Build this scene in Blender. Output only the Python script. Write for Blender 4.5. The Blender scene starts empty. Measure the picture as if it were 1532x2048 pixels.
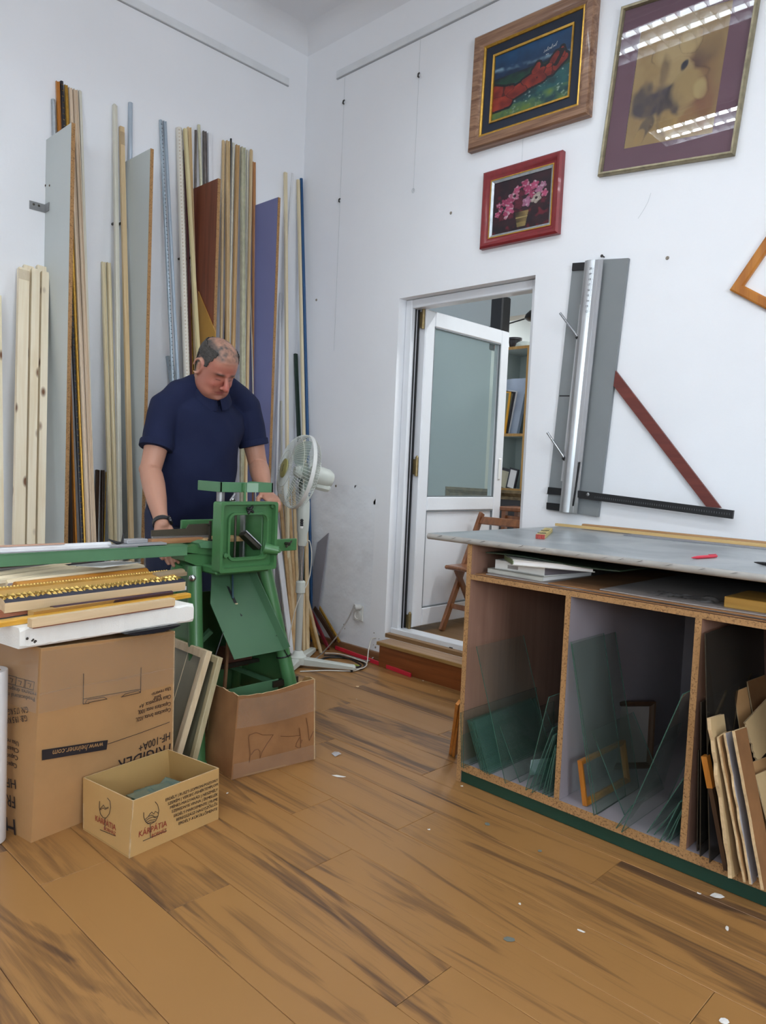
import bpy, bmesh, math, random
import numpy as np
from mathutils import Vector, Matrix, noise
random.seed(7)
SC = bpy.context.scene
COL = SC.collection

# ------------------------------------------------------------------ camera
F, CX, CY, EYE = 1477.999, 766.0, 1024.0, Vector((0.0, 0.0, 1.15))
YAW, PITCH, ROLL = -0.767470666, -0.0606237271, 0.0435482371
_f = Vector((math.sin(YAW)*math.cos(PITCH), math.cos(YAW)*math.cos(PITCH), math.sin(PITCH)))
_r = Vector((math.cos(YAW), -math.sin(YAW), 0)); _u = _r.cross(_f)
RIGHT = _r*math.cos(ROLL) + _u*math.sin(ROLL)
UP = -_r*math.sin(ROLL) + _u*math.cos(ROLL)
FWD = _f
cam_data = bpy.data.cameras.new('camera'); cam = bpy.data.objects.new('camera', cam_data); COL.objects.link(cam)
cam_data.sensor_fit = 'HORIZONTAL'; cam_data.sensor_width = 36.0; cam_data.lens = 36.0*F/1532.0
cam_data.clip_start = 0.02; cam_data.clip_end = 60
cam.matrix_world = Matrix(((RIGHT.x, UP.x, -FWD.x, EYE.x), (RIGHT.y, UP.y, -FWD.y, EYE.y), (RIGHT.z, UP.z, -FWD.z, EYE.z), (0, 0, 0, 1)))
SC.camera = cam

# ------------------------------------------------------------------ world, daylight, exposure
w = bpy.data.worlds.new('overcast_sky'); SC.world = w; w.use_nodes = True
w.node_tree.nodes['Background'].inputs[0].default_value = (0.72, 0.84, 1.0, 1)
w.node_tree.nodes['Background'].inputs[1].default_value = 1.0
SC.view_settings.view_transform = 'Standard'; SC.view_settings.look = 'None'
SC.cycles.transparent_max_bounces = 40; SC.cycles.max_bounces = 9; SC.cycles.caustics_reflective = False; SC.cycles.caustics_refractive = False
SC.view_settings.gamma = 1.0; SC.view_settings.use_curve_mapping = False
SC.view_settings.exposure = 0.27

def area_light(name, loc, target, sx, sy, watts, color):
    l = bpy.data.lights.new(name, 'AREA'); l.shape = 'RECTANGLE'; l.size = sx; l.size_y = sy
    l.energy = watts; l.color = color
    o = bpy.data.objects.new(name, l); COL.objects.link(o); o.location = loc
    o.rotation_euler = (Vector(target)-Vector(loc)).to_track_quat('-Z', 'Y').to_euler()
    return o
# daylight through the shop window, then a fill light added to brighten the left wall
area_light('shop_window_daylight', (1.7, -3.35, 2.15), (-2.2, 3.1, 1.4), 2.4, 1.1, 66, (0.80, 0.90, 1.0))
area_light('side_fill', (3.35, 0.2, 1.9), (-3.9, 1.4, 1.7), 2.4, 1.8, 140, (0.82, 0.91, 1.0))  # added fill; the wall behind it has no window

# ------------------------------------------------------------------ points on real planes seen through a pixel of the photograph
def ray(px, py): return RIGHT*((px-CX)/F) - UP*((py-CY)/F) + FWD
def at_x(px, py, X): d = ray(px, py); return EYE + d*(X/d.x)
def at_y(px, py, Y): d = ray(px, py); return EYE + d*(Y/d.y)
def at_z(px, py, Z=0.0): d = ray(px, py); return EYE + d*((Z-EYE.z)/d.z)
def at_plane(px, py, p, n): d = ray(px, py); return EYE + d*((Vector(p)-EYE).dot(n)/d.dot(n))
def at_pole(px, py, base): n = Vector((base[0], base[1], 0)); return at_plane(px, py, n, n)

def S(r, g, b):
    def c(x):
        x /= 255.0
        return x/12.92 if x <= 0.04045 else ((x+0.055)/1.055)**2.4
    return (c(r), c(g), c(b), 1.0)

# ------------------------------------------------------------------ objects and meshes
def wmat(o):
    m = o.matrix_parent_inverse @ o.matrix_basis if o.parent else o.matrix_basis.copy()
    return wmat(o.parent) @ m if o.parent else m
def link(o, parent=None):
    COL.objects.link(o)
    if parent is not None:
        o.parent = parent; o.matrix_parent_inverse = wmat(parent).inverted()
    return o
def tag(o, label=None, cat=None, group=None, kind=None):
    if label: o['label'] = label
    if cat: o['category'] = cat
    if group: o['group'] = group
    if kind: o['kind'] = kind
    return o
def thing(name, label, cat, loc=(0, 0, 0), group=None):
    o = bpy.data.objects.new(name, None); o.empty_display_size = 0.1; o.location = loc
    COL.objects.link(o); return tag(o, label, cat, group)

def basis(z, hint=None):
    z = Vector(z).normalized()
    h = Vector(hint) if hint is not None else (Vector((0, 0, 1)) if abs(z.z) < 0.9 else Vector((1, 0, 0)))
    x = (h - z*h.dot(z)).normalized(); y = z.cross(x)
    return x, y, z
def frame_matrix(o, x, y, z):
    return Matrix(((x[0], y[0], z[0], o[0]), (x[1], y[1], z[1], o[1]), (x[2], y[2], z[2], o[2]), (0, 0, 0, 1)))

class MB:
    def __init__(s): s.v = []; s.f = []; s.m = []
    def add(s, vs, fs, mi=0):
        b = len(s.v); s.v.extend([tuple(v) for v in vs])
        for f in fs: s.f.append([b+i for i in f]); s.m.append(mi)
        return s
    def box(s, c, size, R=None, ch=0.0, mi=0):
        hx, hy, hz = size[0]/2, size[1]/2, size[2]/2
        c = Vector(c); ch = min(ch, hx*.9, hy*.9, hz*.9)
        T = (lambda p: c + R @ Vector(p)) if R is not None else (lambda p: c + Vector(p))
        if ch <= 0:
            vs = [T((sx*hx, sy*hy, sz*hz)) for sx in (-1, 1) for sy in (-1, 1) for sz in (-1, 1)]
            return s.add(vs, [(0, 1, 3, 2), (4, 6, 7, 5), (0, 4, 5, 1), (2, 3, 7, 6), (0, 2, 6, 4), (1, 5, 7, 3)], mi)
        vs = []; idx = {}
        for sx in (-1, 1):
            for sy in (-1, 1):
                for sz in (-1, 1):
                    for a in range(3):
                        p = [sx*(hx-ch), sy*(hy-ch), sz*(hz-ch)]; p[a] = (sx*hx, sy*hy, sz*hz)[a]
                        idx[(sx, sy, sz, a)] = len(vs); vs.append(T(p))
        fs = []
        for a in range(3):
            o1, o2 = (a+1) % 3, (a+2) % 3
            for sg in (-1, 1):
                q = []
                for (u, v) in ((-1, -1), (1, -1), (1, 1), (-1, 1)):
                    k = [0, 0, 0]; k[a] = sg; k[o1] = u; k[o2] = v; q.append(idx[tuple(k)+(a,)])
                fs.append(q if sg > 0 else q[::-1])
        for a in range(3):
            o1, o2 = (a+1) % 3, (a+2) % 3
            for u in (-1, 1):
                for v in (-1, 1):
                    k0 = [0, 0, 0]; k0[o1] = u; k0[o2] = v; k1 = list(k0); k0[a] = -1; k1[a] = 1
                    q = [idx[tuple(k0)+(o1,)], idx[tuple(k1)+(o1,)], idx[tuple(k1)+(o2,)], idx[tuple(k0)+(o2,)]]
                    fs.append(q if u*v > 0 else q[::-1])
        for sx in (-1, 1):
            for sy in (-1, 1):
                for sz in (-1, 1):
                    q = [idx[(sx, sy, sz, a)] for a in range(3)]
                    fs.append(q if sx*sy*sz > 0 else q[::-1])
        return s.add(vs, fs, mi)
    def span(s, a, b, ch=0.0, mi=0):                      # axis-aligned box from corner a to corner b
        a = Vector(a); b = Vector(b); return s.box((a+b)/2, [abs(b[i]-a[i]) for i in range(3)], None, ch, mi)
    def bar(s, p0, p1, w, t, hint=None, ch=0.0, mi=0):     # box along p0-p1, w along hint, t across
        p0 = Vector(p0); p1 = Vector(p1); x, y, z = basis(p1-p0, hint)
        R = Matrix((x, y, z)).transposed()
        return s.box((p0+p1)/2, (w, t, (p1-p0).length), R, ch, mi)
    def prism(s, pts, d, mi=0, mi_side=None):              # polygon of 3-D points pushed along vector d
        pts = [Vector(p) for p in pts]; d = Vector(d); n = len(pts)
        nrm = Vector((0, 0, 0))
        for i in range(n): nrm += pts[i].cross(pts[(i+1) % n])
        if nrm.dot(d) > 0: pts = pts[::-1]
        b = len(s.v); s.v.extend([tuple(p) for p in pts]+[tuple(p+d) for p in pts])
        s.f.append([b+i for i in range(n)]); s.m.append(mi)
        s.f.append([b+n+i for i in range(n)][::-1]); s.m.append(mi)
        for i in range(n):
            j = (i+1) % n; s.f.append([b+i, b+n+i, b+n+j, b+j]); s.m.append(mi if mi_side is None else mi_side)
        return s
    def sweep(s, prof, p0, p1, hint, mi=0, mi_face=None):  # 2-D profile (x along hint, y along axis x hint), closed polygon, p0 to p1
        p0 = Vector(p0); p1 = Vector(p1); x, y, z = basis(p1-p0, hint); n = len(prof)
        ar = sum(prof[i][0]*prof[(i+1) % n][1]-prof[(i+1) % n][0]*prof[i][1] for i in range(n))
        if ar < 0: prof = prof[::-1]
        b = len(s.v)
        for p in (p0, p1): s.v.extend([tuple(p+x*a+y*c) for a, c in prof])
        s.f.append([b+i for i in range(n)][::-1]); s.m.append(mi)
        s.f.append([b+n+i for i in range(n)]); s.m.append(mi)
        for i in range(n):
            j = (i+1) % n; s.f.append([b+i, b+j, b+n+j, b+n+i]); s.m.append(mi if mi_face is None else mi_face[i])
        return s
    def tube(s, pts, r, n=8, cap=True, mi=0, closed=False):
        pts = [Vector(p) for p in pts]; m = len(pts); rs = r if isinstance(r, (list, tuple)) else [r]*m
        b = len(s.v); x = None
        for i, p in enumerate(pts):
            if closed: t = pts[(i+1) % m]-pts[i-1]
            else: t = pts[min(i+1, m-1)]-pts[max(i-1, 0)]
            t.normalize()
            if x is None: x = basis(t)[0]
            x = (x - t*x.dot(t)).normalized(); y = t.cross(x)
            for k in range(n):
                a = 2*math.pi*k/n; s.v.append(tuple(p + (x*math.cos(a)+y*math.sin(a))*rs[i]))
        for i in range(m if closed else m-1):
            i2 = (i+1) % m
            for k in range(n):
                k2 = (k+1) % n; s.f.append([b+i*n+k, b+i*n+k2, b+i2*n+k2, b+i2*n+k]); s.m.append(mi)
        if cap and not closed:
            s.f.append([b+k for k in range(n)][::-1]); s.m.append(mi)
            s.f.append([b+(m-1)*n+k for k in range(n)]); s.m.append(mi)
        return s
    def lathe(s, prof, o, axis, n=24, mi=0, hint=None, cap=True):   # prof: (radius, height)
        o = Vector(o); x, y, z = basis(axis, hint); b = len(s.v); m = len(prof)
        for r, h in prof:
            for k in range(n):
                a = 2*math.pi*k/n; s.v.append(tuple(o + z*h + (x*math.cos(a)+y*math.sin(a))*r))
        for i in range(m-1):
            for k in range(n):
                k2 = (k+1) % n; s.f.append([b+i*n+k, b+i*n+k2, b+(i+1)*n+k2, b+(i+1)*n+k]); s.m.append(mi)
        if cap:
            s.f.append([b+k for k in range(n)][::-1]); s.m.append(mi)
            s.f.append([b+(m-1)*n+k for k in range(n)]); s.m.append(mi)
        return s
    def loft(s, rings, mi=0, cap=True):                     # rings of equal length
        b = len(s.v); n = len(rings[0])
        for r in rings: s.v.extend([tuple(p) for p in r])
        for i in range(len(rings)-1):
            for k in range(n):
                k2 = (k+1) % n; s.f.append([b+i*n+k, b+i*n+k2, b+(i+1)*n+k2, b+(i+1)*n+k]); s.m.append(mi)
        if cap:
            s.f.append([b+k for k in range(n)][::-1]); s.m.append(mi)
            s.f.append([b+(len(rings)-1)*n+k for k in range(n)]); s.m.append(mi)
        return s
    def mould(s, o, u, v, n, w, h, prof, mi=0, mats=None):  # mitred picture-frame loop; prof: (inset, height)
        o = Vector(o); b = len(s.v); m = len(prof)
        for (cu, cv, su, sv) in ((0, 0, 1, 1), (w, 0, -1, 1), (w, h, -1, -1), (0, h, 1, -1)):
            for ins, ht in prof: s.v.append(tuple(o + u*(cu+su*ins) + v*(cv+sv*ins) + n*ht))
        flip = u.cross(v).dot(n) < 0
        for c in range(4):
            c2 = (c+1) % 4
            for i in range(m-1):
                q = [b+c*m+i, b+c2*m+i, b+c2*m+i+1, b+c*m+i+1]
                s.f.append(q[::-1] if flip else q); s.m.append(mi if mats is None else mats[i])
        return s
    def mesh(s, name, mats, smooth=None):
        me = bpy.data.meshes.new(name); me.from_pydata(s.v, [], s.f)
        for m in (mats if isinstance(mats, (list, tuple)) else [mats]): me.materials.append(m)
        me.polygons.foreach_set('material_index', s.m)
        me.validate()
        if len(s.v) < 30000:
            bm = bmesh.new(); bm.from_mesh(me); bmesh.ops.recalc_face_normals(bm, faces=bm.faces); bm.to_mesh(me); bm.free()
        me.update()
        if smooth is not None:
            me.shade_smooth(); me.set_sharp_from_angle(angle=math.radians(smooth))
        return me
    def build(s, name, mats, parent=None, smooth=None, M=None, label=None, cat=None, group=None, kind=None):
        o = bpy.data.objects.new(name, s.mesh(name, mats, smooth))
        if M is not None: o.matrix_basis = M
        if parent is not None:
            o.parent = parent; COL.objects.link(o)
            o.matrix_parent_inverse = wmat(parent).inverted() if M is None else wmat(parent).inverted()
        else: COL.objects.link(o)
        return tag(o, label, cat, group, kind)

def slab(pts, front, thick, mi=0): return MB().prism(pts, Vector(front)*(-thick), mi)

# ------------------------------------------------------------------ materials
MATS = {}
def _new(name):
    m = bpy.data.materials.new(name); m.use_nodes = True
    nt = m.node_tree; b = nt.nodes['Principled BSDF']; MATS[name] = m
    return m, nt, b
def _n(nt, t, **kw):
    n = nt.nodes.new(t)
    for k, v in kw.items(): setattr(n, k, v)
    return n
def _coords(nt, scale=(1, 1, 1), rand=True):
    tc = _n(nt, 'ShaderNodeTexCoord'); mp = _n(nt, 'ShaderNodeMapping'); mp.inputs['Scale'].default_value = scale
    nt.links.new(tc.outputs['Object'], mp.inputs['Vector'])
    if rand:
        oi = _n(nt, 'ShaderNodeObjectInfo'); mu = _n(nt, 'ShaderNodeMath', operation='MULTIPLY'); mu.inputs[1].default_value = 40.0
        nt.links.new(oi.outputs['Random'], mu.inputs[0]); cb = _n(nt, 'ShaderNodeCombineXYZ')
        for i in range(3): nt.links.new(mu.outputs[0], cb.inputs[i])
        nt.links.new(cb.outputs[0], mp.inputs['Location'])
    return mp.outputs[0]
def _noise(nt, vec, scale, detail=4, rough=.55, dist=0):
    n = _n(nt, 'ShaderNodeTexNoise'); n.inputs['Scale'].default_value = scale; n.inputs['Detail'].default_value = detail
    n.inputs['Roughness'].default_value = rough; n.inputs['Distortion'].default_value = dist
    nt.links.new(vec, n.inputs['Vector']); return n.outputs['Fac']
def _ramp(nt, fac, stops):
    r = _n(nt, 'ShaderNodeValToRGB'); e = r.color_ramp.elements
    while len(e) < len(stops): e.new(.5)
    for i, (p, c) in enumerate(stops): e[i].position = p; e[i].color = c
    nt.links.new(fac, r.inputs[0]); return r.outputs[0]
def _bump(nt, b, h, strength, dist=.01):
    bp = _n(nt, 'ShaderNodeBump'); bp.inputs['Strength'].default_value = strength; bp.inputs['Distance'].default_value = dist
    nt.links.new(h, bp.inputs['Height']); nt.links.new(bp.outputs[0], b.inputs['Normal'])
def _sc(c, k): return (min(c[0]*k, 1), min(c[1]*k, 1), min(c[2]*k, 1), 1)
def paint(name, c, rough=.5, metal=0.0, var=.06, vs=6, bump=0, bs=60, coat=0, spec=.5, bd=.004):
    m, nt, b = _new(name); b.inputs['Roughness'].default_value = rough; b.inputs['Metallic'].default_value = metal
    b.inputs['Coat Weight'].default_value = coat; b.inputs['Specular IOR Level'].default_value = spec
    b.inputs['Base Color'].default_value = c
    if var or bump:
        v = _coords(nt)
        if var: nt.links.new(_ramp(nt, _noise(nt, v, vs), [(.3, _sc(c, 1-var)), (.7, _sc(c, 1+var))]), b.inputs['Base Color'])
        if bump: _bump(nt, b, _noise(nt, v, bs, 3), bump, bd)
    return m
def wood(name, light, dark, along='Z', k=1.0, rough=.5, contrast=(.35, .68), coat=0, knots=None, bump=.05):
    m, nt, b = _new(name); b.inputs['Roughness'].default_value = rough; b.inputs['Coat Weight'].default_value = coat
    lo, hi = 1.6*k, 34*k
    sc = {'X': (lo, hi, hi), 'Y': (hi, lo, hi), 'Z': (hi, hi, lo)}[along]
    v = _coords(nt, sc); f = _noise(nt, v, 1.0, 6, .6, .6)
    col = _ramp(nt, f, [(contrast[0], dark), (contrast[1], light)])
    if knots:
        sk = {'X': (6, 12, 12), 'Y': (12, 6, 12), 'Z': (12, 12, 6)}[along]
        v2 = _coords(nt, sk); vo = _n(nt, 'ShaderNodeTexVoronoi'); vo.inputs['Scale'].default_value = 1.0; nt.links.new(v2, vo.inputs['Vector'])
        mx = _n(nt, 'ShaderNodeMix', data_type='RGBA'); nt.links.new(_ramp(nt, vo.outputs['Distance'], [(.10, (1, 1, 1, 1)), (.20, (0, 0, 0, 1))]), mx.inputs[0])
        nt.links.new(col, mx.inputs[6]); mx.inputs[7].default_value = knots; col = mx.outputs[2]
    nt.links.new(col, b.inputs['Base Color'])
    if bump: _bump(nt, b, f, bump, .003)
    return m
def chip(name, base, dark, k=1.0):
    m, nt, b = _new(name); b.inputs['Roughness'].default_value = .8
    v = _coords(nt); vo = _n(nt, 'ShaderNodeTexVoronoi'); vo.inputs['Scale'].default_value = 260*k; nt.links.new(v, vo.inputs['Vector'])
    f = _noise(nt, v, 90*k, 5, .7)
    mx = _n(nt, 'ShaderNodeMath', operation='MULTIPLY'); nt.links.new(vo.outputs['Color'], mx.inputs[0]); nt.links.new(f, mx.inputs[1])
    nt.links.new(_ramp(nt, mx.outputs[0], [(.02, dark), (.20, base), (.6, _sc(base, 1.2))]), b.inputs['Base Color'])
    _bump(nt, b, f, .25, .002); return m
def card(name, c, corr=0, var=.10):
    m, nt, b = _new(name); b.inputs['Roughness'].default_value = .72; v = _coords(nt)
    f = _noise(nt, v, 5, 5, .6); col = _ramp(nt, f, [(.25, _sc(c, 1-var)), (.75, _sc(c, 1+var))])
    nt.links.new(col, b.inputs['Base Color']); _bump(nt, b, _noise(nt, v, 30, 3), .12, .004); return m
def thin_glass(name, tint, rough=.02, fres=.08, haze=0.0, hazec=(.5, .6, .58, 1)):
    m, nt, b = _new(name); nt.nodes.remove(b); out = nt.nodes['Material Output']
    tr = _n(nt, 'ShaderNodeBsdfTransparent'); tr.inputs[0].default_value = tint
    gl = _n(nt, 'ShaderNodeBsdfGlossy'); gl.inputs['Roughness'].default_value = rough
    lw = _n(nt, 'ShaderNodeLayerWeight'); lw.inputs[0].default_value = .5
    pw = _n(nt, 'ShaderNodeMath', operation='POWER'); pw.inputs[1].default_value = 5.0; nt.links.new(lw.outputs['Facing'], pw.inputs[0])
    mu = _n(nt, 'ShaderNodeMath', operation='MULTIPLY_ADD'); mu.inputs[1].default_value = .9; mu.inputs[2].default_value = .034; nt.links.new(pw.outputs[0], mu.inputs[0])
    base = tr.outputs[0]
    if haze:
        df = _n(nt, 'ShaderNodeBsdfDiffuse'); df.inputs[0].default_value = hazec
        m0 = _n(nt, 'ShaderNodeMixShader'); m0.inputs[0].default_value = haze
        nt.links.new(tr.outputs[0], m0.inputs[1]); nt.links.new(df.outputs[0], m0.inputs[2]); base = m0.outputs[0]
    mx = _n(nt, 'ShaderNodeMixShader'); nt.links.new(mu.outputs[0], mx.inputs[0]); nt.links.new(base, mx.inputs[1]); nt.links.new(gl.outputs[0], mx.inputs[2])
    nt.links.new(mx.outputs[0], out.inputs[0]); return m
def emit(name, c, k):
    m, nt, b = _new(name); b.inputs['Base Color'].default_value = c; b.inputs['Emission Color'].default_value = c; b.inputs['Emission Strength'].default_value = k
    return m
def printed(name, rough=.5, coat=0):                        # flat picture or dyed skin: colours carried by the mesh
    m, nt, b = _new(name); a = _n(nt, 'ShaderNodeAttribute', attribute_name='print'); nt.links.new(a.outputs['Color'], b.inputs['Base Color'])
    b.inputs['Roughness'].default_value = rough; b.inputs['Coat Weight'].default_value = coat; return m

def wall_paint(name, c):
    m, nt, b = _new(name); b.inputs['Roughness'].default_value = .75; b.inputs['Specular IOR Level'].default_value = .3
    v = _coords(nt, rand=False); f = _noise(nt, v, 1.3, 4, .5)
    nt.links.new(_ramp(nt, f, [(.3, _sc(c, .965)), (.7, _sc(c, 1.02))]), b.inputs['Base Color'])
    _bump(nt, b, _noise(nt, v, 38, 4, .65), .10, .006); return m
WALL = wall_paint('white_wall_paint', S(240, 241, 244))
CEIL = wall_paint('ceiling_paint', S(228, 229, 232))
BACKWALL = wall_paint('back_room_paint', S(194, 201, 200))
def rough_plaster():
    m, nt, b = _new('rough_plaster'); b.inputs['Roughness'].default_value = .8; v = _coords(nt, rand=False)
    c = S(236, 238, 242); f = _noise(nt, v, 3, 5, .6)
    nt.links.new(_ramp(nt, f, [(.22, S(224, 225, 228)), (.40, c), (.7, _sc(c, 1.03))]), b.inputs['Base Color'])
    vo = _n(nt, 'ShaderNodeTexVoronoi', feature='SMOOTH_F1'); vo.inputs['Scale'].default_value = 55; nt.links.new(v, vo.inputs['Vector'])
    _bump(nt, b, vo.outputs['Distance'], .22, .004); return m
ROUGH = rough_plaster()
FLAKE = paint('flaked_plaster', S(150, 140, 128), .9, var=.3, vs=30, bump=.6, bs=80)
def plank_mat():
    m, nt, b = _new('walnut_laminate'); b.inputs['Specular IOR Level'].default_value = .45
    oi = _n(nt, 'ShaderNodeObjectInfo')
    v = _coords(nt, (.55, 4.6, 1)); big = _noise(nt, v, 1.0, 5, .5, 1.8)                       # broad figure, bent round knots
    w1 = _n(nt, 'ShaderNodeMath', operation='MULTIPLY'); w1.inputs[1].default_value = 46.0; nt.links.new(big, w1.inputs[0])
    rng = _n(nt, 'ShaderNodeMath', operation='SINE'); nt.links.new(w1.outputs[0], rng.inputs[0])   # growth rings follow the figure
    v2 = _coords(nt, (1.8, 95, 1)); fine = _noise(nt, v2, 1.0, 6, .7)
    v3 = _coords(nt, (.5, 13.0, 1)); streak = _noise(nt, v3, 1.0, 6, .65, .9)
    def mad(x, k, y): n = _n(nt, 'ShaderNodeMath', operation='MULTIPLY_ADD'); nt.links.new(x, n.inputs[0]); n.inputs[1].default_value = k; nt.links.new(y, n.inputs[2]); return n.outputs[0]
    t = mad(rng.outputs[0], .055, big); t = mad(fine, .30, t); t = mad(streak, .55, t); t = mad(oi.outputs['Random'], .14, t)
    col = _ramp(nt, t, [(.69, S(66, 47, 35)), (.81, S(102, 73, 48)), (.92, S(134, 96, 56)), (1.0, S(156, 113, 65))])
    nt.links.new(col, b.inputs['Base Color']); _bump(nt, b, fine, .03, .002)
    rr = _ramp(nt, big, [(.3, (.42, .42, .42, 1)), (.7, (.32, .32, .32, 1))]); nt.links.new(rr, b.inputs['Roughness']); return m
PLANK = plank_mat()
FLOORBASE = paint('floor_underlay', S(178, 160, 136), .9)
PINE = wood('pine', S(238, 226, 200), S(226, 208, 174), knots=S(110, 72, 44), contrast=(.3, .6))
PALE = wood('pale_lime_wood', S(230, 218, 186), S(214, 196, 158))
LIGHT = wood('light_wood', S(220, 196, 156), S(198, 168, 122))
TAN = wood('tan_wood', S(206, 172, 124), S(178, 140, 92))
PINKISH = wood('pinkish_beech', S(222, 202, 178), S(204, 180, 152))
ORANGE = wood('orange_stained_wood', S(196, 128, 48), S(166, 100, 34), rough=.35, coat=.3)
CREAM = paint('cream_lacquer', S(216, 212, 196), .4, var=.03)
WHITE = paint('white_lacquer', S(228, 228, 230), .35, var=.02)
SILVER = paint('silver_leaf', S(176, 182, 186), .35, .6, var=.15, vs=40)
BLUEGREY = paint('blue_grey_lacquer', S(172, 184, 196), .35, .1, var=.05)
STEELBLUE = paint('steel_blue_leaf', S(170, 184, 194), .35, .25, var=.14, vs=60)
GOLD = paint('gold_leaf', S(196, 152, 66), .35, .65, var=.18, vs=50)
DULLGOLD = paint('dull_gold', S(170, 124, 50), .42, .4, var=.18, vs=40)
GREENGOLD = paint('champagne_leaf', S(208, 206, 180), .32, .35, var=.12, vs=30)
DARKBROWN = wood('dark_walnut', S(76, 52, 34), S(48, 32, 22), rough=.4)
MAROON = paint('maroon_lacquer', S(84, 46, 46), .4)
REDBROWN = wood('mahogany', S(150, 84, 54), S(112, 56, 32), rough=.35, coat=.2)
BLACK = paint('black_lacquer', S(34, 33, 38), .4, var=.05)
NAVYBLK = paint('navy_black_lacquer', S(44, 44, 58), .35, var=.05)
PEWTER = paint('pewter_leaf', S(116, 108, 104), .3, .55, var=.3, vs=18)
BLUE = paint('blue_lacquer', S(30, 78, 124), .4, var=.05)
DGREEN = paint('dark_green_lacquer', S(34, 58, 44), .45, var=.05)
YELLOW = wood('yellow_stained', S(222, 168, 52), S(196, 136, 34), rough=.35, coat=.2)
REDPL = paint('red_plastic', S(206, 40, 62), .35, var=.03)
CHIP = chip('chipboard_edge', S(162, 122, 78), S(106, 76, 46))
LAMGREY = paint('grey_laminate', S(198, 204, 202), .5, var=.025, vs=3)
LAMRED = wood('cherry_laminate', S(136, 76, 54), S(104, 54, 38), rough=.4)
LAMPURPLE = paint('violet_laminate', S(126, 130, 176), .5, var=.03, vs=3)
LAMPINK = wood('pink_beige_laminate', S(156, 120, 102), S(140, 104, 88), rough=.5, contrast=(.3, .7))
LAMLAV = paint('lavender_grey_laminate', S(144, 136, 141), .5, var=.03)
PLINTH = paint('dark_green_plinth', S(22, 58, 46), .45, var=.08)
def worktop_mat():
    m, nt, b = _new('grey_marbled_laminate'); b.inputs['Roughness'].default_value = .32; v = _coords(nt)
    f = _noise(nt, v, 3.2, 6, .6, 1.2)
    nt.links.new(_ramp(nt, f, [(.25, S(122, 127, 130)), (.5, S(150, 155, 157)), (.75, S(170, 172, 170))]), b.inputs['Base Color']); return m
WORKTOP = worktop_mat()
EDGETOP = paint('worn_marbled_edge', S(158, 154, 148), .45, var=.12, vs=14)
GREEN = paint('machine_green', S(68, 116, 70), .42, var=.07, vs=5, bump=.04, bs=40, coat=.12)
GREENLT = paint('machine_green_worn', S(84, 128, 92), .5, var=.10, vs=7)
CHUTE = paint('chute_green', S(68, 102, 74), .4, var=.10, vs=4)
STICKER = paint('pale_green_sticker', S(146, 176, 152), .35, var=.02)
STEEL = paint('steel', S(150, 150, 150), .35, .85, var=.1, vs=20)
DARKSTEEL = paint('dark_steel', S(70, 66, 58), .4, .7, var=.2, vs=20)
ALU = paint('aluminium', S(196, 198, 200), .28, .8, var=.05)
CHROME = paint('chrome', S(190, 192, 196), .15, .95, var=0)
BLACKPL = paint('black_plastic', S(26, 26, 28), .45, var=.04)
GREYPL = paint('grey_fan_plastic', S(196, 200, 192), .4, var=.02)
GREYPOLE = paint('grey_pole', S(178, 180, 174), .4, var=.02)
WHITEPL = paint('white_plastic', S(226, 226, 222), .35, var=.02)
OLIVE = paint('olive_badge', S(158, 152, 92), .45, var=.05)
CORDGREY = paint('grey_cord', S(150, 144, 138), .6, var=.08)
CORDWHITE = paint('white_cord', S(206, 202, 192), .6, var=.06)
CARD = card('cardboard', S(176, 134, 88)); CARDLT = card('light_cardboard', S(184, 146, 98)); CARDDK = card('worn_cardboard', S(142, 100, 62), var=.32)
CARDIN = card('cardboard_inside', S(160, 122, 76)); CARDPALE = card('pale_board', S(190, 162, 118)); CARDEDGE = paint('torn_cardboard_edge', S(196, 168, 128), .9, var=.2, vs=40, bump=.5, bs=120)
INK = paint('black_print', S(38, 32, 36), .6, var=0); INKRED = paint('red_print', S(150, 62, 48), .6, var=0); INKLT = paint('card_coloured_print', S(176, 134, 88), .6, var=0); PEN = paint('brown_marker_ink', S(92, 52, 26), .6, var=0)
FOAM = paint('white_foam', S(238, 236, 230), .8, var=.02, bump=.25, bs=180)
PAPER = paint('white_paper', S(232, 230, 228), .6, var=.02)
TAPE = thin_glass('clear_tape', (.96, .94, .90, 1), .20, haze=.085, hazec=(.8, .74, .66, 1))
GLASS = thin_glass('clear_glass', (.91, .945, .925, 1), .01, haze=.022, hazec=(.52, .58, .54, 1))
TEALGLASS = thin_glass('greenish_glass', (.86, .94, .91, 1), .01, haze=.05, hazec=(.36, .52, .47, 1))
GLASSEDGE = paint('green_glass_edge', S(52, 86, 76), .2, var=.1)
DARKGLASS = thin_glass('smoked_glass', (.42, .40, .36, 1), .03, haze=.10, hazec=(.2, .18, .15, 1))
DOORGLASS = thin_glass('door_glass', (.88, .93, .92, 1), .01, haze=.06)
PVC = paint('white_pvc', S(226, 228, 232), .28, var=.015, coat=.2)
STEPWOOD = wood('red_brown_step_board', S(136, 76, 38), S(112, 58, 26), along='X', rough=.35)
STEPTOP = wood('step_top_board', S(170, 140, 112), S(146, 116, 90), along='X')
STEPEDGE = wood('step_edge', S(176, 140, 84), S(140, 106, 58), along='X')
BACKFLOOR = wood('back_room_floor', S(150, 116, 78), S(124, 92, 58), along='X')
SKIRT = wood('wooden_skirting', S(146, 104, 70), S(118, 80, 50), along='X', rough=.4)
CHAIR = wood('brown_varnished_wood', S(140, 88, 52), S(106, 62, 34), rough=.3, coat=.3)

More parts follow.
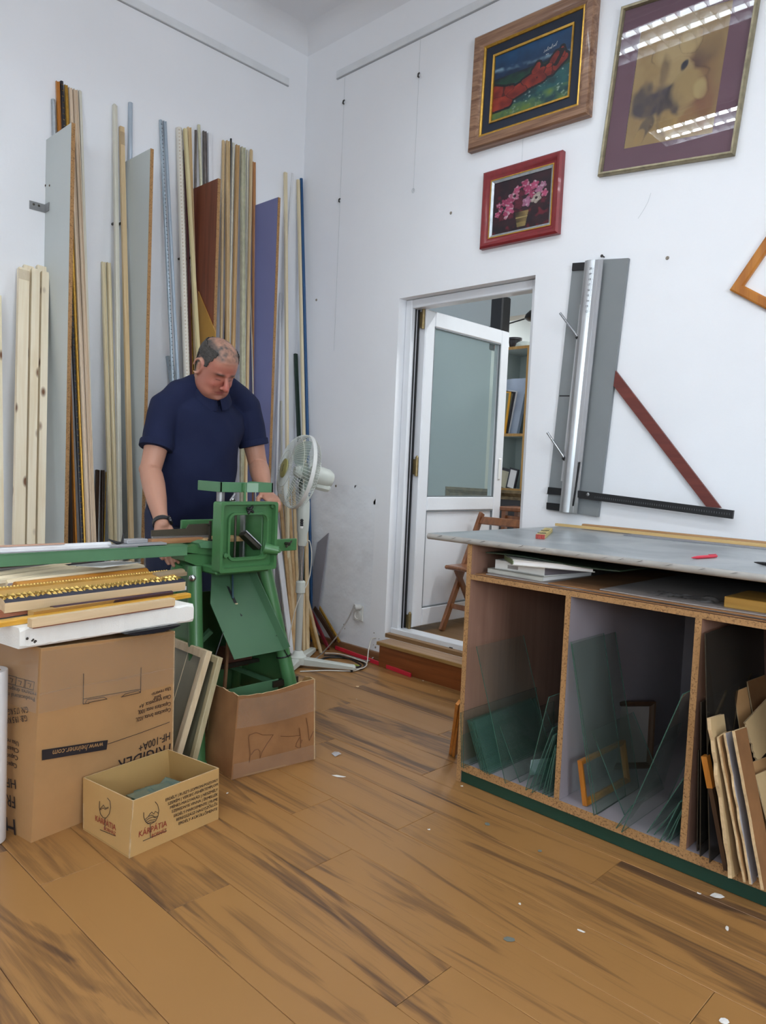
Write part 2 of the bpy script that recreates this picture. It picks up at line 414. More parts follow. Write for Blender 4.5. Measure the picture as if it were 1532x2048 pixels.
# ================================================================== THE ROOM
XW, YW, ZC = -3.89, 3.145, 3.895           # left wall, right wall, ceiling
XE, YE = 3.4, -3.4                         # the two sides behind the photographer
DX0, DX1, DZ1, SILL = -2.977, -2.064, 2.124, 0.146
Z = Vector((0, 0, 1)); NY = Vector((0, -1, 0)); PX = Vector((1, 0, 0)); PY = Vector((0, 1, 0))

floor = MB().span((XW-.05, YE-.05, -.06), (XE+.05, YW+.06, -.010)).build('floor', FLOORBASE, kind='structure')
PW, PL = .1885, 1.285
plank_cache = {}
def plank_mesh(L, W):
    k = (round(L, 3), round(W, 3))
    if k not in plank_cache: plank_cache[k] = MB().box((0, 0, -.005), (L-.0012, W-.0012, .010), None, .0011).mesh('plank', [PLANK])
    return plank_cache[k]
joint_x = {0: -1.945, 1: -1.62, 2: -1.0, 3: -1.534, 4: -.541, 5: -1.524, 6: -.95, 7: -1.75, 8: -1.25, 9: -.7, -1: -.9, -2: -.4}
n0 = int(math.floor((YE-.765)/PW)); n1 = int(math.ceil((YW-.765)/PW))
for row in range(n0, n1):
    ya = max(.765+row*PW, YE); yb = min(.765+(row+1)*PW, YW)
    if yb-ya < .01: continue
    j = joint_x.get(row, -1.9 + ((row*0.437) % 1.0)*PL); x = j - PL*math.ceil((j-XW)/PL)
    while x < XE:
        xa, xb = max(x, XW), min(x+PL, XE)
        if xb-xa > .02:
            o = bpy.data.objects.new('plank', plank_mesh(xb-xa, yb-ya)); o.location = ((xa+xb)/2, (ya+yb)/2, random.uniform(-.0004, 0))
            link(o, floor)
        x += PL

wl = MB().span((XW-.2, YE-.2, -.06), (XW, YW, ZC+.1)).build('wall_left', WALL, kind='structure')
# right wall with the doorway cut through it
b = MB(); T = .26
b.span((XW-.2, YW, -.06), (DX0, YW+T, ZC+.1)); b.span((DX1, YW, -.06), (XE+.2, YW+T, ZC+.1)); b.span((DX0, YW, DZ1), (DX1, YW+T, ZC+.1)); b.span((DX0, YW, -.06), (DX1, YW+T, SILL-.001))
wr = b.build('wall_right', WALL, kind='structure')
# rougher, older plaster low on the right wall, and flaked patches
pts = [at_y(x, y, YW) for x, y in ((610, 985), (724, 985), (724, 1000), (728, 1060), (741, 1150), (751, 1272), (750, 1330), (640, 1300), (560, 1290))]
zl = max(0.012, min(p.z for p in pts)); 
g = MB(); x0, x1, z1 = XW+.01, -3.1, 1.03; nx, nz = 46, 58
for i in range(nx+1):
    for k in range(nz+1):
        x = x0+(x1-x0)*i/nx; z = .012+(z1-.012)*k/nz; e = min(1, (nx-i)/3.0, (nz-k)/1.2)
        h = .004*e*(.6+.8*noise.noise((x*22, z*22, 0))+.5*noise.noise((x*55, z*55, 3)))
        g.v.append((x, YW-max(0, h), z))
for i in range(nx):
    for k in range(nz):
        a = i*(nz+1)+k; g.f.append([a, a+nz+1, a+nz+2, a+1]); g.m.append(0)
g.build('old_plaster', ROUGH, wr, smooth=60, label='rough lumpy lower plaster patch')
g = MB(); rr = random.Random(4)
for (cx, cz, s, n) in ((-3.02, .11, .035, 9), (-3.32, .14, .010, 3)):
    for k in range(n):
        px, pz = cx+rr.gauss(0, s*.6), max(.05, cz+rr.gauss(0, s)); r = rr.uniform(.001, .0045)
        pl = [(px+r*(1+.5*rr.random())*math.cos(t)*rr.uniform(.6, 1.6), YW-.0055, pz+r*math.sin(t)*rr.uniform(.6, 2.2)) for t in (0, .9, 1.9, 2.9, 4, 5.1)]
        g.prism(pl, (0, .004, 0))
g.build('flaked_spot', FLAKE, wr, label='dark flakes where the plaster has come off', kind='stuff')
for i, (px, py) in enumerate(((633, 600), (672, 972), (902, 426), (1335, 516))):      # small chips and a screw hole
    p = at_y(px, py, YW); MB().lathe([(.004, 0), (.0085, .001), (.006, .004), (.002, .003)], p, NY, 9).build('wall_plug_hole', FLAKE, wr)
b = MB(); b.span((XW-.2, YE-.2, ZC), (XE+.2, YW+.2, ZC+.1)).build('ceiling', CEIL, kind='structure')
def cove(name, a, c, inward):                               # quarter-round plaster cove under the ceiling
    g = MB(); r = .11; prof = [(0, 0), (r, 0)]+[(r-r*math.sin(t), -r+r*math.cos(t)) for t in [math.pi/2*k/8 for k in range(0, 9)]]
    prof = [(0, 0), (r, 0)]+[(r*(1-math.sin(math.pi/2*k/8)), -r*(1-math.cos(math.pi/2*k/8))) for k in range(1, 9)]
    a = Vector(a); c = Vector(c); inward = Vector(inward); n = len(prof); d = 1
    for p in (a, c): g.v.extend([tuple(p+inward*u+Z*v) for u, v in prof])
    for i in range(n): g.f.append([i, (i+1) % n, n+(i+1) % n, n+i]); g.m.append(0)
    return g.build(name, CEIL, smooth=40, kind='structure')
cove('trim_1', (XW, YE, ZC), (XW, YW, ZC), (1, 0, 0)); cove('trim_2', (XW, YW, ZC), (XE, YW, ZC), (0, -1, 0))
# picture rails: thin pale battens with a painted shadow line below
pa, pb = at_x(575.8, 171, XW), at_x(120, -80, XW)
MB().span((XW, YE, pa.z-.004), (XW+.014, pa.y, pa.z+.040), .003).build('trim_3', paint('rail_paint', S(224, 226, 228), .5), kind='structure')
pa = at_y(675.2, 157, YW)
MB().span((pa.x, YW-.014, pa.z-.004), (XE, YW, pa.z+.040), .003).build('trim_4', MATS['rail_paint'], kind='structure')
MB().span((XW+.004, YW-.022, 0), (-2.93, YW-.0005, .048), .003).build('baseboard_right', SKIRT, kind='structure')
MB().span((XW, YE, 0), (XW+.016, YW-.03, .05), .003).build('baseboard_left', SKIRT, kind='structure')
RAIL_SHADE = paint('rail_shadow', S(170, 172, 174), .7, var=0)
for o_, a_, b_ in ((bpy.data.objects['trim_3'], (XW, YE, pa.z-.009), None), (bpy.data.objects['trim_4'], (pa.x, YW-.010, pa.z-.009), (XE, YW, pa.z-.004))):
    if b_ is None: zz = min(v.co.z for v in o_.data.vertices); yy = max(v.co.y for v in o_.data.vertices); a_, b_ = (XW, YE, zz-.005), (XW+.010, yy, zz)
    MB().span(a_, b_).build('shadow_line', RAIL_SHADE, o_)  # grey strip standing in for the shadow below each rail
# the two sides behind the photographer, with the shop window in one of them
b = MB(); b.span((XW, YE-.2, -.06), (.4, YE, ZC)); b.span((3.0, YE-.2, -.06), (XE+.2, YE, ZC)); b.span((.4, YE-.2, -.06), (3.0, YE, .5)); b.span((.4, YE-.2, 2.75), (3.0, YE, ZC))
b.build('wall_back', WALL, kind='structure')
MB().span((XE, YE, -.06), (XE+.2, YW, ZC)).build('wall_far', WALL, kind='structure')
g = MB()
for x in (.4, 1.68, 2.94): g.span((x, YE-.1, .5), (x+.06, YE-.04, 2.75), .004)
for z in (.5, 2.69): g.span((.4, YE-.1, z), (3.0, YE-.04, z+.06), .004)
win = g.build('window_1', PVC, kind='structure'); MB().span((.42, YE-.075, .52), (2.98, YE-.069, 2.73)).build('pane', GLASS, win)

# ------------------------------------------------------------------ ceiling lights (louvred fluorescent rows), each with its own light
LAMPW = emit('fluorescent_tube', (.89, .955, 1, 1), 46.0); LAMPDIM = emit('fluorescent_tube_dimmed', (.86, .94, 1, 1), 15.0); LAMPBODY = paint('lamp_housing', S(220, 220, 220), .4, var=0); LOUVRE = paint('mirror_louvre', S(222, 224, 228), .25, .6, var=0)
def ceiling_light(x, y, z, L, label):
    TB = LAMPDIM if y > 2 else LAMPW  # row by the picture wall dimmed to even out that wall's brightness
    t = thing('ceiling_light', label, 'ceiling light', (x, y, z), 'louvred fluorescent lights along the ceiling')
    MB().span((x-L/2, y-.15, z+.05), (x+L/2, y+.15, z+.075), .004).build('housing', LAMPBODY, t)
    for s in (-1, 1): MB().tube([(x-L/2+.03, y+s*.07, z+.028), (x+L/2-.03, y+s*.07, z+.028)], .013, 8).build('tube', TB, t, smooth=50)
    g = MB(); n = int(L/.075)
    for k in range(n+1): xx = x-L/2+L*k/n; g.span((xx-.0015, y-.15, z), (xx+.0015, y+.15, z+.045))
    for s in (-.15, 0, .15): g.span((x-L/2, y+s-.002, z), (x+L/2, y+s+.002, z+.045))
    g.build('louvre', LOUVRE, t)
LAMPS = [(-1.75, 2.22, 3.60, 1.6, 'louvred fluorescent light nearest the picture wall'), (-1.68, 1.0, 3.60, 1.6, 'louvred fluorescent light in the row one back from the picture wall'),
         (1.25, 2.22, 3.60, 1.6, 'louvred fluorescent light above the right end of the counter'), (.45, 1.0, 3.60, 1.6, 'louvred fluorescent light behind the photographer in the middle row'),
         (-1.6, -1.0, 3.60, 1.6, 'louvred fluorescent light near the shop window, left one'), (.5, -1.0, 3.60, 1.6, 'louvred fluorescent light near the shop window, right one')]
for a in LAMPS: ceiling_light(*a)

# ------------------------------------------------------------------ doorway: step, frame, leaf
t = thing('door_step', 'red-brown wooden step below the doorway with a worn pale nosing', 'step', (-2.5, 3.04, 0))
MB().span((-2.915, 3.04, 0), (-1.70, 3.056, SILL-.022), .001).build('riser', STEPWOOD, t)
MB().span((-2.915, 3.056, 0), (-2.899, YW-.001, SILL-.022)).build('side_board', STEPWOOD, t)
g = MB(); g.span((-2.93, 3.036, SILL-.022), (-1.70, YW-.0005, SILL), .002); g.build('tread', STEPTOP, t)
MB().span((-2.931, 3.030, SILL-.021), (-1.70, 3.036, SILL-.001), .002).build('nosing', STEPEDGE, t)
YF = 3.20
fr = MB().span((DX0+.002, YF, SILL), (DX0+.052, YF+.07, DZ1-.002), .004).span((DX1-.052, YF, SILL), (DX1-.002, YF+.07, DZ1-.002), .004).span((DX0+.052, YF, DZ1-.052), (DX1-.052, YF+.07, DZ1-.002), .004).build('door_1', PVC, kind='structure')
MB().span((DX0+.002, YF-.012, SILL), (DX1-.002, YF+.075, SILL+.052), .004).build('threshold', PVC, fr)
p = at_y(902, 1296, YF-.0125); MB().span((p.x-.012, YF-.0135, p.z-.004), (p.x+.012, YF-.0115, p.z+.004)).build('drain_slot', BLACKPL, fr)
g = MB(); g.span((DX0+.053, YF+.028, SILL+.053), (DX0+.060, YF+.034, DZ1-.053)); g.span((DX0+.053, YF+.050, SILL+.053), (DX0+.064, YF+.058, DZ1-.053)); g.build('gasket', BLACKPL, fr)
HX, HY = -2.872, 3.268; LW, LZ0, LZ1, LT = .842, .204, 2.075, .058
leaf = thing('door_leaf', 'white plastic half-glazed door leaf standing open into the back room', 'door', (HX, HY, LZ0))
def leafpt(d, z, s=0): return Vector((HX-s, HY+d, z))         # leaf opened a quarter turn: runs along +Y; s = depth behind its face
gz0, gz1 = .985, 1.985
g = MB()
g.span(leafpt(0, LZ0, LT), leafpt(.085, LZ1, 0), .006); g.span(leafpt(LW-.085, LZ0, LT), leafpt(LW, LZ1, 0), .006)
g.span(leafpt(.085, gz1, LT), leafpt(LW-.085, LZ1, 0), .006); g.span(leafpt(.085, LZ0, LT), leafpt(LW-.085, LZ0+.11, 0), .006); g.span(leafpt(.085, gz0-.085, LT), leafpt(LW-.085, gz0, 0), .006)
g.build('leaf_frame', PVC, leaf)
MB().span(leafpt(.08, LZ0+.10, .040), leafpt(LW-.08, gz0-.08, .018)).build('lower_panel', PVC, leaf)
MB().span(leafpt(.08, gz0-.005, .032), leafpt(LW-.08, gz1+.005, .026)).build('pane', DOORGLASS, leaf)
g = MB()
for z0, z1 in ((LZ0+.11, gz0-.085), (gz0, gz1)):
    for d in (.085, LW-.091): g.span(leafpt(d, z0, .016), leafpt(d+.006, z1, .004))
    for z in (z0, z1-.006): g.span(leafpt(.085, z, .016), leafpt(LW-.085, z+.006, .004))
g.build('glazing_bead', paint('grey_gasket', S(120, 126, 130), .5, var=0), leaf)
HINGE = paint('brass_hinge', S(140, 122, 84), .35, .7, var=.15, vs=40)
for z in (LZ1-.06, 1.16, LZ0+.03):
    MB().tube([(HX-.012, HY-.012, z-.055), (HX-.012, HY-.012, z+.055)], .010, 10).tube([(HX-.012, HY-.012, z+.055), (HX-.012, HY-.012, z+.066)], [.010, .004], 10).span((HX-.045, HY-.010, z-.045), (HX-.016, HY-.006, z+.045)).build('hinge', HINGE, leaf, smooth=40)
MB().span(leafpt(LW-.055, 1.10, .0), leafpt(LW-.030, 1.24, -.010), .004).build('handle_plate', WHITEPL, leaf)

# ================================================================== MOULDING RACK ON THE LEFT WALL
def divider(y, x1, h, face, label, edge_px=None):
    t = thing('rack_divider', label, 'divider board', (XW, y, 0))
    MB().span((XW+.0005, y-.0085, 0), (x1-.002, y+.0085, h)).build('board', face, t)
    MB().span((x1-.002, y-.009, 0), (x1, y+.009, h)).build('chipboard_edge', CHIP, t, label='raw speckled chipboard edge'); return t
d1 = divider(1.510, -3.590, 2.702, LAMGREY, 'pale grey upright divider board nearest the pine battens, with a steel angle bracket')
d2 = divider(1.921, -3.606, 2.724, LAMGREY, 'pale grey upright divider board behind the man\'s right shoulder')
d3 = divider(2.341, -3.632, 2.708, LAMRED, 'red-brown upright divider board above the man\'s head')
d4 = divider(2.760, -3.634, 2.726, LAMPURPLE, 'violet-blue upright divider board beside the corner')
for px in (91, 99):
    p = at_y(px, 371, 1.501); MB().lathe([(.006, 0), (.006, .001), (.003, .0025)], p, NY, 8).build('screw_hole', DARKBROWN, d1)
p = at_x(80, 415, XW); zb = p.z
g = MB(); g.span((XW+.0005, 1.5005-.075, zb-.020), (XW+.0035, 1.5005, zb+.020)); g.span((XW+.0035, 1.4975, zb-.020), (XW+.055, 1.5005, zb+.020))
g.build('angle_bracket', STEEL, d1)
for dy in (-.055, -.03): MB().lathe([(.006, 0), (.005, .002), (.002, .003)], (XW+.0035, 1.5005+dy, zb+.006), PX, 8).build('screw', DARKSTEEL, d1)

P_FLAT = lambda w, t: [(0, 0), (w, 0), (w, t), (0, t)]
def P_STEP(w, t): return [(0, 0), (w, 0), (w, t*.55), (w*.72, t*.6), (w*.62, t*.85), (w*.30, t), (w*.08, t), (0, t*.85)]
def P_ROUND(w, t): return [(0, 0), (w, 0)]+[(w/2+w/2*math.cos(a), t*.35+t*.65*math.sin(a)) for a in [math.pi*k/7 for k in range(8)]]
def P_COVE(w, t): return [(0, 0), (w, 0), (w, t), (w*.85, t), (w*.75, t*.7), (w*.5, t*.55), (w*.28, t*.6), (w*.18, t*.9), (0, t*.95)]
def P_BEAD(w, t): return [(0, 0), (w, 0), (w, t*.7), (w*.9, t), (w*.74, t), (w*.66, t*.6), (w*.3, t*.6), (w*.22, t*.9), (w*.1, t), (0, t*.8)]
LAST = {}
def lean(name, label, TL, TR, LR, mat, t=.02, d=.30, prof=P_STEP, group=None, cat='moulding', off=0.0, cut=0.0, zmin=0.0, mats=None, mi_face=None):
    """a strip leaning on the left wall: TL, TR its top corners, LR a lower point of its right edge, off its stand-off from the wall"""
    X0 = XW+.002+off
    a = at_x(TL[0], TL[1], X0)
    while True:                                               # keep the strip at least as wide as it is thick
        c = at_x(TR[0], TR[1], X0+t); w = c.y-a.y
        if w >= 1.15*t or t < .006: break
        t *= .88
    w = max(.006, w); zt = (a.z+c.z)/2; LAST['t'] = t
    n = Vector((zt, 0, d)).normalized()                       # plane through the front of the strip
    q = at_plane(LR[0], LR[1], (X0+t, 0, zt), n); k = (zt-q.z)/zt; yb = c.y + (q.y-c.y)/max(k, .05)
    top = Vector((X0, c.y-w, zt)); bot = Vector((X0+d, yb-w, 0.0))
    ax = (top-bot); L = ax.length; z = ax/L; y = PY-z*PY.dot(z); y.normalize(); x = y.cross(z)
    M = frame_matrix(bot, y, x, z)                            # local x along the wall, y out of it, z up the strip
    g = MB(); pr = prof(w, t); ar = sum(pr[i][0]*pr[(i+1) % len(pr)][1]-pr[(i+1) % len(pr)][0]*pr[i][1] for i in range(len(pr)))
    if ar > 0: pr = pr[::-1]
    n = len(pr); zs = .004
    g.v.extend([(p[0], p[1], zs) for p in pr]+[(p[0], p[1], L-cut*p[0]/w) for p in pr])
    g.f.append([n+i for i in range(n)][::-1]); g.m.append(0); g.f.append([i for i in range(n)]); g.m.append(0)
    for i in range(n): j = (i+1) % n; g.f.append([i, n+i, n+j, j]); g.m.append(0 if mi_face is None else mi_face[i])
    # in this mirrored frame flip the winding
    g.f = [f[::-1] for f in g.f]
    M = frame_matrix(bot, y, x, z)
    if M.to_3x3().determinant() < 0:
        M = frame_matrix(bot, y, -x, z); g.v = [(p[0], -p[1], p[2]) for p in g.v]; g.f = [f[::-1] for f in g.f]
    o = g.build(name, mats or mat, M=M, label=label, cat=cat, group=group)
    o['w'] = 0; del o['w']
    return o, w, L, M
def carve(o, w, L, M, mat, t, step=.028, rad=.30, x0=.15, x1=.85, name='carving', z0=.02, label=None):
    """relief of small leaves along a strip"""
    t = LAST['t']
    sg = 1 if (M.to_3x3() @ Vector((0, 1, 0))).x > 0 else -1
    g = MB(); z = z0; k = 0
    while z < L-.02:
        for s in ((0, 1) if rad > .2 else (0,)):
            cx = w*(x0+(x1-x0)*(.3+.4*s+.1*math.sin(k*2.1))); r = w*(x1-x0)*rad*.8
            a = .7 if (k+s) % 2 else -.7
            pts = [(cx+r*math.cos(a)*u-.4*r*math.sin(a)*v, z+r*1.6*(math.sin(a)*u+.4*math.cos(a)*v)) for u, v in ((-1, 0), (0, 1), (1, 0), (0, -1))]
            b = len(g.v); g.v.extend([(p[0], sg*(t*.98), p[1]) for p in pts]); g.v.append((cx, sg*(t+.005), z))
            for i in range(4):
                q = [b+i, b+(i+1) % 4, b+4]; g.f.append(q if sg < 0 else q[::-1]); g.m.append(0)
        z += step; k += 1
    return g.build(name, mat, o, M=M, kind='stuff', label=label)

# -- bay before the first divider: pine battens
lean('pine_batten', 'single pine batten cut off by the photo\'s edge, left of the taped bundle', (-22, 590), (3, 593), (8, 1050), PINE, .03, .30, P_FLAT, cat='batten')
GP = 'taped bundle of pine battens by the grey divider'
bt = [('broad pine batten on the left of the taped bundle', (34, 538), (59, 539), (50, 1085), .028, .40, .030), ('middle pine batten of the taped bundle, with large knots', (60, 539), (80, 541), (70.5, 1085), .028, .40, .030), ('pine batten on the right of the taped bundle beside the grey divider', (80, 545), (98.5, 546), (90, 1085), .028, .40, .030),
      ('rear pine batten peeping out above the left half of the taped bundle', (44, 533), (68, 534), (60, 1000), .026, .40, 0), ('rear pine batten peeping out above the right half of the taped bundle', (71, 533), (95, 535), (87, 1000), .026, .40, 0)]
bo = []
for lb, tl, tr, lr, t_, d_, of in bt:
    bo.append(lean('pine_batten', lb, tl, tr, lr, PINE, t_, d_, P_FLAT, GP, 'batten', of)); LAST.setdefault('t0', LAST['t'])
o, w_, L_, M_ = bo[0]
for zz in (L_-.06, L_*.30): 
    sg = 1 if (M_.to_3x3() @ Vector((0, 1, 0))).x > 0 else -1
    MB().span((-.002, sg*(LAST['t0']+.0005), zz), (w_*1.02, sg*(LAST['t0']+.0012), zz+.05)).build('tape', TAPE, o, M=M_)
# -- first bay
lean('moulding', 'silver-grey moulding whose top shows above the first grey divider, outermost left', (101.7, 199), (111.6, 199), (114, 275), SILVER, .02, .16, P_ROUND)
lean('moulding', 'wide orange-brown moulding standing tallest above the first grey divider', (110.6, 163.5), (119.5, 163), (123, 267), ORANGE, .03, .18, P_COVE)
o, w_, L_, M_ = lean('moulding', 'long black moulding with a carved gold leaf pattern, right of the first grey divider', (119.5, 162), (127.8, 164), (168.5, 1086), BLACK, .03, .44, P_ROUND)
carve(o, w_, L_, M_, paint('antique_gold', S(176, 150, 96), .4, .5, var=.2, vs=60), .03, .030, .34)
lean('moulding', 'plain gold moulding leaning just right of the carved black one', (128, 169), (135.5, 172), (172.5, 1084), GOLD, .026, .43, P_COVE)
lean('moulding', 'pinkish grey wood moulding right of the gold one', (136, 175.5), (144.6, 177), (181, 1084), PINKISH, .022, .47, P_COVE)
lean('moulding', 'cream wood moulding with a brown groove, right of the pinkish grey one', (144.6, 179), (156.5, 182), (194, 1083), PINKISH, .026, .48, P_BEAD)
lean('moulding', 'narrow white moulding edging the right of the first bay\'s long bundle', (156.5, 180), (164.4, 184), (187, 900), CREAM, .022, .40, P_STEP)
lean('moulding', 'dark brown moulding low beside the first divider\'s raw edge', (126, 560), (136, 561), (147.5, 1085), DARKBROWN, .02, .34, P_STEP, off=.0)
lean('moulding', 'thin orange-brown moulding between the raw edge and the carved black one', (127, 420), (131, 421), (155, 1087), ORANGE, .016, .46, P_STEP)
lean('moulding', 'short gold slip at the foot of the first divider', (128, 1040), (132, 1041), (136, 1085), DULLGOLD, .02, .30, P_STEP)
lean('moulding', 'short dark brown moulding, left one of the low pair against the white wall', (190, 941), (201, 939), (197, 1083), DARKBROWN, .03, .14, P_STEP)
lean('moulding', 'short dark brown moulding with a lighter side, right one of the low pair', (201, 936), (209, 945), (208, 1083), DARKBROWN, .026, .14, P_COVE)
lean('moulding', 'short yellow-gold stick leaning left against the pale wood pair', (211, 944), (214, 944), (210, 1083), GOLD, .015, .20, P_ROUND)
lean('moulding', 'pale wood moulding, left one of the pair with level tops', (201.6, 524), (212, 525.5), (227.5, 1083), PALE, .026, .36, P_BEAD)
lean('moulding', 'pale wood moulding, right one of the pair with level tops', (212, 525), (222, 527), (237, 1083), PALE, .026, .36, P_COVE)
o, w_, L_, M_ = lean('moulding', 'long cream-white moulding standing in front of the bare wall of the first bay', (224.4, 210), (236.5, 211), (246.5, 1075), CREAM, .026, .36, P_STEP)
o, w_, L_, M_ = lean('moulding', 'light wood moulding with clear tape round its top', (237.5, 254), (249, 255), (268, 1078), LIGHT, .03, .36, P_FLAT)
sg = 1 if (M_.to_3x3() @ Vector((0, 1, 0))).x > 0 else -1
MB().span((-.001, sg*(LAST['t']+.0005), L_-.10), (w_*1.02, sg*(LAST['t']+.0012), L_-.03)).build('tape', TAPE, o, M=M_)
lean('moulding', 'short pale wood offcut at the foot of the light taped moulding', (246, 1002), (254.3, 1005), (255, 1078), PALE, .03, .22, P_FLAT)
lean('moulding', 'blue-grey moulding rising behind the second grey divider', (256, 205), (267, 206), (266.5, 321), BLUEGREY, .028, .12, P_ROUND)
# -- second bay
o, w_, L_, M_ = lean('moulding', 'silver-blue moulding with a beaded edge, left one of the slanting pair', (317.8, 241), (325.8, 240), (348, 716), STEELBLUE, .028, .38, P_ROUND)
carve(o, w_, L_, M_, paint('dark_bead', S(86, 96, 104), .45, .4, var=.2), .028, .022, .5, .3, .7, 'beading')
lean('moulding', 'plain silver-blue moulding, right one of the slanting pair', (325.8, 242), (333.2, 244), (357, 716), BLUEGREY, .024, .38, P_COVE)
o, w_, L_, M_ = lean('moulding', 'short patterned silver-blue moulding end behind the man\'s right shoulder', (331, 722), (346, 705), (356, 780), STEELBLUE, .02, .22, P_FLAT)
carve(o, w_, L_, M_, MATS['dark_bead'], .02, .03, .3, .1, .9, 'raised_pattern')
def check_mat():
    m, nt, b = _new('checked_cream'); b.inputs['Roughness'].default_value = .6; v = _coords(nt, rand=False)
    sx = _n(nt, 'ShaderNodeTexBrick'); sx.inputs['Scale'].default_value = 30; sx.offset = 0; sx.inputs['Brick Width'].default_value = .5; sx.inputs['Row Height'].default_value = .6; sx.inputs['Mortar Size'].default_value = .16
    cb = _n(nt, 'ShaderNodeSeparateXYZ'); cc = _n(nt, 'ShaderNodeCombineXYZ'); nt.links.new(v, cb.inputs[0]); nt.links.new(cb.outputs[0], cc.inputs[0]); nt.links.new(cb.outputs[2], cc.inputs[1]); nt.links.new(cc.outputs[0], sx.inputs['Vector'])
    sx.inputs['Color1'].default_value = S(206, 194, 176); sx.inputs['Color2'].default_value = S(190, 174, 152); sx.inputs['Mortar'].default_value = S(222, 216, 204)
    nt.links.new(sx.outputs['Color'], b.inputs['Base Color']); return m
o, w_, L_, M_ = lean('moulding', 'wide cream moulding with a checked surface and a small white sticker', (351, 257), (366, 256), (381, 716), check_mat(), .034, .34, P_ROUND)
sg = 1 if (M_.to_3x3() @ Vector((0, 1, 0))).x > 0 else -1; zz = L_-1.52
tq = LAST['t']; MB().span((w_*.30, sg*(tq-.001), zz), (w_*.72, sg*(tq+.0008), zz+.055)).build('sticker', PAPER, o, M=M_)
g = MB()
for k in range(9): g.span((w_*.46, sg*(tq+.0008), zz+.008+k*.0045), (w_*.62, sg*(tq+.0012), zz+.008+k*.0045+(.0025 if k % 2 else .0015)))
g.build('barcode', INK, o, M=M_)
lean('moulding', 'dark maroon moulding in the gap right of the checked one', (367, 300), (373, 301), (381, 600), MAROON, .016, .30, P_FLAT)
lean('moulding', 'pale yellow moulding in front of the red-brown divider\'s left side', (365.6, 259), (374.5, 258), (400, 690), wood('yellow_birch', S(222, 210, 166), S(206, 190, 140), contrast=(.3, .7)), .03, .38, P_FLAT, off=.02)
lean('moulding', 'light brown moulding just left of the red-brown divider\'s top', (373, 255), (383.6, 256), (388, 400), LIGHT, .028, .20, P_BEAD)
o, w_, L_, M_ = lean('moulding', 'short bright gold moulding low behind the man\'s head', (374, 606), (384, 609), (388, 716), GOLD, .024, .26, P_COVE)
lean('moulding', 'short dull gold moulding between the checked one and the bright gold one', (362, 612), (374, 616), (379, 716), DULLGOLD, .020, .22, P_STEP)
# ochre board across the lower part of the red-brown divider
y0 = 2.3305; pts = [at_y(x, y, y0) for x, y in ((398, 583), (432, 664), (428, 760), (396, 760))]
pts[2].z = pts[3].z = .02
MB().prism(pts, (0, -.006, 0)).build('ochre_board', paint('ochre_card', S(176, 132, 62), .6, var=.08), label='ochre board with a slanting edge leaning on the red-brown divider', cat='board')
lean('moulding', 'mottled pewter moulding, leftmost of those behind the red-brown divider', (389, 261), (395, 260), (394.5, 376), PEWTER, .03, .10, P_ROUND)
lean('moulding', 'round silver-gold moulding rising above its pewter neighbours', (394.5, 250), (402, 250), (406.5, 371), GREENGOLD, .022, .22, P_ROUND, off=.012)
lean('moulding', 'dark pewter moulding behind the red-brown divider, beside the white-faced one', (404.6, 262.5), (413.4, 263), (415, 365), PEWTER, .03, .12, P_COVE)
o, w_, L_, M_ = lean('moulding', 'white-faced moulding with a brown edge behind the red-brown divider', (413.6, 268), (423.6, 266), (424.5, 360), WHITE, .026, .12, P_FLAT, mats=[WHITE, REDBROWN], mi_face=[0, 1, 0, 0])
# -- third bay
lean('moulding', 'wood moulding with a grey side, first right of the red-brown divider', (443.6, 281), (451, 282), (446.5, 664), LIGHT, .024, .26, P_STEP)
lean('moulding', 'twin-grooved wood moulding, second right of the red-brown divider', (451, 283), (461, 282), (460, 664), LIGHT, .026, .30, P_BEAD)
lean('moulding', 'thin black strip with a capped top among the wood mouldings', (460, 277.5), (464.6, 277), (453, 664), BLACK, .018, .22, P_ROUND, off=.0)
lean('moulding', 'white-grey moulding right beside the thin black strip', (464.6, 285), (469, 286), (461, 664), CREAM, .022, .28, P_COVE)
lean('moulding', 'brownish wood moulding left of the champagne-silver one', (470.6, 290), (479.7, 291), (471.5, 664), TAN, .026, .30, P_COVE)
o, w_, L_, M_ = lean('moulding', 'broad champagne-silver moulding with a glittering edge', (480.4, 296), (492.4, 295), (491.5, 690), GREENGOLD, .028, .32, P_BEAD)
carve(o, w_, L_, M_, SILVER, .026, .035, .2, .72, .92, 'glitter_relief')
lean('moulding', 'narrow pale moulding right of the champagne-silver one', (492.4, 300), (497.6, 301), (496.5, 690), CREAM, .02, .30, P_STEP)
lean('moulding', 'yellowish tan moulding rising last before the violet divider', (499, 300), (507, 300), (499.5, 759), LIGHT, .028, .34, P_STEP, off=.01)
lean('moulding', 'orange-brown moulding behind the violet divider\'s top', (504, 324), (511.5, 325), (511.5, 411), wood('orange_beech', S(200, 146, 96), S(176, 120, 72)), .026, .14, P_COVE)
lean('moulding', 'thin cream slip leaning against the violet divider', (499.5, 560), (502, 560), (507, 767), CREAM, .016, .30, P_FLAT)
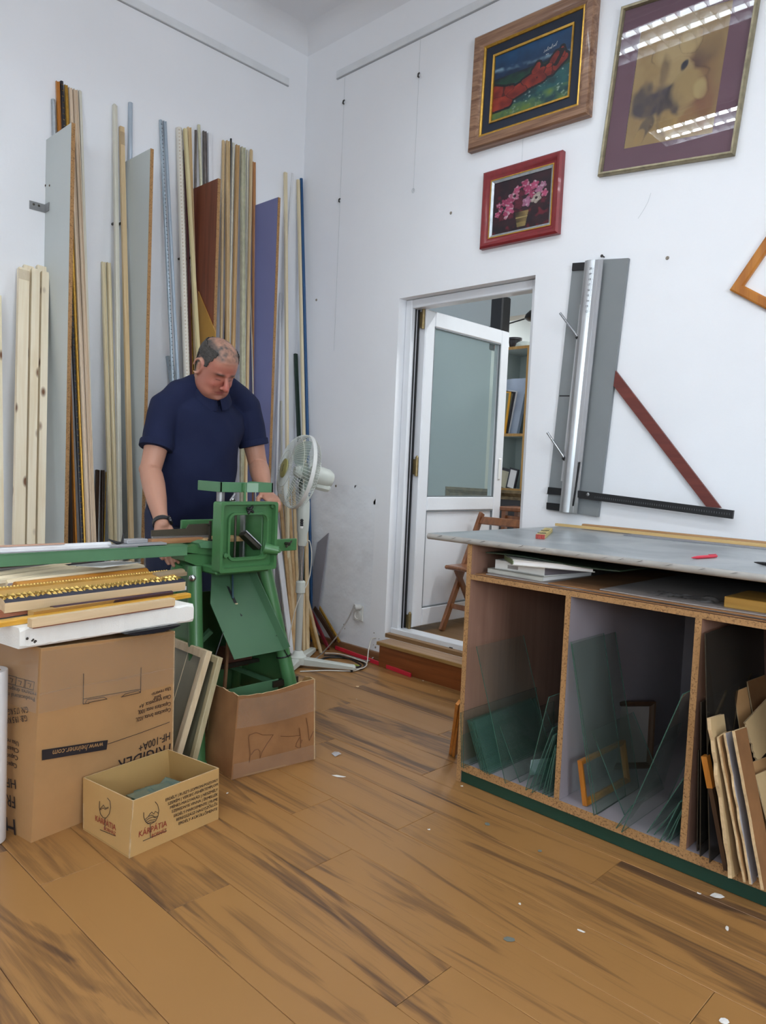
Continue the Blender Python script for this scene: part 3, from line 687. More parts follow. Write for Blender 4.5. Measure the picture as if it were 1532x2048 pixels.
# -- corner bay
lean('moulding', 'pale wood lath, tallest one right of the violet divider', (567, 345), (574.8, 346), (578, 875), PALE, .026, .34, P_FLAT)
lean('moulding', 'thin white slip slanting across the corner wall', (583.2, 346), (588, 347), (575.5, 525), WHITE, .010, .10, P_FLAT)
o, w_, L_, M_ = lean('moulding', 'white strip with a maroon printed band, edging the violet divider', (559, 587), (565, 585), (557, 892), WHITE, .016, .26, P_FLAT, mats=[WHITE, MAROON], mi_face=[0, 0, 1, 0])
lean('moulding', 'narrow cream moulding with a curly end behind the fan', (560, 802), (565.5, 802), (566, 895), CREAM, .018, .22, P_ROUND)
lean('moulding', 'dark green moulding with a slanted top behind the fan', (587, 712), (595.5, 704), (601.5, 865), DGREEN, .022, .28, P_FLAT)
lean('moulding', 'pale wood lath standing beside the blue one in the corner', (592.8, 360), (600, 360), (611, 865), PALE, .024, .34, P_FLAT)
lean('moulding', 'blue lacquered moulding standing in the very corner', (599.5, 357), (606.8, 357.5), (619.4, 875), BLUE, .026, .30, P_ROUND)
for px, py, lb in ((228, 447, 'left of the long cream-white moulding'), (240.5, 447, 'between the cream-white and the light taped mouldings'), (361, 517, 'left of the checked cream moulding'), (376, 517, 'right of the checked cream moulding')):   # short dark pegs of the rack
    p = at_x(px, py, XW+.02); MB().tube([(XW+.0005, p.y, p.z), (XW+.045, p.y, p.z)], .007, 8).build('wall_peg', DARKSTEEL, label='short dark peg in the left wall, '+lb, cat='peg', smooth=50)

# ================================================================== COUNTER WITH GLASS RACK
CF, CB = 2.149, 3.12                       # front and back of the cabinet
CL = -1.636; PITCH_X = .4195; DIVX = [-1.227, -.807, -.388]   # left faces of the uprights
cab = thing('glass_rack_cabinet', 'low chipboard cabinet with open upright compartments under the grey worktop', 'cabinet', (CL, CF, 0))
def chip_panel(name, a, c, face, fr=.002, label=None):
    MB().span((a[0], a[1]+fr, a[2]), c).build(name, face, cab, label=label)
    MB().span(a, (c[0], a[1]+fr, c[2])).build('chipboard_edge', CHIP, cab)
chip_panel('side_panel', (CL, CF, .001), (CL+.019, CB, .8835), LAMPINK)
for i, x in enumerate(DIVX): chip_panel('divider', (x, CF, .076), (x+.019, CB, .757), LAMLAV if i == 0 else LAMPINK, label='lavender-grey divider panel' if i == 0 else None)
chip_panel('shelf', (CL+.019, CF, .757), (-.369, CB, .775), LAMPINK)
chip_panel('bottom_panel', (CL+.019, CF, .045), (-.369, CB, .0755), LAMLAV)
chip_panel('side_panel', (-.369, CF, .001), (-.350, CB, .8835), LAMPINK)
MB().span((CL+.019, CF+.006, .002), (-.369, CF+.024, .045)).build('plinth', PLINTH, cab, label='dark green plinth')
MB().span((CL+.019, CB-.012, .0755), (-.369, CB, .8835)).build('back_panel', LAMLAV, cab)
# worktop: rounded front edge, overhanging on the left
WT = .907; WB = .884
wt = thing('worktop', 'grey marbled worktop with a worn rounded edge', 'worktop', (-1.826, 2.132, WB))
g = MB(); n = 8; x0, x1 = -1.822, -.26
prof = [(YW-.004, WB), (YW-.004, WT)]+[(2.145-(WT-WB)/2*math.sin(math.pi*k/n), (WT+WB)/2+(WT-WB)/2*math.cos(math.pi*k/n)) for k in range(n+1)]
rings = []
for x in (x0, x1): rings.append([(x, y, z) for y, z in prof])
g.loft(rings); g.m = [1 if (3 <= i < 10) else 0 for i in range(len(g.f))]
g.build('top', [WORKTOP, EDGETOP], wt, smooth=40)
g = MB(); rr = random.Random(3)
for px, py, s in ((878, 1073, 7), (906, 1077, 6), (937, 1082, 6), (963, 1084, 7), (998, 1091, 5), (1040, 1092, 6), (1085, 1099, 6), (1155, 1110, 6), (1208, 1116, 7), (1240, 1119, 6), (1278, 1122, 6), (1337, 1130, 7), (1403, 1138, 6), (1467, 1144, 6)):
    p = at_y(px, py, 2.1325); x, z = p.x, min(max(p.z, WB+.007), WT-.007); l = s*.0017
    g.prism([(x-l, 2.1328, z-.0035), (x-l*.2, 2.1328, z+.0002), (x+l, 2.1328, z+.0045), (x+l*.1, 2.1328, z+.0002)], (0, .004, 0))
g.build('edge_nick', paint('nick', S(60, 58, 54), .8, var=0), wt, kind='stuff', label='dark nicks in the rounded edge')
# ---- things on the worktop
def lay(name, label, a, c, z, wd, h, mat, cat, prof=None, group=None, parent=None, hint=(0, 0, 1)):
    a = Vector((a[0], a[1], z)); c = Vector((c[0], c[1], z)); x, y, zz = basis(c-a, Z)
    M = frame_matrix(a, zz.cross(Vector((0, 0, 1))) * -1, Z, zz)
    yv = Z.cross(zz); M = frame_matrix(a, yv, zz, Z)               # local y along, x across, z up
    if M.to_3x3().determinant() < 0: M = frame_matrix(a, -yv, zz, Z)
    L = (c-a).length; pr = prof or [(-wd/2, 0), (wd/2, 0), (wd/2, h), (-wd/2, h)]
    g = MB(); n = len(pr)
    g.v = [(p[0], 0, p[1]) for p in pr]+[(p[0], L, p[1]) for p in pr]
    g.f = [list(range(n)), [n+i for i in range(n)]]+[[i, (i+1) % n, n+(i+1) % n, n+i] for i in range(n)]; g.m = [0]*len(g.f)
    return g.build(name, mat, M=M, label=label, cat=cat, group=group), M, L
YLIGHT = wood('light_slip', S(214, 182, 124), S(190, 154, 96), along='Y'); YTAN = wood('tan_strip', S(176, 134, 90), S(150, 108, 66), along='Y')
a = at_z(1122, 1050, WT); a = Vector((-1.80, 3.085, WT)); 
# grey sheet, slips lying along the wall
MB().span((-1.42, 2.93, WT+.0005), (-.42, 3.125, WT+.004)).build('grey_board', paint('grey_card', S(136, 136, 142), .6, var=.03), label='grey card sheet lying along the back of the worktop', cat='board')
lay('wood_slip', 'thin pale wood slip lying along the back edge of the worktop', (-1.815, 3.052), (-.46, 2.985), WT+.0042, .016, .012, YLIGHT, 'wood strip')
lay('wood_slip', 'brown wood strip with a rounded end lying behind the thin pale slip', (-1.70, 3.100), (-.46, 3.035), WT+.0042, .030, .018, YTAN, 'wood strip', prof=[(-.015, 0), (.015, 0), (.015, .012), (.009, .018), (-.009, .018), (-.015, .012)])
# folding ruler: four yellow slats with red ends and a hinge
ru = thing('folding_ruler', 'folded yellow wooden ruler with red ends on the worktop', 'ruler', (-1.50, 2.40, WT))
ra, rc = Vector((-1.487, 2.392, WT)), Vector((-1.660, 2.735, WT)); rx, ry, rz = basis(rc-ra, Z); side = rz.cross(Z)
RY = wood('ruler_yellow', S(214, 196, 128), S(194, 172, 100)); RR = paint('ruler_red', S(176, 72, 64), .5)
g = MB(); 
for k in range(6): 
    pa, pc = ra+side*((k-2.5)*.0056)+Z*.0085, rc+side*((k-2.5)*.0056)+Z*.0085
    d = (pc-pa).normalized(); MB().bar(pa+d*.022, pc, .0165, .0046, Z, .0006).build('slat', RY, ru); MB().bar(pa, pa+d*.0219, .0165, .0046, Z, .0006).build('red_end', RR, ru)
for f in (.18, .55):
    p = ra.lerp(rc, f)+Z*.0175; MB().bar(p-side*.016, p+side*.016, .002, .012, Z).build('hinge_plate', BLACKPL, ru)
for f in (.3, .42, .66, .8):
    g.bar(ra.lerp(rc, f)+Z*.0172-side*.004, ra.lerp(rc, f)+Z*.0172+side*.012, .0006, .0015, Z)
g.build('scale_mark', INK, ru, kind='stuff')
def pen(px0, px1, label, body, cap, L=.14):
    a, c = at_z(*px0, WT), at_z(*px1, WT); d = (c-a).normalized(); a = Vector((a.x, a.y, WT+.0055)); c = a+d*L; t = thing('pen', label, 'pen', a)
    MB().tube([a+d*.012, a+d*.030, c-d*.012, c], [.0032, .0052, .0052, .0045], 10).build('barrel', body, t, smooth=45)
    MB().tube([a, a+d*.012], [.0012, .0030], 10).build('tip', cap, t, smooth=45)
    MB().bar(c-d*.045+Z*.0062, c-d*.004+Z*.0062, .0016, .004, Z).build('clip', body, t)
pen((1383, 1119), (1440, 1115), 'bright red pen lying on the worktop', REDPL, REDPL, .142)
pen((1508, 1128), (1560, 1136), 'dark pen lying right of the red pen', BLACKPL, BLACKPL, .14)
# ---- on the shelf under the worktop
SH = .775
CB2 = paint('grey_card_sheet', S(150, 142, 138), .8, var=.08, vs=4)
for k, (x0, y0, x1, y1, dz, m, lb) in enumerate(((-1.600, 2.152, -.40, 2.86, .0, CARDDK, 'large brown cardboard sheet lowest on the cabinet shelf'), (-1.56, 2.165, -.39, 2.90, .004, CB2, 'grey cardboard sheet on the cabinet shelf under the books'), (-1.30, 2.158, -.41, 2.84, .008, CARDDK, 'brown cardboard sheet third up on the cabinet shelf'), (-1.12, 2.170, -.385, 2.80, .012, CB2, 'topmost grey cardboard sheet on the cabinet shelf'))):
    g = MB(); n = 14
    for i in range(n+1):
        for j in (0, 1):
            x = x0+(x1-x0)*i/n; y = (y0 if j == 0 else y1)+.006*noise.noise((x*7, k*5, j)); g.v.append((x, y, SH+dz+.002+.0012*noise.noise((x*3, k, j))))
    for i in range(n): g.f.append([2*i, 2*i+2, 2*i+3, 2*i+1]); g.m.append(0)
    o = g.build('cardboard_sheet', m, label=lb, cat='cardboard'); sm = o.modifiers.new('thickness', 'SOLIDIFY'); sm.thickness = .003; sm.offset = 1
def book(px_l, px_c, px_r, z, h, label, cover, name='book', pages=PAPER, spine_lt=None, bend=0):
    """px_l, px_c, px_r: left, nearest and right lower corners"""
    l, c, r = (at_z(*p, z) for p in (px_l, px_c, px_r)); u = (l-c); v = (r-c); v = v-u*(v.dot(u)/u.dot(u)) if bend == 0 else v; q = l+v
    t = thing(name, label, 'book' if name == 'book' else 'binder', (c.x, c.y, z)); up = Z*h; th = min(.003, h*.15)
    MB().prism([c, r, q, l], Z*th).build('cover', cover, t); MB().prism([c+Z*(h-th), r+Z*(h-th), q+Z*(h-th), l+Z*(h-th)], Z*th).build('cover', cover, t)
    uu, vv = u.normalized(), v.normalized(); MB().prism([c, c+vv*.003, l+vv*.003, l], up).build('spine', spine_lt or cover, t)
    ins = (u.normalized()*.004+v.normalized()*.004); c2, r2, q2, l2 = c+uu*.004+vv*.003, r+uu*.004-vv*.006, q-uu*.004-vv*.006, l-uu*.004+vv*.003
    MB().prism([p+Z*th for p in (c2, r2, q2, l2)], Z*(h-2*th)).build('pages', pages, t); return t, c, uu, vv
b1 = book((975, 1145), (1085, 1164), (1186, 1152), SH+.007, .017, 'lowest white book of the stack on the cabinet shelf', paint('book_white', S(196, 194, 184), .5))
b2 = book((990, 1137), (1088, 1153), (1183, 1146), SH+.0245, .034, 'white ring binder lying in the middle of the stack on the shelf', WHITEPL, 'binder', paint('binder_inside', S(120, 112, 116), .7))
t2, c2, u2, v2 = b2; MB().prism([c2+u2*.11-v2*.0006+Z*.008, c2+u2*.155-v2*.0006+Z*.008, c2+u2*.155-v2*.0006+Z*.020, c2+u2*.11-v2*.0006+Z*.020], -v2*.0006).build('spine_label', paint('label_grey', S(150, 146, 142), .6), t2)
b3 = book((1008, 1119), (1025, 1130), (1190, 1145), SH+.0595, .018, 'thick white book with a green back on top of the shelf\'s stack', paint('book_cream', S(202, 198, 190), .5), spine_lt=paint('book_green', S(106, 122, 84), .5))
g = MB(); n = 12
for i in range(n+1):
    for j in (0, 1):
        x = -1.585+.52*i/n; g.v.append((x, 2.19+.22*j, SH+.079+.004*math.sin(i*.5)-.003*j))
for i in range(n): g.f.append([2*i, 2*i+2, 2*i+3, 2*i+1]); g.m.append(0)
o = g.build('magazine', paint('dark_green_cover', S(44, 60, 44), .35), label='dark green magazine sagging on top of the books on the shelf', cat='magazine'); sm = o.modifiers.new('thickness', 'SOLIDIFY'); sm.thickness = .004; sm.offset = 1
tb = MB()
p0 = at_y(1449, 1187, 2.20); tb.span((p0.x, 2.20, SH+.0165), (p0.x+.24, 2.40, SH+.048), .002)
tb.build('wooden_box', wood('yellow_box_wood', S(184, 142, 66), S(160, 116, 46), along='X'), label='flat yellow wooden box at the right of the cabinet shelf', cat='box')
# crumpled cling film on the shelf
g = MB(); n, m = 26, 8; rr = random.Random(5)
for i in range(n+1):
    for j in range(m+1):
        x = -.98+.22*i/n; y = 2.20+.09*j/m+.05*i/n*.3; g.v.append((x, y, SH+.0172+max(0, .012*noise.noise((x*40, y*40, 1))+.004)))
for i in range(n):
    for j in range(m): q = i*(m+1)+j; g.f.append([q, q+m+1, q+m+2, q+1]); g.m.append(0)
g.build('plastic_film', thin_glass('cling_film', (.9, .9, .9, 1), .15, haze=.25, hazec=(.6, .58, .58, 1)), smooth=60, label='crumpled clear plastic film lying on the cabinet shelf', cat='plastic film')

# ---- glass panes and frames standing in the compartments
GB = .0758
def pane(label, bot, top, depth, group, mat=GLASS, edge=GLASSEDGE, th=.003, name='glass_sheet', cat='glass', lim=None, tilt=0.0, z=GB):
    a = at_z(*bot, z); c = at_y(*top, a.y)
    if lim: c.x = min(max(c.x, lim[0]), lim[1]); a.x = min(max(a.x, lim[0]), lim[1])
    dv = Vector((tilt, depth, 0)); up = c-a; n = up.cross(dv).normalized()
    if n.x < 0: n = -n
    q = [a, a+dv, c+dv, c]; g = MB()
    b = len(g.v); g.v = [tuple(p) for p in q]+[tuple(p+n*th) for p in q]
    g.f = [[0, 1, 2, 3], [7, 6, 5, 4], [0, 4, 5, 1], [1, 5, 6, 2], [2, 6, 7, 3], [3, 7, 4, 0]]; g.m = [0, 0, 1, 1, 1, 1]
    return g.build(name, [mat, edge], label=label, cat=cat, group=group)
L1 = (-1.614, -1.2305); L2 = (-1.205, -.811); L3 = (-.785, -.392)
GA = 'glass panes in the first compartment'
lab = ['frontmost small glass pane of the stack leaning left in the first compartment', 'small glass pane second from the front in the first compartment\'s left stack', 'middle small glass pane of the first compartment\'s left stack', 'small glass pane fourth from the front in the first compartment\'s left stack', 'hindmost small glass pane of the stack leaning left in the first compartment']
for k, (bx, by, tx, ty, dp) in enumerate(((961, 1541, 934, 1440, .42), (965, 1543.5, 937, 1441, .44), (969, 1546, 940, 1442.5, .42), (973, 1548.5, 943, 1444, .40), (978, 1550, 947, 1440, .40))):
    pane(lab[k], (bx, by), (tx, ty), dp, GA+', left stack', mat=TEALGLASS, lim=L1)
pane('tallest clear glass pane in the first compartment, leaning far left', (1010, 1567), (952, 1293), .30, GA, lim=L1)
pane('clear glass pane in the middle of the first compartment, its top edge catching light', (1039, 1565.5), (999, 1453), .30, GA, lim=L1)
pane('broad clear glass pane against the first compartment\'s left side', (926, 1536), (925, 1470), .62, GA, lim=L1)
pane('upright clear glass pane edge nearest the cabinet\'s left side', (922, 1534), (921, 1425), .5, GA, lim=L1)
labr = ['glass pane of the first compartment\'s right-leaning fan, leftmost at its foot', 'glass pane second from the left in the first compartment\'s right-leaning fan', 'glass pane third from the left in the first compartment\'s right-leaning fan', 'glass pane third from the upright in the first compartment\'s right-leaning fan', 'glass pane second from the upright in the first compartment\'s right-leaning fan', 'glass pane of the first compartment\'s right-leaning fan, closest to the upright']
for k, (bx, by, tx, ty, dp) in enumerate(((1058.5, 1578, 1104, 1456, .40), (1063, 1585, 1106, 1470, .44), (1076, 1582, 1109, 1468, .40), (1084, 1588, 1110, 1490, .36), (1090, 1590, 1112, 1496, .40), (1096, 1594, 1113, 1510, .44))):
    pane(labr[k], (bx, by), (tx, ty), dp, GA+', right fan', mat=TEALGLASS, lim=L1)
pane('longest of the right-leaning glass panes in the first compartment', (1050.5, 1580), (1097, 1394), .34, GA, lim=L1)
p = at_z(1052, 1552, GB); MB().prism([(p.x, p.y+.02, GB), (p.x+.055, p.y+.10, GB), (p.x+.06, p.y+.10, GB+.062), (p.x+.004, p.y+.02, GB+.055)], (.004, -.003, 0)).build('white_card', paint('pale_blue_card', S(170, 190, 190), .6), label='small pale blue card between the panes of the first compartment', cat='card')
GC = 'glass panes in the second compartment'
pane('tall hazy glass pane leaning left in the second compartment, the front one', (1187, 1631), (1141, 1284), .22, GC, lim=L2)
pane('tall hazy glass pane leaning left in the second compartment, just behind the front one', (1193, 1629), (1143, 1288), .30, GC, lim=L2)
pane('middle glass pane leaning left across the second compartment', (1248, 1630), (1183, 1462), .30, GC, lim=L2)
pane('large glass pane leaning right in the second compartment', (1242, 1664), (1378, 1391), .34, GC, lim=L2)
pane('short glass offcut at the foot of the large right-leaning pane', (1231, 1656), (1262, 1612), .10, GC, lim=L2)
for k, (bx, by, tx, ty, dp) in enumerate(((1293, 1665, 1366, 1556, .34), (1307, 1669, 1362, 1600, .30), (1318, 1684, 1362, 1606, .30), (1331, 1681, 1364, 1618, .34), (1338, 1684, 1367, 1625, .3))):
    pane('narrow glass pane in the second compartment\'s low fan, ' + ('leftmost', 'second from the left', 'middle one', 'second from the upright', 'closest to the upright')[k], (bx, by), (tx, ty), dp, GC+', low fan', mat=TEALGLASS, lim=L2)
def leanframe(name, label, o, u, v, w, h, wd, th, mat, slot=None, extra=None, cat='picture frame'):
    o = Vector(o); u = Vector(u).normalized(); v = Vector(v).normalized(); n = u.cross(v).normalized()
    t = thing(name, label, cat, o); g = MB(); g.mould(o, u, v, n, w, h, [(0, 0), (0, th), (wd*.3, th), (wd*.75, th*.8), (wd, th*.45), (wd, 0), (0, 0)])
    g.build('frame', mat, t); 
    if extra: MB().prism([o+u*wd*.8+v*wd*.8+n*th*.3, o+u*(w-wd*.8)+v*wd*.8+n*th*.3, o+u*(w-wd*.8)+v*(h-wd*.8)+n*th*.3, o+u*wd*.8+v*(h-wd*.8)+n*th*.3], n*.002).build(extra[0], extra[1], t)
    return t
a = at_z(1141, 1602, GB)
a.x = max(a.x, L2[0]+.07)
leanframe('empty_frame', 'small empty orange wood frame leaning left in the second compartment', (a.x, a.y, GB), (0.02, 1, 0), (-.20, 0, 1), .30, .145, .018, .016, ORANGE)
cn = at_z(1300, 1533, GB); uu = Vector((.6, .8, 0)); leanframe('framed_board', 'dark brown frame standing at the back of the second compartment', Vector((cn.x, cn.y, GB))-uu*.20, uu, (-.02, .02, 1), .20, .25, .020, .018, DARKBROWN, extra=('backing', paint('dark_backing', S(112, 104, 100), .8)))
# third compartment: dark glass, frame strip, and cardboard offcuts
pane('narrow smoked glass pane nearest the second upright', (1399, 1713), (1401, 1404), .5, 'smoked panes in the third compartment', DARKGLASS, DARKSTEEL, lim=L3)
pane('taller smoked glass pane in the third compartment', (1418, 1725), (1409, 1267), .5, 'smoked panes in the third compartment', DARKGLASS, DARKSTEEL, lim=L3)
pane('short smoked glass pane low in the third compartment', (1393, 1702), (1396, 1500), .4, 'smoked panes in the third compartment', DARKGLASS, DARKSTEEL, lim=L3)
def offcut(label, pts, dback, mat, th, zt=0.0, jag=.0, y_at=None, seed=1, name='cardboard_offcut', edge=None):
    """a sheet seen edge-on and leaning: pts = outline of its front edge strip (left-bottom, left-top, right-top) in the plane y"""
    a = at_z(*pts[0], GB); Y = a.y if y_at is None else y_at; a = at_y(pts[0][0], pts[0][1], Y); c = at_y(*pts[1], Y); e = at_y(*pts[2], Y+dback)
    a.z = max(a.z, GB); a.x = min(max(a.x, L3[0]), L3[1]); dv = e-c; rr = random.Random(seed); g = MB(); n = 14
    if dv.x+a.x > L3[1]: dv.x = L3[1]-a.x
    up = c-a; nr = up.cross(dv).normalized()
    if nr.y > 0: nr = -nr
    A = []; B = []
    for i in range(n+1):
        f = i/n; j = rr.uniform(-jag, jag); A.append(a+up*f+dv.normalized()*j); B.append(a+up*f+dv*(1 if i < n else 1))
    for i in range(n+1): g.v.extend([tuple(A[i]), tuple(B[i]), tuple(B[i]-nr*th), tuple(A[i]-nr*th)])
    for i in range(n):
        q = 4*i
        for s in range(4): s2 = (s+1) % 4; g.f.append([q+s, q+s2, q+4+s2, q+4+s]); g.m.append(1 if s == 3 else 0)
    g.f.append([0, 1, 2, 3]); g.m.append(1); g.f.append([4*n, 4*n+1, 4*n+2, 4*n+3]); g.m.append(1)
    return g.build(name, [mat, edge or CARDEDGE], label=label, cat='cardboard')
lay3 = MB()
a = at_z(1454, 1740, GB); c = at_y(1411, 1511, a.y); m_ = a.lerp(c, .72)
t = thing('frame_strip', 'broken frame strip, orange above and dark brown below, in the third compartment', 'frame strip', a)
MB().bar(m_, c, .016, .026, (1, 0, 0)).build('orange_end', ORANGE, t); MB().bar(a+Z*.002, m_, .012, .022, (1, 0, 0)).build('dark_rail', DARKBROWN, t)
offcut('torn pale cardboard strip, leftmost offcut of the third compartment', ((1457, 1755), (1414, 1436), (1441, 1428)), .10, CARDPALE, .010, jag=.006, seed=1)
offcut('brown cardboard strip second from the left in the third compartment', ((1486, 1765), (1433, 1475), (1449, 1463)), .07, CARD, .006, jag=.003, seed=2)
offcut('torn white-faced cardboard strip in the middle of the third compartment', ((1499, 1768), (1446, 1466), (1461, 1462)), .07, paint('white_board', S(196, 192, 194), .8, var=.05), .006, jag=.005, seed=3)
offcut('broad brown cardboard strip right of the white-faced one', ((1522, 1779), (1464, 1462), (1487, 1454)), .09, CARDDK, .008, jag=.002, seed=4)
offcut('tallest tan board sheet rising at the back of the third compartment', ((1470, 1560), (1430, 1322), (1500, 1294)), .30, CARDPALE, .004, y_at=2.42, seed=5)
offcut('small tan card in front of the tallest tan board', ((1484, 1480), (1468, 1384), (1494, 1374)), .06, CARD, .003, y_at=2.36, seed=6)
offcut('dark brown card with a pointed top behind the tan boards', ((1516, 1480), (1495, 1363), (1530, 1350)), .10, CARDDK, .004, y_at=2.46, seed=7)
offcut('corrugated tan cardboard flap at the right edge of the third compartment', ((1515, 1525), (1491, 1444), (1540, 1392)), .16, CARDPALE, .006, y_at=2.30, jag=.004, seed=8)
offcut('brown cardboard sheet under the corrugated flap', ((1538, 1690), (1498, 1527), (1545, 1510)), .14, CARD, .004, y_at=2.24, seed=9)
offcut('pale cardboard sheet with a sharp corner at the lower right of the third compartment', ((1545, 1680), (1511, 1550), (1560, 1530)), .14, CARDPALE, .004, y_at=2.215, seed=10)
offcut('white stick-like strip beside the tallest tan board', ((1463, 1480), (1441, 1405), (1445, 1404)), .03, PAPER, .006, y_at=2.34, seed=11, name='white_strip')
pts = [at_y(x, y, 2.205) for x, y in ((1462, 1594), (1476, 1550), (1496, 1600), (1494, 1650))]
MB().prism(pts, (0, .004, 0)).build('cardboard_offcut', CARDDK, label='small dark wedge of cardboard caught between the strips', cat='cardboard')
# orange strips leaning on the outside of the cabinet's left side
for k, (b0, t0, lb) in enumerate((((903, 1508), (917, 1405), 'orange wood strip leaning on the cabinet\'s left side, outer one'), ((909, 1512), (922, 1400), 'orange wood strip leaning on the cabinet\'s left side, inner one'))):
    a = at_z(*b0, 0)+Z*.004; c = at_x(t0[0], t0[1], CL-.010)
    MB().bar(a, c, .012, .022, (1, 0, 0)).build('wood_strip', ORANGE, label=lb, cat='wood strip')

# ================================================================== PICTURES ON THE RIGHT WALL
def painted(name, P, U, V, nx, ny, func, mat, parent):      # flat picture: colours stored on a grid
    P = Vector(P); U = Vector(U); V = Vector(V); g = MB(); cols = []
    for j in range(ny+1):
        for i in range(nx+1):
            g.v.append(tuple(P+U*(i/nx)+V*(j/ny))); cols.append(func(i/nx, j/ny))
    for j in range(ny):
        for i in range(nx): q = j*(nx+1)+i; g.f.append([q, q+nx+1, q+nx+2, q+1]); g.m.append(0)
    o = g.build(name, mat, parent); a = o.data.color_attributes.new('print', 'FLOAT_COLOR', 'POINT')
    a.data.foreach_set('color', [c for k in cols for c in (k[0], k[1], k[2], 1.0)]); return o
def mixc(a, b, t): t = max(0, min(1, t)); return tuple(a[i]*(1-t)+b[i]*t for i in range(3))
def nz(u, v, s, k=0): return noise.noise((u*s, v*s, k*7.3))
def seg_d(p, a, b):
    ax, ay = a; bx, by = b; dx, dy = bx-ax, by-ay; t = max(0, min(1, ((p[0]-ax)*dx+(p[1]-ay)*dy)/(dx*dx+dy*dy+1e-9)))
    return math.hypot(p[0]-ax-t*dx, p[1]-ay-t*dy), t
def caps(p, a, b, ra, rb): d, t = seg_d(p, a, b); return d-(ra+(rb-ra)*t)
DARK = S(20, 22, 30)
def art_sea(u, v):                                          # stylised red reclining figure on a dark sea
    A = 1.42; x, y = u*A, v
    s = nz(u, v, 6)+.5*nz(u, v, 17, 1)
    if v < .36: c = mixc(S(30, 84, 128), S(18, 44, 78), v/.36+.3*s); c = mixc(c, S(150, 186, 206), (.9-abs(v-.24-.10*u+.03*s)*22)*(.45+s)) if abs(v-.24-.10*u) < .05 else c
    elif v < .52: c = mixc(S(16, 30, 46), S(34, 92, 60), (v-.36)*5+.5*s)
    else: c = mixc(S(22, 66, 74), S(40, 104, 104), .5+s); c = mixc(c, S(176, 198, 188), (nz(u, v, 34, 5)+nz(u, v, 9, 6)-.45)*2.0); c = mixc(c, S(112, 140, 62), (v-.78)*3+s) if v > .78 else c
    p = (x, y)
    sh = [((.02, .56), (.20, .60), .11, .09), ((.20, .60), (.36, .60), .09, .07), ((.04, .74), (.30, .76), .13, .10), ((.34, .68), (.60, .62), .10, .10), ((.60, .60), (.92, .54), .10, .12), ((.80, .46), (.84, .38), .085, .055), ((.84, .56), (.86, .57), .085, .085),
          ((.92, .52), (1.10, .54), .09, .07), ((1.10, .54), (1.32, .40), .065, .06), ((1.30, .40), (1.26, .26), .05, .035), ((1.02, .46), (1.10, .42), .05, .04), ((1.10, .40), (1.17, .32), .065, .055)]
    ds = [caps(p, *k) for k in sh]; d = min(ds)
    hair = caps(p, (1.16, .44), (1.26, .30), .05, .04)
    if d < .022 or hair < 0:
        if hair < 0 and ds[11] > 0: return S(34, 16, 18)
        if abs(d) < .012 or d > 0: return DARK
        i = ds.index(d); sh2 = sorted(ds); e = .5+.8*nz(u, v, 5, i)-2.5*(d+.05)
        c = mixc(S(118, 30, 24), S(206, 72, 44), .55-e*.5+.35*nz(u, v, 12, 3))
        if abs(sh2[0]-sh2[1]) < .007 and i not in (5,): c = mixc(c, S(60, 14, 16), .8)
        if math.hypot(x-.83, y-.56) < .014: c = S(70, 16, 16)
        return c
    # signature, upper right
    for k in range(9):
        sx = .93+.026*k; 
        if seg_d(p, (sx, .225-.004*k), (sx+.018, .19-.004*k+.02*math.sin(k*2.2)))[0] < .004: return S(220, 220, 214)
    if math.hypot(x-.975, y-.27) < .008 or math.hypot(x-1.005, y-.268) < .008: return S(220, 220, 214)
    return c
BLOBS = [(.46, .30, .26, .16, .1, (206, 176, 132), .5, .8), (.62, .22, .14, .10, .3, (214, 184, 138), .4, .8), (.20, .12, .20, .14, 0, (196, 160, 116), .6, .6), (.72, .56, .30, .24, .4, (136, 84, 70), .8, .8), (.80, .36, .22, .14, -.4, (120, 92, 84), .8, .7), (.86, .75, .16, .22, 0, (150, 92, 74), .8, .7),
  (.30, .66, .34, .13, -.1, (84, 74, 88), .5, .95), (.46, .76, .14, .22, .2, (78, 66, 76), .5, .9), (.12, .60, .14, .12, .2, (98, 86, 92), .6, .8), (.52, .46, .20, .13, .2, (198, 168, 124), .4, .75), (.66, .60, .22, .15, -.3, (190, 158, 112), .4, .8), (.80, .62, .10, .09, .2, (204, 176, 126), .4, .8), (.48, .86, .16, .10, .3, (206, 168, 112), .5, .8),
  (.22, .86, .07, .15, .5, (104, 88, 84), .5, .8), (.16, .94, .06, .07, .5, (196, 160, 110), .4, .7), (.56, .43, .05, .07, .6, (62, 60, 74), .5, .9), (.36, .44, .07, .18, .15, (150, 124, 100), .7, .6), (.70, .82, .12, .06, -.3, (170, 120, 84), .7, .6)]
def art_wash(u, v):                                         # brown and violet ink wash on tan paper
    s = nz(u, v, 3, 2)+.5*nz(u, v, 8, 4)+.3*nz(u, v, 22, 5); c = mixc(S(178, 144, 102), S(192, 160, 116), .5+s)
    wx, wy = u+.05*nz(u, v, 5, 11)+.02*nz(u, v, 15, 13), v+.05*nz(u, v, 5, 12)+.02*nz(u, v, 15, 14)
    for i, (cx, cy, rx, ry, ro, col, soft, k) in enumerate(BLOBS):
        x, y = wx-cx, (wy-cy); a, b = x*math.cos(ro)+y*math.sin(ro), -x*math.sin(ro)+y*math.cos(ro); d = math.hypot(a/rx, b/ry)
        c = mixc(c, S(*col), (.35+.65*k)*max(0, min(1, (1.0-d)/(soft*.7)))*(.9+.5*s))
        if i in (0, 1, 9, 10, 11, 14) and abs(d-1) < .05: c = mixc(c, S(78, 62, 54), .55*(1-abs(d-1)/.05)*(.5+1.2*nz(u, v, 4, i)))
    return tuple((x*.74)**1.08 for x in c[:3])
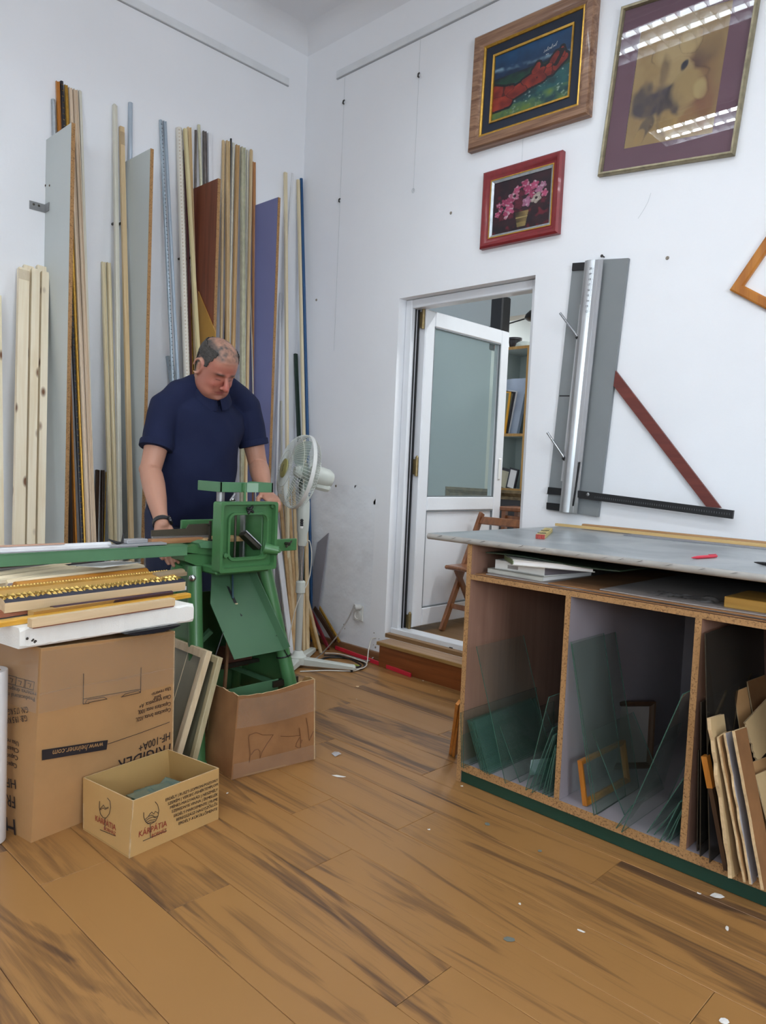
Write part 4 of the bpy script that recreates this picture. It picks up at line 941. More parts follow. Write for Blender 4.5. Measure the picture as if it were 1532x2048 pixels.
FL = [(x, y, r*1.25, k) for x, y, r, k in [(.20, .42, .05, 0), (.14, .55, .045, 0), (.10, .45, .04, 0), (.38, .34, .085, 1), (.28, .44, .07, 0), (.30, .58, .075, 2), (.24, .66, .06, 0), (.46, .50, .08, 3), (.60, .50, .07, 4), (.62, .28, .075, 0), (.72, .22, .06, 2), (.80, .34, .055, 4), (.86, .26, .05, 4), (.76, .47, .075, 5), (.56, .16, .06, 0), (.88, .54, .045, 3), (.16, .70, .05, 3), (.50, .32, .05, 3), (.10, .30, .03, 3), (.68, .38, .05, 0), (.08, .62, .04, 2), (.90, .42, .05, 2), (.42, .22, .05, 2), (.33, .70, .045, 3)]]
FC = [S(196, 70, 116), S(214, 120, 150), S(224, 96, 140), S(112, 28, 52), S(206, 132, 168), S(216, 200, 184)]
def art_flowers(u, v):
    s = nz(u, v, 7)+.4*nz(u, v, 21, 2); x, y = u*1.1, v
    c = mixc(S(38, 22, 34), S(62, 28, 38), .5+s)
    c = mixc(c, S(120, 26, 46), max(0, nz(u, v, 11, 9)-.22)*3) if v > .6 else c
    vx = u-.52
    if .66 < v < .95 and abs(vx) < .12-.05*(v-.66)/.3:
        k = .5+vx*5+.5*s; c = mixc(S(72, 58, 40), S(168, 140, 88), k)
        if .76 < v < .785: c = S(196, 172, 112)
        if v > .86: c = mixc(c, S(200, 176, 104), .4)
    for i, (fx, fy, r, k) in enumerate(FL):
        a = math.atan2(v-fy, (u-fx)*1.1); d = math.hypot((u-fx)*1.1, v-fy); R = r*(1+.16*math.sin(a*5+i)+.25*nz(u, v, 16, i))
        if d < R:
            c = mixc(FC[k], _sc(FC[k], .45), d/R*.6+.5*nz(u, v, 30, i)); c = mixc(c, S(240, 214, 220), max(0, nz(u, v, 24, i+9)-.1)*1.6 if k != 3 else 0)
            if d < r*.28 and k in (1, 5): c = S(50, 22, 34)
    return c
PAINT = printed('painted_canvas', .55, 0); PAPERART = printed('ink_on_paper', .7)
BURL = wood('burl_brown_frame', S(166, 128, 100), S(104, 70, 50), along='X', k=1.4, rough=.35, coat=.3); OLDSILVER = paint('tarnished_silver', S(140, 130, 104), .42, .35, var=.3, vs=30)
REDFRAME = paint('red_frame', S(128, 36, 40), .4, var=.12, vs=30, coat=.2); NAVYMAT = paint('navy_mat', S(34, 40, 54), .8, var=.04); PURPMAT = paint('purple_mat', S(110, 78, 92), .8, var=.03)
def picture(name, label, corners, yf, prof_layers, tilt=0.0):
    TL, TR, BR, BL = [at_y(x, y, yf) for x, y in corners]
    o = BL; u = ((BR-BL)+(TR-TL)); w = u.length/2; u.normalize(); vv = ((TL-BL)+(TR-BR))/2; h = vv.length; vv = (vv-u*vv.dot(u)).normalized(); n = u.cross(vv)
    if n.y > 0: n = -n
    t = thing(name, label, 'picture', (o.x, YW-.002, o.z)); o = o - n*(o-Vector((o.x, YW-.002, o.z))).dot(n); ins = 0
    for nm, mat, prof, sm in prof_layers:
        g = MB(); g.mould(o+(u+vv)*ins, u, vv, n, w-2*ins, h-2*ins, prof); g.build(nm, mat, t, smooth=sm); ins += prof[-2][0] if prof[-1][0] == 0 else prof[-1][0]
    return t, o, u, vv, n, w, h, ins
D1 = YW-.045
t, o, u, v, n, w, h, ins = picture('painting', 'painting of a red reclining figure on a dark sea, broad brown frame', ((939, 78), (1186, -32), (1173, 229), (932.5, 303)), D1,
    [('frame', BURL, [(0, 0), (0, .030), (.012, .043), (.040, .040), (.062, .026), (.062, 0), (0, 0)], 50), ('gold_slip', GOLD, [(0, 0), (0, .026), (.006, .028), (.012, .022), (.012, 0), (0, 0)], None)])
MB().mould(o+(u+v)*ins, u, v, n, w-2*ins, h-2*ins, [(0, .016), (.044, .014)]).build('mat', NAVYMAT, t); ins += .044
MB().mould(o+(u+v)*ins, u, v, n, w-2*ins, h-2*ins, [(0, .010), (0, .020), (.010, .018), (.010, .008)]).build('inner_gold_slip', GOLD, t); ins += .010
painted('canvas', o+u*ins+v*(h-ins)+n*.010, u*(w-2*ins), v*-(h-2*ins), 200, 140, lambda a_, b_: tuple(q*.62 for q in art_sea(a_, b_)[:3]), PAINT, t)
t, o, u, v, n, w, h, ins = picture('framed_drawing', 'large brown ink wash behind glass in a thin tarnished frame with a purple mat', ((1216, 3), (1490, -67), (1472, 286), (1193.5, 351.5)), YW-.028,
    [('frame', OLDSILVER, [(0, 0), (0, .020), (.006, .026), (.014, .024), (.018, .014), (.018, 0), (0, 0)], 50)])
MB().mould(o+(u+v)*ins, u, v, n, w-2*ins, h-2*ins, [(0, .008), (.088, .008)]).build('mat', PURPMAT, t); k = ins+.088
painted('drawing', o+u*k+v*(h-k)+n*.006, u*(w-2*k), v*-(h-2*k), 130, 170, art_wash, PAPERART, t)
q = [o+u*ins+v*ins+n*.012, o+u*(w-ins)+v*ins+n*.012, o+u*(w-ins)+v*(h-ins)+n*.012, o+u*ins+v*(h-ins)+n*.012]
MB().prism(q, n*.002).build('pane', thin_glass('picture_glass', (.97, .98, .97, 1), .0), t)
t, o, u, v, n, w, h, ins = picture('painting', 'small painting of pink flowers in a bronze pot, in a red frame', ((960, 346), (1118.5, 300), (1113, 464), (957, 498)), YW-.036,
    [('frame', REDFRAME, [(0, 0), (0, .026), (.010, .034), (.022, .032), (.030, .022), (.046, .018), (.046, 0), (0, 0)], 45), ('gold_slip', GOLD, [(0, 0), (0, .021), (.005, .021), (.005, 0), (0, 0)], None), ('silver_slip', SILVER, [(0, 0), (0, .018), (.012, .012), (.012, 0), (0, 0)], None)])
painted('canvas', o+u*ins+v*(h-ins)+n*.009, u*(w-2*ins), v*-(h-2*ins), 150, 140, lambda a_, b_: tuple(q*.6 for q in art_flowers(a_, b_)[:3]), PAINT, t)
# empty orange frame hung askew at the right edge of the photograph
c = at_y(1459, 580, YW-.016); ang = math.radians(57); uu = Vector((math.cos(ang), 0, math.sin(ang))); vv = Vector((math.sin(ang), 0, -math.cos(ang)))
t = thing('empty_frame', 'empty orange wood frame hung askew on the right wall', 'picture frame', c)
g = MB(); g.mould(Vector((c.x, YW-.001, c.z)), uu, vv, NY, .42, .34, [(0, 0), (0, .015), (.006, .018), (.032, .018), (.038, .012), (.038, 0), (0, 0)]); g.build('frame', ORANGE, t)

# hanging threads and nails
NAIL = paint('nail', S(66, 62, 60), .4, .6, var=0); THREAD = paint('hanging_thread', S(190, 196, 198), .5, var=0)
rail_z = at_y(675.2, 157, YW).z
for k, (px, py, lo, lb) in enumerate(((688, 204, 700, 'nylon picture thread with two dark hooks, nearest the corner'), (838, 150, 384, 'nylon picture thread with a hook and a ring, left of the red reclining figure'))):
    p = at_y(px, py, YW-.006); q = at_y(px-(5 if k == 0 else 9), lo, YW-.006); q.x = p.x-.004
    t = thing('picture_thread', lb, 'thread', (p.x, YW-.006, q.z))
    MB().tube([(p.x, YW-.006, rail_z), (p.x-.002, YW-.005, (rail_z+q.z)/2), (q.x, YW-.005, q.z)], .0007, 5).build('thread', THREAD, t)
    MB().tube([(p.x, YW-.004, p.z+.012), (p.x, YW-.012, p.z+.004), (p.x, YW-.014, p.z-.012), (p.x+.004, YW-.007, p.z-.014)], .0045, 7).build('hook', NAIL, t)
    r = at_y(*((681, 400) if k == 0 else (828, 381)), YW-.006)
    if k == 0: MB().tube([(q.x, YW-.004, r.z+.010), (q.x, YW-.012, r.z+.004), (q.x, YW-.013, r.z-.010), (q.x+.004, YW-.007, r.z-.012)], .0045, 7).build('hook', NAIL, t)
    else: MB().tube([(q.x+.010*math.cos(a), YW-.007, r.z+.012*math.sin(a)) for a in [2*math.pi*i/12 for i in range(12)]], .0015, 5, closed=True).build('ring', THREAD, t)
p = at_y(1046, 283, YW-.004)
MB().tube([(p.x, YW-.004, p.z+.18), (p.x-.001, YW-.004, p.z-.22)], .0007, 5).build('picture_thread', THREAD, label='short nylon thread between the sea painting and the flower painting', cat='thread')
g = MB()
q = [at_y(x, y, YW-.0008) for x, y in ((1302, 386), (1296, 404), (1286, 422), (1276, 437))]
g.tube(q, .0007, 5).build('wall_scratch', THREAD, wr)

# ================================================================== WALL-HUNG MAT CUTTER
CT = YW-.018
cut = thing('mat_cutter', 'grey board mat cutter with aluminium rail, hung upright on the right wall', 'cutting tool', at_y(1145, 1030, CT))
def poly(pts, y, th, name, mat, parent=cut, **kw): return MB().prism([at_y(px, py, y) for px, py in pts], (0, th, 0)).build(name, mat, parent, **kw)
CGREY = paint('cutter_grey', S(128, 132, 134), .5, var=.03); CEDGE = paint('cutter_edge', S(92, 86, 84), .6, var=.05)
poly([(1203, 519), (1257, 516), (1196, 1034), (1147, 1026)], CT, .016, 'right_board', CGREY)
poly([(1145, 530), (1178, 527), (1127, 1024), (1093, 1019)], CT+.004, .012, 'left_board', CGREY)
poly([(1119, 790.5), (1139, 790.5), (1138.5, 793), (1118.5, 793)], CT+.003, .001, 'board_joint', BLACKPL)
poly([(1145, 526), (1175, 524), (1173, 539), (1143.5, 541)], CT-.004, .010, 'clamp_bar', BLACKPL)
poly([(1093, 1005), (1125, 1008), (1122, 1022), (1092.5, 1018)], CT-.004, .010, 'clamp_bar', BLACKPL)
poly([(1096, 974), (1125, 977), (1123, 990), (1094, 988)], CT-.006, .012, 'clamp_bar', BLACKPL)
poly([(1160, 609), (1167, 609), (1129, 963), (1121.5, 962)], CT-.006, .010, 'slide_strip', ALU)
# rail: rounded cylinder part and a flat flange with the printed scale
pa, pb = at_y(1181, 521, CT-.022), at_y(1129, 1024, CT-.022)
rx = Vector((pb.x-pa.x, 0, pb.z-pa.z)).normalized(); side = Vector((-rx.z, 0, rx.x)); side = side if side.x > 0 else -side
g = MB(); pr = [(-.026+.052*k/10, .010*math.sin(math.pi*k/10)+.004) for k in range(11)]; pr = [(-.026, -.006)]+pr+[(.026, -.006)]
g.sweep(pr, pa, pb, side); 
rail = g.build('rail', ALU, cut, smooth=40)
MB().sweep([(.022, -.006), (.064, -.006), (.064, .000), (.046, .000), (.044, .004), (.022, .004)], pa, pb, side).build('rail_flange', ALU, cut)
nrm = NY
def text(s, size, o, x, y, mat, parent, name='lettering', depth=.0004, align='LEFT', shear=0, label=None, space=1.0, sx=1.0):
    cu = bpy.data.curves.new(name, 'FONT'); cu.body = s; cu.size = size; cu.align_x = align; cu.extrude = depth/2; cu.shear = shear; cu.space_line = space; cu.resolution_u = 2
    tmp = bpy.data.objects.new('t', cu); COL.objects.link(tmp); dg = bpy.context.evaluated_depsgraph_get(); me = bpy.data.meshes.new_from_object(tmp.evaluated_get(dg)); bpy.data.objects.remove(tmp); bpy.data.curves.remove(cu)
    me.name = name; me.materials.clear(); me.materials.append(mat)
    x = Vector(x).normalized(); y = Vector(y).normalized(); z = x.cross(y)
    ob = bpy.data.objects.new(name, me); ob.matrix_basis = frame_matrix(Vector(o), x*sx, y, z)
    ob.parent = parent; COL.objects.link(ob); ob.matrix_parent_inverse = wmat(parent).inverted()
    if label: ob['label'] = label
    return ob
L = (pb-pa).length
for k, s in enumerate(('20', '19', '18', '17', '16', '15', '14', '13', '12')):
    o = pa+rx*(.045+.024*k)+side*.006+NY*.0138; text(s, .014, o, -rx if False else side, -rx, BLACKPL, rail, 'number')
g = MB()
for k in range(40): o = pa+rx*(.04+.006*k)+side*.020+NY*.0105; g.bar(o, o+side*(.004 if k % 4 else .007), .0008, .0008, rx)
g.build('scale_mark', BLACKPL, rail, kind='stuff')
for f, px, py in ((0, 1194, 528), (0, 1192, 534), (0, 1139, 1012), (0, 1137, 1018)):
    p = at_y(px, py, CT-.018); MB().lathe([(.006, 0), (.006, .002), (.003, .003)], (p.x, CT-.020, p.z), NY, 10).build('screw', STEEL, cut)
poly([(1157, 924), (1160, 924), (1147, 1012), (1144, 1012)], CT-.026, .004, 'blade_slot', BLACKPL)
for a, c in (((1120, 626), (1156, 675)), ((1094.5, 865), (1129, 917))):
    p, q = at_y(a[0], a[1], CT-.045), at_y(c[0], c[1], CT-.020)
    t2 = MB().tube([p, q], .0055, 8).build('lever_arm', CHROME, cut, smooth=50); MB().tube([q+Vector((-.003, -.006, .004)), q+Vector((.004, .012, -.008))], .010, 10).build('pivot_knob', BLACKPL, t2, smooth=50)
poly([(1155.5, 981), (1180, 984), (1467, 1021), (1465, 1038), (1184, 1000), (1155, 995)], CT-.030, .012, 'fence', BLACKPL)
g = MB(); pts = [at_y(x, y, CT-.0305) for x, y in ((1190, 996), (1464, 1031))]
for k in range(60): p = pts[0].lerp(pts[1], k/60); g.bar(p, p+Z*.008, .001, .0008, PX)
g.build('scale_mark', paint('grey_mark', S(110, 112, 116), .5, var=0), cut, kind='stuff')
p = at_y(1176, 989, CT-.032); MB().lathe([(.008, 0), (.008, .003), (.004, .005)], p, NY, 10).build('screw', STEEL, cut)
poly([(1231, 741), (1442, 1016), (1412, 1013), (1227, 772)], CT-.004, .012, 'brace', wood('red_brown_brace', S(118, 58, 48), S(94, 42, 36), along='X', rough=.4))
p = at_y(1206, 513, YW-.012); g = MB().tube([(p.x, YW, p.z), (p.x, YW-.022, p.z+.002)], .003, 7); g.lathe([(.007, 0), (.007, .002)], (p.x, YW-.022, p.z), NY, 9); g.build('hanging_nail', NAIL, cut)
# wall socket with its plug, cord further below
p = at_y(718, 1226, YW)
so = thing('wall_socket', 'white wall socket low on the right wall with a plug in it', 'socket', (p.x, YW, p.z))
MB().span((p.x-.038, YW-.016, p.z-.045), (p.x+.050, YW-.0062, p.z+.052), .006).build('plate', WHITEPL, so)
MB().lathe([(.030, 0), (.034, .008), (.022, .010), (.020, .004)], (p.x+.008, YW-.016, p.z-.010), NY, 20).build('socket_ring', WHITEPL, so, smooth=50)
q = at_y(711, 1214, YW-.05)
MB().tube([(q.x+.006, YW-.016, q.z-.004), (q.x, YW-.045, q.z), (q.x-.010, YW-.058, q.z+.012)], [.017, .017, .008], 12).build('plug', WHITEPL, so, smooth=45)

# ================================================================== GREEN MOULDING CHOPPER
saw = thing('moulding_chopper', 'green cast-iron moulding chopper on splayed tubular legs with a long measuring arm', 'machine', (-2.45, 1.71, 0))
HXF, HY0, HY1, HZ0, HZ1 = -2.360, 1.572, 1.840, .722, .992
HXB = at_y(427, 1004, HY0).x
def rrect(y0, y1, z0, z1, r, x, n=5):
    out = []
    for cy, cz, a0 in ((y1-r, z1-r, 0), (y0+r, z1-r, 90), (y0+r, z0+r, 180), (y1-r, z0+r, 270)):
        for k in range(n+1): a = math.radians(a0+90*k/n); out.append((x, cy+r*math.cos(a), cz+r*math.sin(a)))
    return out
def ring_solid(g, outer, inner, d, mi=0):
    n = len(outer); b = len(g.v); g.v.extend(outer+inner+[(p[0]+d, p[1], p[2]) for p in outer]+[(p[0]+d, p[1], p[2]) for p in inner])
    for i in range(n):
        j = (i+1) % n
        for q in ([b+i, b+j, b+n+j, b+n+i], [b+2*n+i, b+3*n+i, b+3*n+j, b+2*n+j], [b+i, b+2*n+i, b+2*n+j, b+j], [b+n+i, b+n+j, b+3*n+j, b+3*n+i]): g.f.append(q); g.m.append(mi)
wa, wb = at_x(461, 1031, HXF-.02), at_x(530, 1112, HXF-.02)
g = MB()
ring_solid(g, rrect(HY0, HY1, HZ0, HZ1, .010, HXF), rrect(HY0+.012, HY1-.012, HZ0+.016, HZ1-.010, .012, HXF), HXB-HXF)       # outer shell
ring_solid(g, rrect(HY0+.006, HY1-.006, HZ0+.008, HZ1-.006, .012, HXF-.026), rrect(wa.y, wb.y, wb.z, wa.z, .024, HXF-.026), -.012)   # recessed plate with the window
ring_solid(g, rrect(wa.y-.011, wb.y+.010, wb.z-.011, wa.z+.010, .030, HXF-.014), rrect(wa.y-.002, wb.y+.002, wb.z-.002, wa.z+.002, .024, HXF-.014), -.014)
head = g.build('head_casting', GREEN, saw, smooth=35)
g = MB(); g.span((-2.66, HY0+.005, HZ0-.012), (HXF-.03, HY1-.01, HZ0+.020), .006); g.span((-2.66, HY0+.005, HZ0), (-2.648, HY1-.02, HZ1-.09), .003); g.span((-2.66, HY1-.04, HZ0), (HXF-.05, HY1-.020, HZ1-.03), .003)
g.build('table_casting', GREEN, saw)
# cutter carriage seen through the window
c0 = at_x(490, 1060, -2.50)
MB().span((-2.53, c0.y-.006, HZ0+.02), (-2.50, c0.y+.004, HZ1-.02), .002).build('guide_bar', STEEL, head)
kA, kB = at_x(487, 1068, -2.44), at_x(518, 1098, -2.42)
MB().bar((-2.45, kA.y, kA.z), (-2.43, kB.y, kB.z), .05, .016, (1, 0, 0), .002).build('blade_carrier', DARKSTEEL, head)
MB().bar((-2.445, kA.y+.004, kA.z+.012), (-2.425, kB.y+.004, kB.z+.012), .045, .004, (1, 0, 0)).build('blade', ALU, head)
c1 = at_x(470, 1080, -2.46); MB().tube([(-2.46, c1.y, HZ0+.02), (-2.46, c1.y, HZ1-.03)], .005, 8).build('guide_rod', DARKSTEEL, head)
MB().span((-2.60, HY0+.02, .822), (-2.50, HY1-.05, .838), .002).build('wood_on_table', TAN, head)
pk = at_x(501, 1020, HXF-.012)
g = MB(); g.lathe([(.008, -.012), (.010, 0), (.012, .010), (.006, .014)], (HXF-.026, pk.y, pk.z), PX, 12)
for k in range(4): a = math.radians(45+90*k+12); g.bar((HXF-.014, pk.y, pk.z), (HXF-.012, pk.y+.019*math.cos(a), pk.z+.019*math.sin(a)), .010, .010, PX, .003)
g.build('star_knob', BLACKPL, saw)
for px, py in ((450, 1111), (545, 1012)):
    p = at_x(px, py, HXF-.022); MB().lathe([(.010, 0), (.012, .004), (.009, .012), (.004, .013)], (HXF-.026, p.y, p.z), PX, 12).build('bolt_boss', GREEN, head, smooth=50)
pa, pb = at_x(537, 1100, HXF), at_x(559, 1102, HXF+.02)
MB().tube([(HXF-.02, pa.y-.006, pa.z+.006), (HXF+.012, pb.y, pb.z)], [.022, .018], 14).tube([(HXF+.012, pb.y, pb.z), (HXF+.020, pb.y+.002, pb.z)], [.010, .008], 10).build('pivot_boss', GREEN, saw, smooth=50)
a, c = at_x(563, 1078, -2.40), at_x(591, 1100, -2.40)
MB().span((-2.405, HY1-.005, c.z), (-2.392, c.y, a.z), .002).build('right_stop_bar', GREEN, saw)
p = at_x(571, 1087, -2.39); MB().tube([(-2.39, p.y, p.z), (-2.365, p.y, p.z)], .007, 9).tube([(-2.37, p.y-.012, p.z-.012), (-2.37, p.y+.016, p.z+.012)], .004, 7).build('thumb_screw', DARKSTEEL, saw)
# lifting yoke above the head
yx = -2.42; a, c = at_x(441, 964, yx), at_x(546, 985, yx)
g = MB(); g.span((yx-.008, a.y, c.z), (yx, c.y, a.z), .001); g.span((yx-.16, a.y, c.z), (yx, a.y+.008, a.z), .001); g.span((yx-.16, c.y-.008, c.z), (yx-.0, c.y, a.z), .001)
g.build('lifting_yoke', GREENLT, saw)
s0, s1 = at_x(494, 966, yx), at_x(516, 984.5, yx); MB().span((yx, s0.y, s1.z), (yx+.0012, s1.y, s0.z)).build('sticker', STICKER, saw)
r0 = at_x(490, 966, yx+.006); MB().tube([(yx+.008, r0.y, a.z-.002), (yx+.008, r0.y, HZ1-.005)], .005, 8).span((yx+.001, r0.y-.012, a.z-.035), (yx+.012, r0.y-.004, a.z-.004)).build('trip_rod', GREEN, saw)
for px in (441,): q = at_x(px, 990, yx-.05); MB().tube([(yx-.05, q.y, HZ1-.01), (yx-.05, q.y, c.z+.002)], .016, 14).build('guide_column', STEEL, saw, smooth=50)
q = at_x(465, 998, yx-.03); MB().tube([(yx-.03, q.y-.012, HZ1), (yx-.03, q.y+.010, HZ1+.028)], .004, 7).lathe([(.008, 0), (.010, .005), (.006, .010)], (yx-.03, q.y+.004, HZ1-.001), Z, 10).build('set_screw', CHROME, saw, smooth=50)
# long measuring arm to the left
AX = -2.470; AZ = .824
g = MB(); g.span((AX-.006, .30, AZ-.042), (AX, 1.50, AZ), .0015); g.span((AX-.075, .30, AZ-.008), (AX, 1.50, AZ), .0015); g.build('measuring_arm', GREENLT, saw)
MB().span((AX-.030, .32, AZ), (AX-.004, 1.30, AZ+.0025)).build('steel_rule', ALU, saw)
a = [at_x(x, y, AX-.012) for x, y in ((364, 1097), (400, 1087), (446, 1090), (446, 1107), (432, 1112), (366, 1104))]
MB().prism(a, (-.10, 0, 0)).build('arm_bracket', GREEN, saw)
a = [at_x(x, y, AX+.006) for x, y in ((398, 1087), (412, 1082), (446, 1085), (443, 1098), (402, 1096))]
MB().prism(a, (-.12, 0, 0)).build('clamp_plate', GREENLT, saw)
a = [at_x(x, y, AX-.02) for x, y in ((366, 1108), (436, 1108), (432, 1124), (414, 1132), (392, 1131), (370, 1122))]
MB().prism(a, (-.10, 0, 0)).build('arm_casting', GREEN, saw)
q = at_x(420, 1068, AX-.03); MB().tube([(AX-.03, q.y, AZ-.01), (AX-.03, q.y, AZ+.085)], .006, 9).tube([(AX-.03, q.y-.012, AZ+.070), (AX-.03, q.y+.004, AZ+.07)], .005, 7).lathe([(.010, 0), (.010, .008), (.005, .010)], (AX-.03, q.y, AZ+.004), Z, 10).build('clamp_bolt', DARKSTEEL, saw)
fp = [at_x(x, y, AX-.085) for x, y in ((303, 1061), (373, 1057), (378, 1049), (420, 1047), (420, 1074), (303, 1077))]
MB().prism(fp, (-.006, 0, 0)).build('fence_plate', paint('fence_steel', S(86, 80, 68), .4, .5, var=.12), saw)
MB().bar(fp[5]+Vector((.004, 0, .002)), fp[4]+Vector((.004, 0, .002)), .012, .008, Z).build('fence_rail', STEEL, saw)
# stop with black thumb lever
q = at_x(268, 1082, AX-.03); st = MB().span((AX-.055, q.y-.10, AZ+.0026), (AX-.008, q.y+.12, AZ+.010), .001).span((AX-.06, q.y-.03, AZ+.010), (AX-.02, q.y+.05, AZ+.026), .002).build('length_stop', paint('zinc', S(176, 178, 182), .4, .5, var=.08), saw)
q2 = at_x(233, 1080, AX-.03); MB().tube([(AX-.03, q2.y-.03, AZ+.028), (AX-.03, q2.y+.004, AZ+.014), (AX-.03, q2.y+.022, AZ+.016), (AX-.03, q2.y+.026, AZ+.05)], [.003, .006, .005, .003], 7).build('thumb_lever', BLACKPL, st)
# legs, side plate, cross wires
legs = [((-2.362, 1.502, 0), (-2.492, 1.545, .735)), ((-2.335, 1.985, 0), (-2.462, 1.860, .715)), ((-2.86, 1.50, 0), (-2.60, 1.545, .735)), ((-2.84, 2.00, 0), (-2.60, 1.86, .715))]
for a, c in legs: MB().tube([a, c], [.030, .028], 18).lathe([(.034, 0), (.034, .012)], a, Z, 16).build('leg', GREEN, saw, smooth=50)
def lp(k, z): a, c = Vector(legs[k][0]), Vector(legs[k][1]); return a+(c-a)*(z/c.z)
MB().prism([lp(0, .735)+Vector((-.02, .0, 0)), lp(2, .735), lp(2, .12), lp(0, .12)+Vector((-.015, 0, 0))], (0, .004, 0)).build('side_plate', GREEN, saw)
MB().prism([lp(1, .70)+Vector((-.02, .0, 0)), lp(3, .70), lp(3, .12), lp(1, .12)+Vector((-.015, 0, 0))], (0, .004, 0)).build('side_plate', GREEN, saw)
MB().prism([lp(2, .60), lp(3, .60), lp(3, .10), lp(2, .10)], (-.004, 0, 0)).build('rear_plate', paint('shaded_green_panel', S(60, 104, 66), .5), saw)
p = at_x(396, 1138, -2.48); MB().lathe([(.014, 0), (.014, .006), (.010, .010), (.004, .012)], (-2.462, 1.520, .695), (.6, -.8, 0), 14).build('leg_bolt', CHROME, saw, smooth=50)
A, B, C = at_x(422, 1147, -2.50), at_x(504, 1147, -2.50), at_x(469, 1319, -2.30)
nn = (B-A).cross(C-A).normalized()
cp = [at_plane(x, y, A, nn) for x, y in ((424, 1143), (421, 1207), (469, 1319), (567, 1300), (496, 1143))]
if nn.x < 0: nn = -nn
ch = MB().prism(cp, -nn*.003).build('chute', CHUTE, saw)
cq = [at_plane(x, y, A, nn) for x, y in ((496, 1143), (567, 1300))]; MB().prism([cq[0], cq[1], cq[1]+nn*.03+Vector((0, .01, 0)), cq[0]+nn*.03+Vector((0, .01, 0))], (0, .003, 0)).build('chute_lip', CHUTE, saw)
for pts in (((453, 1172), (458, 1174), (474, 1206), (468, 1206)), ((480, 1227), (485, 1231), (482, 1233))):
    MB().prism([at_plane(x, y, A, nn)+nn*.0012 for x, y in pts], -nn*.001).build('worn_slot', BLACKPL, ch)
q = at_plane(472, 1208, A, nn); MB().box(q+nn*.003, (.006, .010, .004)).build('wood_chip', PALE, label='wood chip stuck in the chute', parent=ch)
a = at_x(465, 1150, -2.47); c = at_plane(464, 1198, A, nn)+nn*.006; MB().tube([a, c], .004, 8).build('hanging_rod', paint('blue_steel', S(60, 84, 96), .4, .5), saw)
for (k, z, m) in ((0, .245, 1), (1, .345, 0)):
    p = lp(k, z); MB().lathe([(.0318, -.003), (.0326, 0), (.0318, .003)], p, (Vector(legs[k][1])-Vector(legs[k][0])), 18).build('cable_tie', BLACKPL, saw)
    q = p+Vector((.03, 0, 0)); e = at_plane(*((447, 1263) if k == 0 else (552, 1271)), A, nn); MB().tube([q, e], .0025, 6).build('tie_wire', BLACKPL, saw)
# foot treadle near the floor
ta, tb2 = at_x(459, 1379, -2.385), at_x(557, 1362, -2.385); tz = max(ta.z, tb2.z); y0, y1 = ta.y, tb2.y
g = MB(); g.span((-2.392, y0, tz-.055), (-2.385, y1, tz), .001); g.span((-2.80, y0, tz-.03), (-2.385, y0+.012, tz-.012)); g.span((-2.80, y1-.012, tz-.03), (-2.385, y1, tz-.012)); g.build('treadle_frame', GREENLT, saw)
MB().span((-2.60, 1.52, tz+.02), (-2.585, 1.98, tz+.035)).span((-2.40, 1.86, tz-.03), (-2.375, 1.99, tz-.005)).build('treadle_shaft', DARKSTEEL, saw)
MB().bar((-2.50, 1.70, .10), (-2.52, 1.735, .50), .010, .012, PX).build('pull_rod', wood('brown_rod', S(150, 112, 80), S(120, 84, 56)), saw)
MB().tube([(-2.66, 1.80, .30), (-2.66, 1.92, .30)], .05, 18).build('counterweight', paint('rusty_iron', S(96, 56, 40), .7, var=.25, vs=12), saw, smooth=50)
MB().bar((-2.62, 1.53, .30), (-2.54, 1.66, .46), .02, .02, PX).build('treadle_link', GREENLT, saw)
# the moulding lying on the arm and the piece being cut
lay('moulding', 'white and pink moulding lying on the measuring arm', (AX-.030, .34), (AX-.034, 1.215), AZ+.003, .042, .014, WHITE, 'moulding', prof=[(-.021, 0), (.021, 0), (.021, .003), (.0, .008), (-.010, .015), (-.021, .015)])
o = MB().span((AX-.050, .36, AZ+.018), (AX-.036, 1.05, AZ+.022)).build('wood_slip', wood('pinkish_slip', S(206, 166, 142), S(182, 140, 116), along='Y'), label='thin pinkish wood slip on top of the white moulding on the arm', cat='wood strip')
lay('moulding', 'brown-faced moulding lying at the fence of the chopper', (AX-.066, at_x(300, 1080, AX-.066).y), (AX-.066, 1.60), AZ+.001, .030, .018, wood('brown_face', S(174, 124, 84), S(140, 92, 58), along='Y'), 'moulding')

